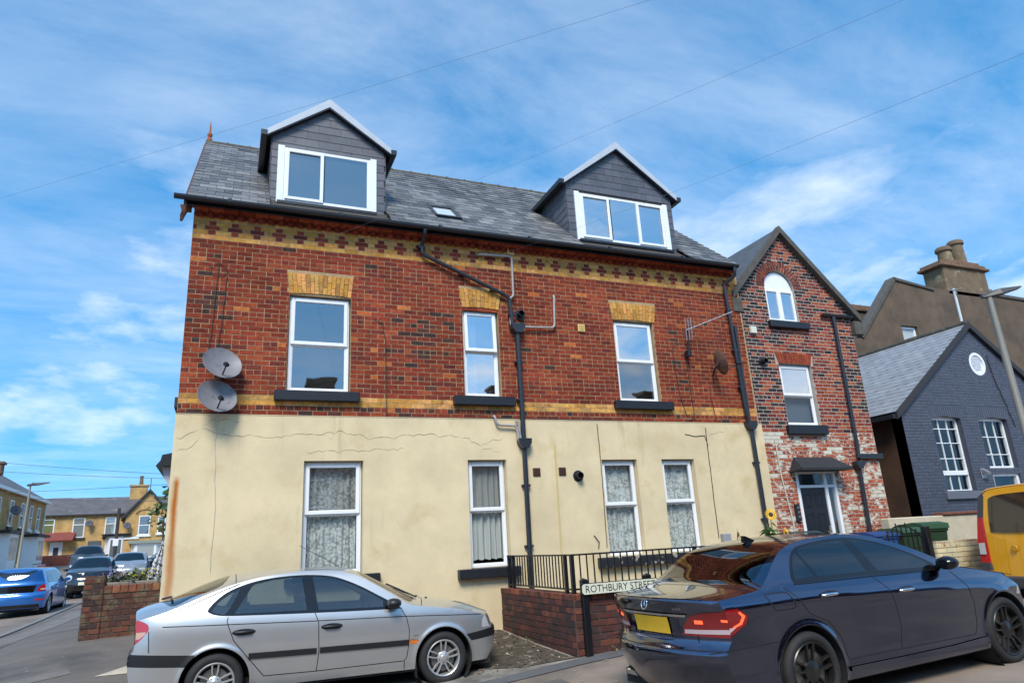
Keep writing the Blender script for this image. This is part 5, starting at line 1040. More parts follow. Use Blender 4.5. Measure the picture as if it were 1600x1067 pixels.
# ---------------------------------------------------------------- street lamps and wires
galv = mat('galvanised_post', (.24,.225,.19), .55, .2, var=.15, vscale=6, streak=True); lampm = mat('lamp_head',(.03,.03,.035),.45)
def lamp(base, top, label, r0=.085, r1=.055, head=(.62,.0), col=None):
    o = root('street_lamp', base, label, 'street lamp'); b,t_ = Vector(base),Vector(top); tubeobj('post', [b,b+Vector((0,0,1.2)),b+Vector((0,0,1.25)),t_], [r0*1.35,r0*1.3,r0,r1], col or galv, o, 14)
    hx,hy = head; m2 = MB(); d = Vector((hx,hy,.10)); n = d.normalized(); s = Vector((-n.y,n.x,0)).normalized(); u = n.cross(s)
    a = t_-n*.14; e = t_+d
    m2.add([a+s*.06-u*.02,a-s*.06-u*.02,t_+d*.35+s*.13-u*.04,t_+d*.35-s*.13-u*.04,e+s*.09,e-s*.09,a+s*.05+u*.07,a-s*.05+u*.07,t_+d*.35+s*.1+u*.08,t_+d*.35-s*.1+u*.08,e+s*.08+u*.03,e-s*.08+u*.03],
           [(0,2,3,1),(2,4,5,3),(6,7,9,8),(8,9,11,10),(0,6,8,2),(2,8,10,4),(1,3,9,7),(3,5,11,9),(4,10,11,5),(0,1,7,6)]); m2.build('lamp_head', lampm, o)
    m2 = MB(); m2.cbox((t_.x+.06,t_.y-.03,t_.z+.08),(t_.x+.13,t_.y+.04,t_.z+.16),.01); m2.build('photocell', galv, o); return o
lamp((16.1,-2.0,.4),(16.05,-2.0,6.22),'tall grey street lamp at the right in front of the blue house',.08,.062,(.55,-.35))
lamp((-8.6,31.2,.7),(-8.55,31.2,5.75),'grey street lamp on the far left pavement',.065,.045,(.85,-.2)); 
tp = root('wooden_pole', (-6.4,47.3,1.3), 'dark pole with a small white notice before the far houses', 'pole'); tubeobj('post', [(-6.4,47.3,1.2),(-6.4,47.3,5.6)], .11, mat('dark_wood',(.05,.04,.035),.9), tp); m2 = MB(); m2.cbox((-6.58,47.15,2.95),(-6.22,47.2,3.45),.01); m2.build('notice', mat('notice_white',(.75,.75,.75),.6), tp)
def wire(a, b, sag, label, r=.006, m=None, n=26):
    a,b = Vector(a),Vector(b); tag(tubeobj('overhead_wire', [a+(b-a)*i/n-Vector((0,0,sag*4*(i/n)*(1-i/n))) for i in range(n+1)], r, m or cab, None, 5), label, 'wire')
wgrey = mat('grey_wire',(.10,.11,.13),.6); wpale = mat('pale_grey_wire',(.22,.27,.34),.6)
wire((-11.7, 12.46, 9.68),(9.96, -12.03, 6.49),.15,'long overhead wire crossing the sky above the left dormer',.0016,wgrey)
wire((1.75, -0.02, 6.55),(5.24, -13.1, 3.54),.1,'overhead wire running from the left part of the wall past the roof window',.0010,wpale)
wire((5.1, -0.02, 6.72),(4.45, -13.1, 2.94),.1,'overhead wire crossing in front of the right dormer',.0011,wpale)
wire((-17.17, 43.54, 9.03),(3.2, 21.28, 4.85),.2,'highest of the far wires above the side street',.012,wgrey)
wire((-17.13, 43.74, 8.35),(3.2, 21.29, 4.81),.2,'second highest of the far wires above the side street',.012,wgrey)
wire((-17.02, 44.24, 6.64),(3.19, 21.22, 5.03),.2,'third highest of the far wires above the side street',.012,wgrey)
wire((-13.9, 43.01, 6.34),(2.57, 21.8, 4.07),.2,'lowest of the far wires above the side street',.012,wgrey)
# ---------------------------------------------------------------- far houses
ybr = brick_tex('yellow_brickwork', (.56,.34,.12),(.45,.27,.095),(.40,.28,.13)); ybry = brick_tex('yellow_brickwork_side', (.46,.27,.085),(.36,.20,.06),(.38,.27,.13),axis='Y')
fslate = mat('far_slate', (.105,.095,.095), .6, var=.3, vscale=1.2, bump=.3, bscale=12, dirt=((.22,.21,.2),.58,.72,.8)); fgl = glass('far_glass', refl=.12, boost=1.6)
ftrim = mat('far_trim', (.02,.02,.022), .6); fwhite = mat('far_white', (.74,.74,.72), .45)
def fwin(parent, a, b, c, d, f, m=None, label=None, mid=.35, net=True, sl=None):
    """f(u,depth,z) places a window on a far wall"""
    mb = MB(); w = .09
    def bx(u0,u1,z0,z1,d0,d1): mb.prism([(u0,z0),(u1,z0),(u1,z1),(u0,z1)],d0,d1,lambda p,q,e:f(p,e,q))
    bx(a,a+w,c,d,-.05,.02); bx(b-w,b,c,d,-.05,.02); bx(a+w,b-w,c,c+w,-.05,.02); bx(a+w,b-w,d-w,d,-.05,.02); zt = d-(d-c)*mid; bx(a+w,b-w,zt-.04,zt+.04,-.045,.02)
    o = mb.build('window', fwhite, parent)
    if label: o['label'] = label
    g = MB(); g.add([f(a+w,-.02,c+w),f(b-w,-.02,c+w),f(b-w,-.02,d-w),f(a+w,-.02,d-w)],[(0,1,2,3)]); g.build('pane', fgl, o)
    g = MB(); g.add([f(a+w,-.008,c+w),f(b-w,-.008,c+w),f(b-w,-.008,d-w),f(a+w,-.008,d-w)],[(0,1,2,3)]); g.build('pane_backing', m or mat('far_net',(.30,.30,.29),.9), o)
    mb = MB(); mb.prism([(a-.12,c-.17),(b+.12,c-.17),(b+.12,c),(a-.12,c)],-.14,.02,lambda p,q,e:f(p,e,q)); mb.build('sill', sl or ftrim, o); return o
house_front = lambda u,d,z:(d,u,z)
for u_ in (1.5,4.4): fwin(house,u_,u_+1.05,4.2,5.9,house_front,None,None,.5)
FY = 66.0; ff = lambda u,d,z:(u,FY+d,z)
def far_house(x0,x1,label,wins,extra,gable=False):
    o = root('terraced_house', ((x0+x1)/2,FY,2), label, 'house', 'yellow brick houses across the side street'); m2 = MB(); m2.box((x0,FY,1),(x1,FY+7,6.48)); m2.build('wall', ybr, o)
    m2 = MB(); m2.add([(x0,FY-.25,6.42),(x1,FY-.25,6.42),(x1,FY+3.5,8.25),(x0,FY+3.5,8.25),(x1,FY+7.2,6.42),(x0,FY+7.2,6.42),(x0,FY-.25,6.34),(x1,FY-.25,6.34)],[(0,1,2,3),(3,2,4,5),(6,7,1,0)]); m2.build('roof', fslate, o)
    m2 = MB(); m2.box((x0+.01,FY-.32,6.30),(x1-.01,FY-.02,6.42)); m2.build('gutter', ftrim, o)
    for k in range(int((x1-x0)/.5)): m2 = MB(); m2.box((x0+.2+k*.5,FY-.12,6.12),(x0+.38+k*.5,FY,6.29)); m2.build('corbel', ybr, o)
    for w in wins: fwin(o,*w[:4],ff,*w[4:])
    extra(o); return o
def bay(o,a,b,c,d,canopy):
    m2 = MB(); m2.prism([(a,FY),(a+.45,FY-.7),(b-.45,FY-.7),(b,FY)],1.2,d+.15,lambda p,q,e:(p,q,e)); bo_ = m2.build('bay', fwhite, o)
    for u0,u1 in ((a+.55,a+.55+(b-a-1.1)*.5-.04),(a+.55+(b-a-1.1)*.5+.04,b-.55)): g = MB(); g.add([(u0,FY-.705,c),(u1,FY-.705,c),(u1,FY-.705,d-.15),(u0,FY-.705,d-.15)],[(0,1,2,3)]); g.build('pane', mat('far_dark_glass',(.10,.11,.115),.12), bo_)
    m2 = MB(); m2.box((a-.15,FY-.85,d+.15),(b+.15,FY,d+.33)); m2.box((a-.25,FY-.95,d+.33),(b+.25,FY,d+.40)); m2.build('canopy', canopy, bo_)
def h1(o): 
    m2 = MB(); m2.cbox((-14.0,FY-.06,2.0),(-13.0,FY-.0,4.0),.01); dd = m2.build('door', fwhite, o); m2 = MB(); m2.cbox((-13.7,FY-.1,2.3),(-13.3,FY-.06,3.5),.01); m2.build('door_panel', mat('far_dark_panel',(.05,.03,.04),.4), dd)
    m2 = MB(); m2.add([(-14.6,FY-1.0,4.15),(-12.1,FY-1.0,4.15),(-12.1,FY,4.85),(-14.6,FY,4.85),(-14.6,FY-1.0,4.05),(-12.1,FY-1.0,4.05),(-12.1,FY,4.05)],[(0,1,2,3),(4,5,1,0),(5,6,2,1)]); m2.build('porch_roof', mat('red_tile',(.20,.045,.035),.8,var=.2,vscale=4), o)
    m2 = MB(); m2.box((-11.0,FY-.06,3.0),(-9.9,FY-.01,3.1)); m2.box((-11.0,FY-.06,3.5),(-9.9,FY-.01,3.58)); m2.box((-11.0,FY-.04,3.1),(-9.9,FY-.01,3.95),None); m2.build('low_window', mat('far_dark_glass',(.10,.11,.115),.12), o)
far_house(-16.5,-9.9,'yellow brick terraced house with a red tiled porch',[(-14.75,-13.85,4.6,6.05,mat('green_blind',(.22,.24,.09),.9)),(-12.4,-11.4,4.3,6.1)],h1)
far_house(-9.9,-7.4,'yellow brick terraced house with a dark bay canopy',[(-9.95+.2,-8.85,4.3,6.1)],lambda o:bay(o,-9.6,-7.6,2.3,4.1,ftrim))
def h3(o):
    m2 = MB(); m2.add([(-8.0,FY-.6,6.0),(-4.2,FY-.6,6.0),(-6.1,FY-.6,8.3)],[(0,1,2)]); m2.add([(-8.0,FY-.6,1),(-4.2,FY-.6,1),(-4.2,FY-.6,6.0),(-8.0,FY-.6,6.0)],[(0,1,2,3)]); m2.add([(-8.0,FY-.6,1),(-8.0,FY,1),(-8.0,FY,6.5),(-8.0,FY-.6,6.0)],[(0,1,2,3)]); m2.build('gable_wall', ybr, o)
    for s_ in (-1,1):
        m2 = MB(); ex = -6.1+s_*2.25; m2.prism([(ex,5.65),(-6.1,8.35),(-6.1,8.62),(ex,5.95)],FY-.85,FY+3,lambda p,q,e:(p,e,q)); m2.build('gable_verge', ftrim, o)
    tubeobj('finial', [(-6.1,FY-.8,8.5),(-6.1,FY-.8,9.6)], .035, ftrim, o, 6)
    f2 = lambda u,d,z:(u,FY-.6+d,z); fwin(o,-6.85,-5.85,4.3,6.1,f2,mat('far_dark_blind',(.10,.11,.13),.6),None,.5,sl=fwhite); fwin(o,-5.2,-4.5,4.4,6.0,f2,mat('far_dark_blind',(.10,.11,.13),.6),None,.5,sl=fwhite)
    m2 = MB()
    for i in range(13): a0 = math.pi*i/13; m2.prism([(-6.35+r_*math.cos(a),6.2+r_*.6*math.sin(a)) for r_,a in ((.65,a0),(.85,a0),(.85,a0+.2),(.65,a0+.2))],FY-.63,FY-.6,lambda p,q,e:(p,e,q))
    m2.build('arch_band', orb, o); m2 = MB(); m2.box((-8.0,FY-.7,3.95),(-6.7,FY-.6,4.15)); m2.build('white_band', fwhite, o)
    m2 = MB(); m2.prism([(-7.3,FY-.6),(-6.9,FY-1.2),(-5.1,FY-1.2),(-4.6,FY-.6)],1.2,3.5,lambda p,q,e:(p,q,e)); b_ = m2.build('bay', fwhite, o); g = MB(); g.add([(-6.7,FY-1.206,2.3),(-5.3,FY-1.206,2.3),(-5.3,FY-1.206,3.3),(-6.7,FY-1.206,3.3)],[(0,1,2,3)]); g.build('pane', mat('far_pale_glass',(.32,.34,.33),.15), b_); m2 = MB(); m2.box((-7.5,FY-1.4,3.5),(-4.4,FY-.6,3.75)); m2.build('canopy', mat('far_green_canopy',(.22,.26,.22),.6), b_)
far_house(-7.4,-3.0,'yellow brick house with a pointed gable at the end of the side street',[],h3)
def fchim(x,y,z0,z1,w,m,label,pots=2):
    o = root('chimney_stack', (x,y,z0), label, 'chimney'); m2 = MB(); m2.cbox((x-w,y-.4,z0),(x+w,y+.4,z1),.02); m2.build('stack', m, o); m2 = MB(); m2.cbox((x-w-.12,y-.5,z1),(x+w+.12,y+.5,z1+.2),.02); m2.build('cap', m, o)
    for k in range(pots): xx = x-w*.55+k*w*1.1/max(1,pots-1) if pots>1 else x+w*.2; m2 = MB(); m2.lathe([(.2,0),(.15,.75),(.19,.78),(.19,.9),(.12,.9)],(xx,y,z1+.2),(0,0,1),10); m2.build('pot', chm, o)
fchim(-7.5,FY+3.3,7.6,9.2,.75,ybr,'yellow chimney stack on the ridge of the far terrace',1); fchim(-14.6,FY+6,7.4,8.25,.8,orb,'low orange chimney stack behind the far terrace roof',0)
# terrace on the left side of the street
LX = -13.0; fl = lambda u,d,z:(LX-d,u,z)
lt = root('end_terrace', (LX-3,50,1.5), 'yellow brick terrace with white bay windows on the left side street', 'house'); m2 = MB(); m2.box((LX-7,36,.6),(LX,57.2,6.95)); m2.build('wall', ybry, lt)
m2 = MB(); m2.add([(LX+.3,36,6.95),(LX+.3,57.4,6.95),(LX-3.5,57.4,9.3),(LX-3.5,36,9.3),(LX-7.3,57.4,6.95),(LX-7.3,36,6.95)],[(0,1,2,3),(3,2,4,5)]); m2.add([(LX,57.2,6.9),(LX-7,57.2,6.9),(LX-3.5,57.2,9.2)],[(0,1,2)]); m2.build('roof', fslate, lt)
m2 = MB(); m2.box((LX+.12,36,6.78),(LX+.36,57.4,6.98)); m2.build('gutter', fwhite, lt); m2 = MB(); m2.box((LX+.02,57.0,1.5),(LX+.10,57.15,6.8)); m2.build('downpipe', fwhite, lt)
for k,y in enumerate((43.6,46.7,49.6,52.2,54.6)):
    fwin(lt,y,y+.95,4.55,6.35,fl,mat('far_net',(.30,.30,.29),.9),None,.5,sl=fwhite if k>2 else ftrim)
for y in (43.8,51.5):
    m2 = MB(); m2.prism([(LX,y-.2),(LX+.85,y+.5),(LX+.85,y+2.6),(LX,y+3.3)],.8,4.0,lambda p,q,e:(p,q,e)); b_ = m2.build('bay', fwhite, lt)
    for u0,u1 in ((y+.65,y+1.5),(y+1.6,y+2.45)): g = MB(); g.add([(LX+.856,u0,2.3),(LX+.856,u1,2.3),(LX+.856,u1,3.75),(LX+.856,u0,3.75)],[(0,1,2,3)]); g.build('pane', mat('far_pale_glass',(.32,.34,.33),.15), b_)
    g = MB(); g.add([(LX+.11,y-.10,2.3),(LX+.72,y+.40,2.3),(LX+.72,y+.40,3.75),(LX+.11,y-.10,3.75)],[(0,1,2,3)]); g.build('pane', mat('far_pale_glass',(.32,.34,.33),.15), b_)
    m2 = MB(); m2.box((LX,y-.4,4.0),(LX+1.05,y+3.5,4.2)); m2.build('canopy', ftrim, b_)
fchim(LX-3.0,44.5,8.9,11.0,.8,ybr,'yellow chimney stack with two pots on the left terrace'); fchim(LX-3.5,54.2,8.9,9.7,.9,orb,'orange chimney stack on the left terrace roof',0)
def fdish(c,label): o = root('satellite_dish', c, label, 'satellite dish'); m2 = MB(); m2.lathe([(0,-.06),(.2,-.04),(.33,.0),(.33,.02),(.2,-.02),(0,-.04)],c,(.4,-.9,.25),20); m2.build('reflector', mat('far_dish',(.10,.10,.11),.6), o, smooth=True); tubeobj('bracket',[c,(c[0],c[1]+.5,c[2]-.3)],.04,ftrim,o,6)
fdish((-11.0,FY-.45,5.55),'small dark dish between two upper windows of the far terrace'); fdish((LX+.5,46.3,5.6),'dark dish on the left terrace beside its upper windows'); fdish((-7.75,FY-1.05,5.2),'dark dish on the far gabled house')
rbw = MB(); rbw.cbox((-14.5,FY-4.2,1.5),(-9.5,FY-3.95,2.75),.02); tag(rbw.build('front_garden_wall', mat('far_red_brick',(.17,.05,.035),.9,var=.3,vscale=2)),'red brick garden wall before the far terrace','wall')
# houses on the near side of the street, behind the camera: seen only as reflections
opp = root('opposite_terrace', (6,-22,0), 'brick terrace across the road, mirrored in the windows', 'house'); m2 = MB(); m2.box((-14,-28,-.1),(34,-21,5.6)); m2.build('wall', brick_tex('opposite_brickwork',(.24,.06,.035),(.18,.05,.03),(.3,.25,.2)), opp)
m2 = MB(); m2.add([(-14,-20.7,5.5),(34,-20.7,5.5),(34,-24.5,8.6),(-14,-24.5,8.6),(34,-28.3,5.5),(-14,-28.3,5.5)],[(0,3,2,1),(3,5,4,2)]); m2.build('roof', fslate, opp)
for x in (-6,5.0,15,25): m2 = MB(); m2.cbox((x-.7,-25,7.8),(x+.7,-24,10.0),.02); m2.cbox((x-.8,-25.1,10.0),(x+.8,-23.9,10.2),.02); c_ = m2.build('chimney', orb, opp)
for x in np.arange(-12,33,3.2):
    for z0,z1 in ((.9,2.4),(3.5,4.9)): m2 = MB(); m2.cbox((x,-21.02,z0),(x+1.2,-20.96,z1),.01); w_ = m2.build('window', fwhite, opp); m2 = MB(); m2.box((x+.1,-20.97,z0+.1),(x+1.1,-20.95,z1-.1)); m2.build('pane', mat('far_dark_glass',(.10,.11,.115),.12), w_)

# litter and weeds on the soil beside the low wall
lm = MB(); r_ = random.Random(9)
for _ in range(420):
    x,y = r_.uniform(3.3,4.95),-.1-2.4*r_.random()**.8
    if y < -2.5+.5*max(0,4-x): continue
    z = H(x,y)+.02; a = r_.uniform(0,6.28); L_ = r_.uniform(.008,.03); d = Vector((math.cos(a),math.sin(a),r_.uniform(-.3,.5)))*L_; e = Vector((-math.sin(a),math.cos(a),r_.uniform(-.2,.4)))*L_*.6; p = Vector((x,y,z))
    lm.add([p-d,p-e,p+d,p+e],[(0,1,2,3)],r_.choice([(.20,.14,.08),(.12,.08,.045),(.32,.27,.2),(.07,.05,.03),(.45,.42,.36)]))
for cx_,cy_,n in ((6.9,-2.68,30),(5.6,-2.70,25),(4.95,-1.2,20),(4.3,-.08,25),(3.6,-.08,20),(7.6,-2.68,20)):
    leaves(lm,(cx_,cy_,H(cx_,cy_)+.03),n,(.10,.03,.02),.04,[(.06,.10,.03),(.10,.12,.05),(.16,.13,.06)],seed=int(cx_*10))
tag(lm.build('leaf_litter', leaf_m), 'dead leaves and weeds along the foot of the walls', 'litter', kind='stuff')
# ---------------------------------------------------------------- vehicles
def paint(name, col, metal=.55, rough=.32, coat=1., cior=1.6):
    return mat(name, col, rough, metal, coat=coat, var=.04, vscale=3, coat_ior=cior)
tyre_m = mat('tyre_rubber', (.016,.016,.017), .75, var=.25, vscale=20, bump=.2, bscale=80); trim_m = mat('black_trim', (.012,.012,.013), .45); gloss_b = mat('gloss_black', (.006,.006,.007), .12)
seam_m = mat('panel_gap', (.008,.008,.009), .8); chrome_m = mat('chrome', (.75,.75,.76), .12, 1.); under_m = mat('underbody', (.012,.012,.012), .9); seat_m = mat('seat_cloth', (.035,.036,.04), .9)
redl = mat('red_lens', (.42,.012,.012), .12, coat=1.); redd = mat('dark_red_lens', (.22,.006,.008), .10, coat=1.); clearl = mat('clear_lens', (.62,.62,.62), .10, .3, coat=1.); amber = mat('amber_lens', (.62,.16,.02), .15, coat=1.); plate_y = mat('yellow_plate', (.72,.42,.02), .5); plate_w = mat('white_plate', (.70,.68,.5), .5)
cglass = glass('car_glass', (.42,.48,.48), .08, 1.6, wavy=0); tglass = glass('tinted_car_glass', (.07,.075,.08), .07, 1.55, wavy=0)
def pch(pts, sig=0):
    """smooth curve through (x,y) points (monotone cubic), vectorised"""
    P = np.array(sorted(pts), float); x,y = P[:,0],P[:,1]; h = np.diff(x); d = np.diff(y)/h; m = np.zeros(len(x))
    for i in range(1,len(x)-1):
        if d[i-1]*d[i] > 0: w1,w2 = 2*h[i]+h[i-1],h[i]+2*h[i-1]; m[i] = (w1+w2)/(w1/d[i-1]+w2/d[i])
    m[0],m[-1] = d[0],d[-1]
    def f0(v):
        v = np.clip(np.asarray(v,float),x[0],x[-1]); i = np.clip(np.searchsorted(x,v)-1,0,len(h)-1); t = (v-x[i])/h[i]
        return (2*t**3-3*t**2+1)*y[i]+(t**3-2*t**2+t)*h[i]*m[i]+(-2*t**3+3*t**2)*y[i+1]+(t**3-t**2)*h[i]*m[i+1]
    if not sig: return f0
    st = .004; g = np.arange(x[0]-3*sig,x[-1]+3*sig+st,st); q = f0(g)           # ease the joints of the curve so that reflections flow
    lo,hi = g < x[0], g > x[-1]; q[lo] = y[0]+(g[lo]-x[0])*m[0]; q[hi] = y[-1]+(g[hi]-x[-1])*m[-1]
    k = np.exp(-.5*(np.arange(-int(3*sig/st),int(3*sig/st)+1)*st/sig)**2); k /= k.sum(); n = len(k)//2; q2 = np.convolve(np.r_[np.full(n,q[0])+np.arange(-n,0)*(q[1]-q[0]),q,np.full(n,q[-1])+np.arange(1,n+1)*(q[-1]-q[-2])],k,'valid')
    return lambda v: np.interp(v,g,q2)
def smoothpoly(p, k=6, closed=True):
    """Catmull-Rom through polygon corners"""
    n = len(p); o = []
    for i in range(n if closed else n-1):
        a,b,c,d = (Vector(p[(i+j)%n]) if closed else Vector(p[min(max(i+j,0),n-1)]) for j in (-1,0,1,2))
        for s in range(k): t = s/k; q = .5*((2*b)+(c-a)*t+(2*a-5*b+4*c-d)*t*t+(3*b-a-3*c+d)*t**3); o.append((q.x,q.y))
    if not closed: o.append(tuple(p[-1]))
    return o
def dens(p, s=.05, closed=True):
    o = []; n = len(p)
    for i in range(n if closed else n-1):
        a,b = p[i],p[(i+1)%n]; k = max(1,int(math.hypot(b[0]-a[0],b[1]-a[1])/s)); o += [(a[0]+(b[0]-a[0])*j/k,a[1]+(b[1]-a[1])*j/k) for j in range(k)]
    if not closed: o.append(p[-1])
    return o
def patches(parent, outline, regions, mp, base, grid, extra=(), mirror=True, flip=False):
    """cut a curved skin into named pieces. regions: (name, polygon, material, offset, label) - later ones win. mp(a,b)->xyz"""
    xs = [q[0] for q in outline]; ys = [q[1] for q in outline]
    g = [(x+random.uniform(-.1,.1)*grid*0,y) for x in np.arange(min(xs)+grid*.5,max(xs),grid) for y in np.arange(min(ys)+grid*.4,max(ys),grid*.8) if in_poly(outline,x,y)]
    g += [q for q in extra if in_poly(outline,*q)]
    v,f = cdt([outline]+[r[1] for r in regions], g); groups = {}
    for t in f:
        cx = sum(v[i][0] for i in t)/3; cy = sum(v[i][1] for i in t)/3
        if not in_poly(outline,cx,cy): continue
        w = -1
        for k,r in enumerate(regions):
            if in_poly(r[1],cx,cy): w = k
        groups.setdefault(w,[]).append(t)
    V = np.array(v); e = 2e-3
    P = np.array([mp(a,b) for a,b in v]); Pa = np.array([mp(a+e,b) for a,b in v])-np.array([mp(a-e,b) for a,b in v]); Pb = np.array([mp(a,b+e) for a,b in v])-np.array([mp(a,b-e) for a,b in v])
    Nn = np.cross(Pa,Pb); Nn /= np.maximum(np.linalg.norm(Nn,axis=1,keepdims=True),1e-9)
    if flip: Nn = -Nn
    res = []
    for w,tris in groups.items():
        nm,_,m,off,*lab = (base[0],None,base[1],0) if w < 0 else regions[w]
        if m is None: continue
        ids = sorted(set(i for t in tris for i in t)); ix = {i:k for k,i in enumerate(ids)}
        for sgn in ((1,-1) if mirror else (1,)):
            Q = P[ids]+Nn[ids]*off; NN = Nn[ids].copy()
            if sgn < 0: Q = Q*[1,-1,1]; NN = NN*[1,-1,1]
            F = []
            for t in tris:
                t2 = [ix[i] for i in t]; a,b,c = (Q[i] for i in t2[:3])
                if np.dot(np.cross(b-a,c-a),NN[t2[0]]) < 0: t2 = t2[::-1]
                F.append(t2)
            me = bpy.data.meshes.new(nm); me.from_pydata([tuple(q) for q in Q],[],F); me.materials.append(m); me.polygons.foreach_set('use_smooth',[True]*len(F))
            me.normals_split_custom_set_from_vertices([tuple(q) for q in NN]); me.update()
            o = link(bpy.data.objects.new(nm,me),parent); res.append((nm,sgn,o))
            if lab and lab[0]: o['label'] = lab[0]
    return res
def ribbon(parent, name, pts, mp, w, off, m, mirror=True, closed=False):
    pts = dens(pts,.04,closed); pts = pts+[pts[0]] if closed else pts
    for sgn in ((1,-1) if mirror else (1,)):
        vs = []
        for i,(a,b) in enumerate(pts):
            p0,p1 = pts[max(0,i-1)],pts[min(len(pts)-1,i+1)]; d = Vector((p1[0]-p0[0],p1[1]-p0[1])).normalized(); n = Vector((-d.y,d.x))*w/2; e = 2e-3
            A = np.array(mp(a+e,b))-np.array(mp(a-e,b)); B_ = np.array(mp(a,b+e))-np.array(mp(a,b-e)); nn = np.cross(A,B_); nn = nn/max(1e-9,np.linalg.norm(nn)); c0 = np.array(mp(a,b))
            if np.dot(nn,c0-np.array([c0[0],0,.6])) < 0: nn = -nn
            for s in (1,-1): q = np.array(mp(a+n.x*s,b+n.y*s))+nn*off; vs.append((q[0],q[1]*sgn,q[2]))
        mb = MB(); mb.add(vs,[(2*i,2*i+1,2*i+3,2*i+2) for i in range(len(pts)-1)]); mb.build(name, m, parent)
def wheel(parent, x, y, z, R, rim, width, style, rm_, side):
    """side -1: outer face towards -y"""
    mb = MB(); w = width/2; ax = (0,side,0); o = (x,y,z)
    mb.lathe([(rim,-w),(R-.03,-w),(R-.008,-w+.025),(R,-w+.06),(R,w-.06),(R-.008,w-.025),(R-.03,w-.004),(rim+.035,w),(rim+.012,w-.006),(rim,w-.02)],o,ax,44); ty = mb.build('wheel', tyre_m, parent, smooth=True, auto=45)
    mb = MB(); mb.lathe([(rim+.004,w-.016),(rim-.006,w-.006),(rim-.016,w-.012),(rim-.024,w-.05),(rim-.03,-w+.02),(rim-.02,-w)],o,ax,44); mb.build('rim', rm_, ty, smooth=True, auto=35)
    mb = MB(); mb.lathe([(0,w-.075),(rim-.02,w-.085)],o,ax,30); mb.build('brake_backing', under_m, ty)
    mb = MB(); mb.lathe([(.05,w-.07),(rim*.72,w-.07),(rim*.72,w-.08)],o,ax,30); mb.build('brake_disc', mat('brake_steel',(.25,.24,.23),.4,.9), ty)
    n,kind = style; A = Vector(ax); e1 = Vector((1,0,0)); e2 = Vector((0,0,1)); O = Vector(o)
    def pt(r,a,h): return O+A*h+e1*r*math.cos(a)+e2*r*math.sin(a)
    mb = MB()
    for i in range(n):
        a = 2*math.pi*i/n+.3
        for s in ((-1,1) if kind == 'double' else (0,)):
            if kind == 'double': i0,i1,h0,h1 = s*.30,s*.17,.13,.055
            else: i0,i1,h0,h1 = 0,0,.22,.11
            r0,r1 = rim*.30,rim-.012; vs = []
            for r,da,hw,ho in ((r0,i0,h0,w-.03),((r0+r1)/2,(i0+i1)/2,(h0+h1)*.42,w-.022),(r1,i1,h1,w-.014)):
                f = 1 if kind != 'double' else 1
                vs += [pt(r,a+da-hw,ho-.03),pt(r,a+da-hw*.75,ho),pt(r,a+da+hw*.75,ho),pt(r,a+da+hw,ho-.03)]
            mb.add(vs,[(4*j+k,4*j+k+1,4*j+5+k,4*j+4+k) for j in (0,1) for k in range(3)])
    mb.lathe([(rim*.36,w-.055),(rim*.36,w-.034),(rim*.30,w-.026),(rim*.16,w-.024),(rim*.13,w-.02),(0,w-.02)],o,ax,24); mb.build('spokes', rm_, ty, smooth=True, auto=30)
    mb = MB()
    for i in range(5): a = 2*math.pi*i/5+.9; c = pt(rim*.235,a,w-.0262); mb.lathe([(.0,.001),(.011,.001),(.011,-.01)],c,ax,8)
    mb.build('wheel_nuts', seam_m, ty); return ty
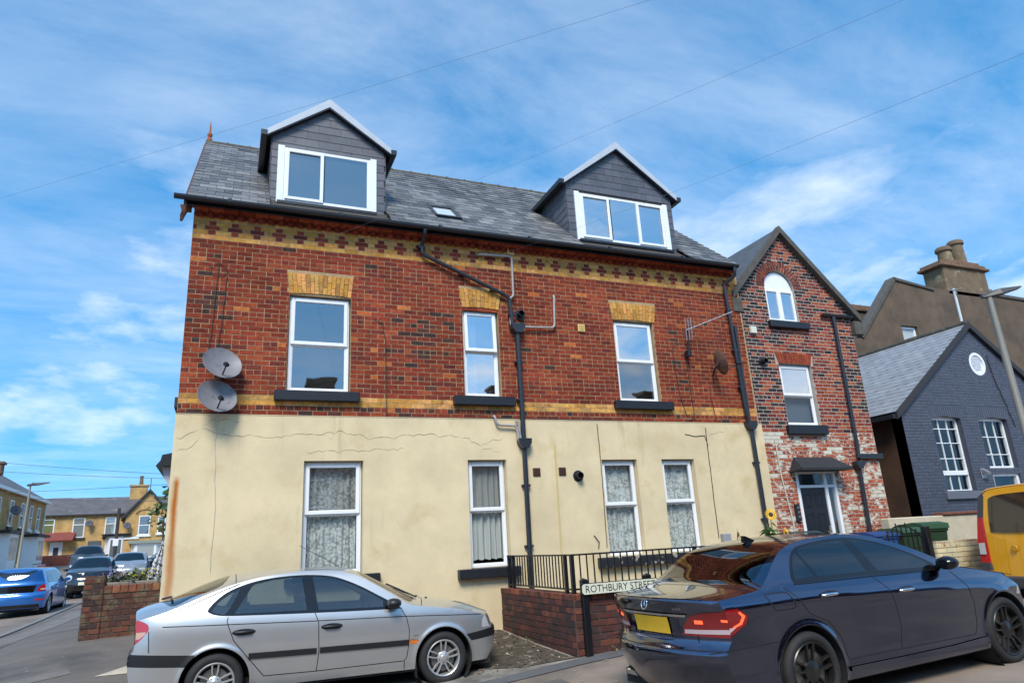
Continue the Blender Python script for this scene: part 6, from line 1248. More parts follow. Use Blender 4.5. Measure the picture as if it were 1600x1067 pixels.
def build_car(spec, loc, rotz, label, pitch=0, group=None, cat='car'):
    S = spec; R = root(S.get('name','car'), loc, label, cat, group, rotz, world=False, pitch=pitch)
    plan = pch(S['plan'],.08); prof = pch(S['prof'],.010); zed = pch(S['zedge'],.045); zcen = pch(S['zc'],.06); xr = pch(S['xr']); xf = pch(S['xf']); sr,sf = S['sweep']; Wh = S['W']/2; body = S['paint']
    bl = pch(S.get('belt',[(-1,S['zb']),(4,S['zb'])])); zb0 = S['zb']; cz = pch(S['crease']) if 'crease' in S else None; cz0 = S.get('cz0',0)
    WX = S['wheels']; RA = S['arch']; wz = S['R']
    def yside(x,z):
        b = float(bl(x)); c = float(cz(x)) if cz else None
        if c: zz = np.interp(z,[.2,c,b,b+.6],[.2,cz0,zb0,zb0+.6])
        else: zz = np.interp(z,[.2,b,b+.6],[.2,zb0,zb0+.6])
        y = Wh*float(plan(x))*float(prof(zz))
        for wx in WX:
            d = math.hypot(x-wx,z-wz); y += S.get('flare',.012)*math.exp(-((d-RA)/.035)**2)*(1 if z > .25 else .3)
        return y
    ms = lambda x,z:(x,yside(x,z),z)
    zb_,zt_ = S['zbot'],None
    xrb = lambda z: float(xr(z))+sr; xfb = lambda z: float(xf(z))-sf
    # rear/front upper corners: where the end corner line meets the edge line
    def corner(xb,rng):
        best = min(np.linspace(*rng,200),key=lambda z:abs(float(zed(xb(z)))-z)); return float(best)
    zr_top = corner(xrb,S['rz']); zf_top = corner(xfb,S['fz'])
    up = [(x,float(zed(x))) for x in np.arange(xrb(zr_top)+.03,xfb(zf_top)-.02,.04)]
    rear = [(xrb(z),z) for z in np.linspace(zr_top,S['rbz'],16)]; front = [(xfb(z),z) for z in np.linspace(S['fbz'],zf_top,14)]
    def sil(x): return zb_
    bot = []; x = rear[-1][0]
    segs = [(rear[-1],WX[0]-RA,S['rbz'])]
    a0 = [(WX[0]+RA*math.cos(t),wz+RA*math.sin(t)) for t in np.linspace(math.pi,0,26)]; a1 = [(WX[1]+RA*math.cos(t),wz+RA*math.sin(t)) for t in np.linspace(math.pi,0,26)]
    a0 = [(WX[0]-RA,S['rbz'])]+[q for q in a0 if q[1] >= wz-.001]+[(WX[0]+RA,zb_)]; a1 = [(WX[1]-RA,zb_)]+a1+[(WX[1]+RA,S['fbz'])]
    outline = up[::-1]+rear+dens([(rear[-1][0]+.02,S['rbz']),(WX[0]-RA-.01,S['rbz'])],.06,False)+a0+dens([(WX[0]+RA+.03,zb_),(WX[1]-RA-.03,zb_)],.06,False)+a1+dens([(WX[1]+RA+.02,S['fbz']),(front[0][0]-.02,S['fbz'])],.06,False)+front
    side = patches(R,outline,[(n_,dens(p,.05),m,*o) for n_,p,m,*o in S['side']],ms,('body',body),S.get('grid',.07),extra=[(wx+(RA+e_)*math.cos(t),wz+(RA+e_)*math.sin(t)) for wx in WX for e_ in (.012,.03,.055,.085) for t in np.linspace(-.2,3.34,44)] if S.get('grid',.07)<.1 else ())
    doors = {}
    for nm,sg,o in side:
        if nm == 'door': doors.setdefault(sg,[]).append(o)
    for ln in S.get('seams',[]): ribbon(R,'panel_gap',ln,ms,.009,.0012,seam_m)
    for nm,pts,w,off,m in S.get('strips',[]): ribbon(R,nm,pts,ms,w,off,m)
    # top: bonnet, windscreen, roof, backlight, boot
    zxr = zr_top; x0c = float(xr(zr_top+.0)); x1c = float(xf(zf_top))
    q_ = S.get('q',2.6); p_ = S.get('p',2.4)
    def yedge(x): z = float(zed(x)); return yside(x,z)
    def mt(x,v):
        a = abs(v); xx = x
        tr = max(0,min(1,(xrb(zr_top)+.25-x)/.25)); tf = max(0,min(1,(x-(xfb(zf_top)-.25))/.25))
        xx = x-tr*sr*(1-a**q_)+tf*sf*(1-a**q_)
        xe = x; ze = float(zed(xe)); zc_ = float(zcen(xx)); ye = yedge(xe)
        return (xx, v*ye, ze+(zc_-ze)*(1-a**p_))
    xa,xb = xrb(zr_top),xfb(zf_top)
    outl = dens([(xa,-1),(xb,-1),(xb,1),(xa,1)],.05)
    patches(R,outl,[(n_,dens(p,.05),m,*o) for n_,p,m,*o in S['top']],mt,('body',body),S.get('grid',.07)*1.0,mirror=False)
    for ln in S.get('topseams',[]): ribbon(R,'panel_gap',ln,mt,.009,.0015,seam_m,mirror=False)
    # ends
    def end(xc,xbz,sw,ztop,zbt,regs,nm,sg):
        def me_(y,z):
            yc = yside(xbz(z),z); a = min(1.0,abs(y)/yc); return (float(xc(z))+sg*sw*a**q_, y, z)
        e_top = [(mt(xa if sg>0 else xb,v)[1],mt(xa if sg>0 else xb,v)[2]) for v in np.linspace(-.999,.999,31)]
        sideR = [(yside(xbz(z),z)*.9995,z) for z in np.linspace(ztop-.01,zbt,16)]
        ol = e_top+sideR+dens([(sideR[-1][0]-.02,zbt),(-sideR[-1][0]+.02,zbt)],.06,False)+[(-y,z) for y,z in sideR[::-1]]
        def m3(y,z): return me_(y,z)
        return patches(R,ol,[(n_,dens(p,.04),m,*o) for n_,p,m,*o in regs],m3,('body',body),S.get('grid',.07),mirror=False,flip=(sg>0)), m3
    _,mr = end(xr,xrb,sr,zr_top,S['rbz'],S.get('rear',[]),'rear',1); _,mf = end(xf,xfb,-sf if False else sf,zf_top,S['fbz'],S.get('front',[]),'front',-1)
    for nm,pts,w,off,m in S.get('rearstrips',[]): ribbon(R,nm,pts,mr,w,-off if False else off,m,mirror=False)
    # underside, wheel housings, cabin
    mb = MB(); mb.box((float(xr(.4))+.15,-Wh*.80,.17),(float(xf(.4))-.2,Wh*.80,.30)); mb.box((WX[0]+RA,-Wh*.93,.19),(WX[1]-RA,Wh*.93,.32)); 
    mb.box((float(xr(.5))+.12,-Wh*.62,.3),(WX[0]+RA*.2,Wh*.62,zb0-.12)); mb.box((WX[1]-RA*1.05,-Wh*.62,.3),(float(xf(.5))-.15,Wh*.62,zb0-.28)); mb.build('underbody', under_m, R)
    for wx in WX:
        for s in (1,-1):
            mb = MB(); mb.lathe([(RA+.006,0),(RA+.006,.30),(0,.30)],(wx,s*(Wh*float(plan(wx))*.985),wz),(0,-s,0),28,a0=0,a1=2*math.pi); mb.build('wheel_housing', under_m, R)
            wheel(R,wx,s*(Wh*float(plan(wx))-S.get('inset',.105)),wz,S['R'],S['rim'],S.get('tw',.2),S['style'],S['rimm'],s)
    if S.get('cabin',True):
        cx0,cx1 = S['cab']
        for s in (-.36,.36):
            for xx in (cx0,cx1):
                mb = MB(); mb.cbox((xx-.25,s-.24,.30),(xx+.25,s+.24,.52),.05); mb.prism([(xx-.22,.50),(xx-.06,.50),(xx-.20,zb0+.10),(xx-.33,zb0+.10)],s-.23,s+.23,lambda a,b,d:(a,d,b)); mb.cbox((xx-.36,s-.12,zb0+.12),(xx-.25,s+.12,zb0+.30),.04); mb.build('seat', seat_m, R)
        mb = MB(); mb.cbox((cx1+.55,-Wh*.8,.5),(cx1+1.0,Wh*.8,zb0-.02),.05); mb.build('dashboard', seat_m, R); mb = MB(); mb.box((cx0-.6,-Wh*.78,zb0-.1),(cx0-.35,Wh*.78,zb0-.05)); mb.build('parcel_shelf', seat_m, R)
        mb = MB(); c = Vector((cx1+.42,-.36,zb0-.02)); a_ = Vector((-.85,0,.5)).normalized(); e1 = Vector((0,1,0)); e2 = a_.cross(e1); mb.tube([c+.18*(math.cos(6.283*i/18)*e1+math.sin(6.283*i/18)*e2) for i in range(19)],.014,6); mb.build('steering_wheel', trim_m, R)
    # mirrors
    if 'mirror' in S:
        mx,mz = S['mirror'][:2]; mm = S['mirror'][2]; l_ = S.get('msize',1)
        for s in (1,-1):
            y0 = s*(yside(mx,mz)-.01); mb = MB(); cs = []
            for t,w,h in ((-.075,.6,.62),(-.05,.9,.9),(0,1,1),(.05,.86,.86),(.085,.45,.5)):
                cs.append([(mx+t*l_,y0+s*(.115*l_+.095*l_*w*math.cos(a)),mz+.045+.062*l_*h*math.sin(a)) for a in np.linspace(0,2*math.pi,15)[:-1]])
            vs = [p for r in cs for p in r]; n = 14; mb.add(vs,[(i*n+k,i*n+(k+1)%n,(i+1)*n+(k+1)%n,(i+1)*n+k) for i in range(4) for k in range(n)]+[tuple(range(n)),tuple(4*n+k for k in range(n))]); mo = mb.build('wing_mirror', mm, R, smooth=True, auto=50)
            mb = MB(); mb.cbox((mx-.02,min(y0,y0+s*.07),mz-.005),(mx+.05,max(y0,y0+s*.07),mz+.03),.008); mb.build('mirror_arm', trim_m, mo)
    # handles
    for (hx,hz,hl,hm) in S.get('handles',[]):
        for s in (1,-1):
            y = yside(hx,hz); par = R
            mb = MB(); mb.lathe([(0,.003),(.9,.003),(1,0)],(0,0,0),(0,1,0),18); mb.v = [(hx+a*hl*.62,s*(y+.0025),hz+c*.034) for a,b,c in mb.v]; ho = mb.build('handle_recess', S.get('recess',trim_m), par)
            mb = MB(); pts = [(hx-hl*.5,s*(y+.004),hz),(hx-hl*.35,s*(y+.030),hz+.002),(hx,s*(y+.034),hz+.003),(hx+hl*.35,s*(y+.030),hz+.002),(hx+hl*.5,s*(y+.004),hz)]; mb.tube(pts,[.010,.016,.017,.016,.010],8); mb.v = [(a,b,hz+(c-hz)*.9) for a,b,c in mb.v]; mb.build('door_handle', hm, par, smooth=True, auto=50)
    return R,ms,mt,mr,mf,yside
# --- silver liftback
silver = paint('silver_paint', (.53,.52,.505), .72, .33); silver_rim = mat('silver_wheel', (.52,.51,.49), .35, .6, var=.12, vscale=14)
dlo_s = smoothpoly([(-.115,1.04),(-.05,1.12),(.08,1.215),(.27,1.285),(.47,1.325),(.70,1.345),(.95,1.345),(1.17,1.325),(1.33,1.285),(1.54,1.195),(1.75,1.08),(2.03,.915),(1.95,.902),(1.5,.912),(.95,.93),(.45,.95),(.10,.967),(-.02,.983),(-.09,1.008)],4)
sil_spec = dict(name='liftback_car', paint=silver, W=1.70, zb=.93, belt=[(-1,.99),(0,.97),(1,.93),(2.2,.90),(3.4,.84)],
 plan=[(-.95,.76),(-.86,.83),(-.75,.895),(-.6,.945),(-.4,.975),(.1,.995),(1,1.0),(2,1.0),(2.55,.985),(2.9,.945),(3.1,.89),(3.25,.80),(3.4,.66)],
 prof=[(.15,.92),(.22,.955),(.30,.975),(.45,.99),(.60,1.0),(.75,.992),(.84,.978),(.90,.962),(.945,.945),(1.05,.895),(1.2,.82),(1.34,.735),(1.42,.66)],
 zedge=[(-.95,.93),(-.80,.985),(-.6,1.03),(-.51,1.055),(-.18,1.185),(.2,1.305),(.54,1.365),(.96,1.39),(1.25,1.375),(1.47,1.33),(1.7,1.215),(1.93,1.075),(2.16,.93),(2.3,.905),(2.45,.885),(2.77,.83),(3.08,.76),(3.3,.68)],
 zc=[(-.95,1.0),(-.86,1.075),(-.72,1.115),(-.60,1.135),(-.35,1.23),(-.1,1.325),(.13,1.385),(.5,1.42),(1.0,1.43),(1.34,1.415),(1.55,1.375),(1.85,1.23),(2.15,1.075),(2.36,.985),(2.63,.955),(2.98,.885),(3.2,.80),(3.42,.70)],
 xr=[(.18,-.80),(.3,-.85),(.42,-.885),(.54,-.90),(.64,-.895),(.665,-.865),(.70,-.85),(.9,-.855),(1.0,-.86),(1.08,-.83),(1.12,-.78)], xf=[(.18,3.28),(.3,3.37),(.45,3.42),(.58,3.41),(.62,3.36),(.72,3.32),(.8,3.22),(.9,3.1)],
 sweep=(.045,.16), rz=(.85,1.08), fz=(.60,.85), rbz=.24, fbz=.22, zbot=.215, wheels=(0,2.56), arch=.355, R=.300, rim=.205, style=(5,'double'), rimm=silver_rim, tw=.195, flare=.014, grid=.06,
 side=[('door',[(.10,.955),(.09,.91),(.12,.83),(.17,.71),(.33,.52),(.50,.325),(1.06,.315),(1.08,.51),(1.07,.83),(1.03,.925),(.97,1.5),(.2,1.45),(.0,1.2),(.08,.97)],silver,0),
       ('door',[(1.065,.315),(1.085,.51),(1.075,.83),(1.035,.925),(.975,1.5),(1.5,1.5),(1.8,1.3),(2.035,.915),(2.10,.79),(2.13,.65),(2.12,.48),(2.10,.36),(2.07,.32)],silver,0),
       ('body',[q for q in [( -.2,1.02)]+[(x,z+.028) for x,z in dlo_s if z>1.0]+[(2.12,.92),(2.2,1.3),(1.6,1.6),(0,1.6),(-.6,1.3)]],silver,0),
       ('window_surround',dlo_s,gloss_b,.001),
       ('side_window',smoothpoly([(-.07,1.03),(-.01,1.11),(.09,1.18),(.20,1.235),(.19,1.20),(.08,1.0),(.0,1.0),(-.05,1.01)],3),cglass,0),
       ('side_window',[(.16,.985),(.21,1.06),(.33,1.25),(.36,1.275),(.55,1.31),(.75,1.322),(.885,1.322),(.94,.965)],cglass,0),
       ('side_window',[(1.07,.955),(1.01,1.318),(1.17,1.302),(1.32,1.265),(1.52,1.18),(1.72,1.07),(1.83,1.0),(1.82,.935)],cglass,0),
       ('bumper_strip',[(-1,.545),(-.30,.49),(-.20,.60),(-.85,.655),(-1,.66)],trim_m,.004),('bumper_strip',[(2.86,.54),(2.93,.46),(3.5,.50),(3.5,.60),(3.28,.585)],trim_m,.004),
       ('tail_lamp',smoothpoly([(-.86,.985),(-.72,.955),(-.68,.90),(-.71,.84),(-.78,.765),(-.86,.73),(-.9,.8)],3),redl,.004),('tail_lamp',[(-.95,.80),(-.95,.885),(-.82,.865),(-.71,.87),(-.71,.845),(-.77,.80)],mat('pale_amber_lens',(.55,.30,.20),.12,coat=1.),.006,'pale amber band of the tail lamp'),
       ('headlamp',[(3.08,.60),(3.09,.70),(3.14,.745),(3.5,.72),(3.5,.585),(3.28,.59)],clearl,.004),('side_indicator',smoothpoly([(2.135,.50),(2.14,.545),(2.22,.54),(2.245,.525),(2.22,.50)],3),amber,.006)],
 seams=[[(.10,.955),(.09,.91),(.12,.83),(.17,.71),(.33,.52),(.50,.325),(1.06,.315),(2.07,.32),(2.10,.36),(2.12,.48),(2.13,.65),(2.10,.79),(2.035,.905)],[(1.03,.925),(1.07,.83),(1.08,.51),(1.06,.315)],[(-.55,.905),(.1,.88),(.95,.845),(2.05,.81),(2.45,.79),(3.08,.752)],[(-.68,.87),(-.66,.66)],[(-.5,1.035),(-.3,1.10),(.0,1.22),(.2,1.29)],[(2.07,.32),(2.07,.225)]],
 strips=[('side_moulding',[(.33,.54),(1.055,.528)],.062,.012,trim_m),('side_moulding',[(1.09,.530),(2.12,.518)],.062,.012,trim_m)],
 top=[('windscreen',smoothpoly([(1.60,-.86),(1.62,0),(1.60,.86),(2.05,.90),(2.22,.80),(2.36,0),(2.22,-.80),(2.05,-.90)],4),cglass,0),('rear_window',smoothpoly([(-.50,-.82),(-.62,0),(-.50,.82),(-.28,.86),(.02,.84),(.10,0),(.02,-.84),(-.28,-.86)],4),cglass,0)],
 topseams=[[(2.30,-.97),(2.40,-.5),(2.44,0),(2.40,.5),(2.30,.97)],[(.16,-.98),(.165,0),(.16,.98)]],
 rear=[('bumper_strip',[(-1,.545),(1,.545),(1,.655),(-1,.655)],trim_m,.004),('tail_lamp',[(-.95,.73),(-.52,.75),(-.52,.95),(-.95,.985)],redl,.004),('tail_lamp',[(.95,.73),(.52,.75),(.52,.95),(.95,.985)],redl,.004),('number_plate',[(-.27,.74),(.27,.74),(.27,.86),(-.27,.86)],plate_y,.01)],
 front=[('bumper_strip',[(-1,.50),(1,.50),(1,.60),(-1,.60)],trim_m,.004),('headlamp',[(-.95,.60),(-.42,.61),(-.42,.70),(-.95,.74)],clearl,.004),('headlamp',[(.95,.60),(.42,.61),(.42,.70),(.95,.74)],clearl,.004),('grille',[(-.3,.62),(.3,.62),(.3,.70),(-.3,.70)],trim_m,.003)],
 cab=(.55,1.25), mirror=(1.93,.925,trim_m), msize=.95, handles=[(.27,.79,.20,trim_m),(1.22,.77,.20,trim_m)])
SC_R,ms,mt,mr,mf,ys = build_car(sil_spec,(.742,-1.545,-.01),0,'silver liftback car with black trim parked by the rendered wall',pitch=rad(.35))
text_mesh('badge','VVTi',.03,lambda a,b:(2.21+a,-ys(2.21+a,.585)-.003,.585+b),trim_m,SC_R)
tubeobj('aerial', [(1.50,.42,1.38),(1.38,.45,1.46),(.95,.50,1.70)], [.006,.005,.003], trim_m, SC_R, 6)
for y0,y1,x0 in ((-.55,-.05,2.30),(.05,.6,2.33)): tubeobj('wiper', [Vector(mt(x0,y0))+Vector((.02,0,.012)),Vector(mt(2.12,(y0+y1)/2))+Vector((0,0,.02)),Vector(mt(2.02,y1))+Vector((0,0,.018))], .011, trim_m, SC_R, 6)
tubeobj('rear_wiper', [Vector(mt(-.60,0))+Vector((-.02,0,.02)),Vector(mt(-.52,-.3))+Vector((0,0,.03)),Vector(mt(-.50,-.62))+Vector((0,0,.02))], .012, trim_m, SC_R, 6)
mb = MB(); mb.prism([(.02,.05),(.0,.02),(.0,-.17),(.05,-.19)],-.08,.08,lambda a,b,d:(2.255-.05+a*.5,-.79+d*.4,.30+b)); mb.build('mud_flap', trim_m, SC_R)
for x,y in ((2.48,.25),(2.50,-.3)): mb = MB(); p_ = Vector(mt(x,y)); mb.cbox(tuple(p_-Vector((.015,.012,.005))),tuple(p_+Vector((.015,.012,.012))),.004); mb.build('washer_jet', trim_m, SC_R)
# --- dark blue saloon
navy = paint('navy_paint', (.033,.046,.102), 1., .16, 1., 1.9); dark_rim = mat('dark_wheel', (.045,.043,.042), .3, .7)
led = mat('red_light_glow', (.6,.03,.02), .2, emit=((1,.10,.03),1.6)); pal = mat('pale_lens',(.55,.42,.42),.15,coat=1.)
dlo_m = smoothpoly([(.0,1.075),(.03,1.17),(.12,1.29),(.25,1.365),(.42,1.392),(.82,1.415),(1.16,1.395),(1.48,1.315),(1.77,1.205),(1.95,1.12),(2.08,1.03),(1.95,1.022),(1.5,1.035),(1.05,1.05),(.5,1.062),(.1,1.068)],4)
merc_spec = dict(name='saloon_car', paint=navy, W=1.84, zb=1.055, belt=[(-1.2,1.05),(0,1.07),(1,1.05),(2.2,1.005),(3.6,.90)], crease=[(-1.2,.93),(0,.945),(1.2,.89),(2.4,.81),(3,.76),(3.7,.72)], cz0=.90,
 plan=[(-1.2,.84),(-.95,.92),(-.6,.968),(-.2,.992),(.6,1.0),(2,1.0),(2.7,.985),(3.1,.95),(3.45,.87),(3.75,.74)],
 prof=[(.15,.93),(.22,.965),(.28,.972),(.40,.965),(.60,.972),(.80,.985),(.885,.998),(.90,.996),(.95,.975),(1.0,.945),(1.055,.905),(1.12,.87),(1.25,.80),(1.36,.725),(1.44,.655),(1.5,.6)],
 zedge=[(-1.2,.93),(-1.05,.985),(-.9,1.005),(-.6,1.035),(-.42,1.055),(-.30,1.12),(-.12,1.26),(.06,1.36),(.30,1.415),(.6,1.44),(.95,1.445),(1.3,1.415),(1.6,1.335),(1.9,1.225),(2.2,1.09),(2.38,1.02),(2.6,.985),(2.9,.93),(3.3,.855),(3.6,.76),(3.75,.70)],
 zc=[(-1.25,.98),(-1.08,1.035),(-.9,1.06),(-.7,1.08),(-.52,1.10),(-.25,1.225),(.05,1.365),(.3,1.435),(.65,1.47),(1.0,1.475),(1.35,1.455),(1.7,1.37),(2.05,1.22),(2.42,1.06),(2.7,1.015),(3.1,.94),(3.5,.83),(3.8,.70)],
 xr=[(.16,-.90),(.28,-.99),(.40,-1.05),(.52,-1.08),(.60,-1.075),(.64,-1.03),(.70,-1.02),(.85,-1.04),(.95,-1.075),(1.01,-1.09),(1.06,-1.05)], xf=[(.16,3.60),(.3,3.72),(.5,3.78),(.65,3.74),(.75,3.68),(.85,3.5)],
 p=2.0, sweep=(.19,.36), rz=(.85,1.05), fz=(.62,.85), rbz=.20, fbz=.18, zbot=.205, wheels=(0,2.90), arch=.385, R=.332, rim=.248, style=(5,'double'), rimm=dark_rim, tw=.235, flare=.014, grid=.06, inset=.125,
 side=[('door',[(-.15,1.06),(-.02,.91),(.06,.81),(.28,.72),(.41,.57),(.45,.40),(1.18,.37),(1.23,.56),(1.21,.75),(1.15,.91),(1.02,1.05),(.90,1.6),(.1,1.6),(-.12,1.25)],navy,0),
       ('door',[(1.185,.37),(1.235,.56),(1.215,.75),(1.155,.91),(1.025,1.05),(.905,1.6),(1.6,1.6),(2.1,1.2),(2.20,.98),(2.34,.82),(2.40,.65),(2.38,.45),(2.32,.36)],navy,0),
       ('body',[(-.3,1.3)]+[(x,z+.022) for x,z in dlo_m if z>1.10]+[(2.16,1.02),(2.3,1.3),(1.6,1.7),(0,1.7)],navy,0),
       ('window_surround',dlo_m,gloss_b,.001),
       ('side_window',[(.045,1.10),(.07,1.18),(.15,1.285),(.21,1.325),(.30,1.10)],tglass,0),('side_window',[(.335,1.10),(.245,1.335),(.30,1.355),(.45,1.372),(.82,1.392),(.93,1.386),(1.0,1.085)],tglass,0),('side_window',[(1.16,1.078),(1.04,1.385),(1.16,1.375),(1.46,1.297),(1.75,1.185),(1.90,1.115),(1.94,1.052)],tglass,0),
       ('tail_lamp',[(-1.3,.70),(-.80,.725),(-.66,.80),(-.63,.865),(-.74,.935),(-1.3,.93)],redd,.004),('lamp_band',[(-1.3,.735),(-.83,.745),(-.76,.785),(-1.3,.77)],pal,.006),
       ('lamp_band',[(-.80,.775),(-.705,.80),(-.665,.865),(-.72,.905),(-.74,.90),(-.70,.862),(-.73,.815),(-.80,.79)],led,.006),('headlamp',[(3.25,.66),(3.30,.74),(3.6,.80),(3.8,.70),(3.8,.6)],clearl,.004)],
 seams=[[(-.15,1.055),(-.02,.91),(.06,.81),(.28,.72),(.41,.57),(.45,.40),(.47,.37),(1.18,.37),(2.32,.36),(2.38,.45),(2.40,.65),(2.34,.82),(2.20,.985)],[(1.02,1.045),(1.15,.91),(1.21,.75),(1.23,.56),(1.18,.37)],smoothpoly([(-.40,1.0),(-.36,1.015),(-.18,1.012),(-.14,.99),(-.10,.895),(-.13,.872),(-.30,.872),(-.345,.89)],3)+[(-.40,1.0)],[(-1.05,.60),(-.34,.62)],[(2.42,1.01),(2.9,.925),(3.3,.85)]],
 strips=[('window_chrome',[(0,1.062),(.5,1.052),(1.05,1.04),(1.6,1.025),(2.08,1.015)],.012,.004,gloss_b),('sill_skirt',[(.44,.29),(1.2,.285),(1.9,.285),(2.5,.30)],.045,.02,navy)],
 top=[('windscreen',smoothpoly([(1.62,-.84),(1.66,0),(1.62,.84),(2.1,.89),(2.28,.82),(2.40,0),(2.28,-.82),(2.1,-.89)],4),tglass,0),('rear_window',smoothpoly([(-.40,-.80),(-.49,-.4),(-.51,0),(-.49,.4),(-.40,.80),(-.18,.86),(.10,.84),(.20,.4),(.22,0),(.20,-.4),(.10,-.84),(-.18,-.86)],4),tglass,0),('sunroof',[(.42,-.62),(.42,.62),(1.35,.62),(1.35,-.62)],gloss_b,.001)],
 topseams=[[(2.36,-.97),(2.48,-.5),(2.52,0),(2.48,.5),(2.36,.97)],[(-.50,-.93),(-.58,-.5),(-.60,0),(-.58,.5),(-.50,.93)],[(-.50,.90),(-.8,.86),(-1.0,.80)],[(-.50,-.90),(-.8,-.86),(-1.0,-.80)]],
 rear=[('tail_lamp',[(-1,.70),(-.40,.715),(-.44,.80),(-.52,.875),(-.62,.905),(-1,.93)],redd,.004),('tail_lamp',[(1,.70),(.40,.715),(.44,.80),(.52,.875),(.62,.905),(1,.93)],redd,.004),
       ('lamp_band',[(-1,.735),(-.43,.73),(-.44,.765),(-1,.775)],pal,.006),('lamp_band',[(1,.735),(.43,.73),(.44,.765),(1,.775)],pal,.006),('lamp_band',[(-.95,.825),(-.80,.835),(-.80,.855),(-.95,.845)],led,.006),('lamp_band',[(-.64,.815),(-.56,.815),(-.56,.845),(-.64,.845)],led,.006),('lamp_band',[(.80,.825),(.90,.835),(.90,.855),(.80,.845)],led,.006),('lamp_band',[(.56,.815),(.64,.815),(.64,.845),(.56,.845)],led,.006),
       ('number_plate',[(-.262,.715),(.262,.715),(.262,.862),(-.262,.862)],plate_y,.012,'plain yellow number plate'),('chrome_strip',[(-.48,.872),(.48,.872),(.50,.892),(-.50,.892)],chrome_m,.012)],
 front=[('grille',[(-.45,.45),(.45,.45),(.50,.68),(-.50,.68)],gloss_b,.004),('headlamp',[(-.95,.62),(-.55,.62),(-.55,.72),(-.95,.76)],clearl,.004),('headlamp',[(.95,.62),(.55,.62),(.55,.72),(.95,.76)],clearl,.004)],
 rearstrips=[('panel_gap',[(-.60,.90),(-.56,.64),(-.4,.625),(.4,.625),(.56,.64),(.60,.90)],.010,-.002,seam_m),('panel_gap',[(-.86,.60),(.86,.60)],.008,-.002,seam_m),('panel_gap',[(-.80,.40),(-.5,.33),(.5,.33),(.80,.40)],.02,-.003,seam_m)],
 cab=(.55,1.42), mirror=(2.06,1.035,gloss_b), msize=1.1, handles=[(.33,.945,.20,chrome_m),(1.38,.885,.20,chrome_m)], recess=navy)
MC,ms,mt,mr,mf,ys = build_car(merc_spec,(5.61,-5.03,-.005),rad(2.6),'dark navy saloon car with lit red tail lamps in the road',pitch=rad(-1.3))
def star(parent, c, n, r, m):
    n = Vector(n).normalized(); e1 = Vector((0,1,0)); e1 = (e1-n*e1.dot(n)).normalized(); e2 = n.cross(e1); 
    if e2.z < 0: e2 = -e2
    C_ = Vector(c); mb = MB(); mb.tube([C_+r*(math.cos(6.2832*i/28)*e1+math.sin(6.2832*i/28)*e2) for i in range(29)],r*.11,8)
    for k in range(3):
        a = math.pi/2+k*2*math.pi/3; d = math.cos(a)*e1+math.sin(a)*e2; s = -math.sin(a)*e1+math.cos(a)*e2; mb.add([C_+d*r,C_+s*r*.16,C_-s*r*.16,C_+n*r*.14],[(0,1,3),(0,3,2)])
    mb.build('emblem', m, parent, smooth=False)
star(MC,Vector(mr(0,.965))+Vector((-.016,0,0)),(-1,0,.25),.045,chrome_m)
text_mesh('model_lettering','E 300',.032,lambda a,b:(mr(.50-a,.96+b)[0]-.006,.50-a,.965+b),chrome_m,MC); text_mesh('model_lettering','BLUETEC',.026,lambda a,b:(mr(-.42-a,.935+b)[0]-.006,-.42-a,.935+b),chrome_m,MC)
mb = MB(); p_ = Vector(mt(.34,0)); mb.prism([(-.10,-.01),(.10,-.01),(.03,.012),(-.07,.055),(-.10,.06)],-.022,.022,lambda a,b,d:(p_.x+a,d,p_.z+b)); mb.build('shark_fin_aerial', gloss_b, MC)
for s in (-1,1):
    mb = MB(); c = Vector(mr(s*.62,.26)); mb.cbox((c.x-.02,s*.62-.10,.235),(c.x+.12,s*.62+.10,.295),.012); mb.build('exhaust_trim', chrome_m, MC)
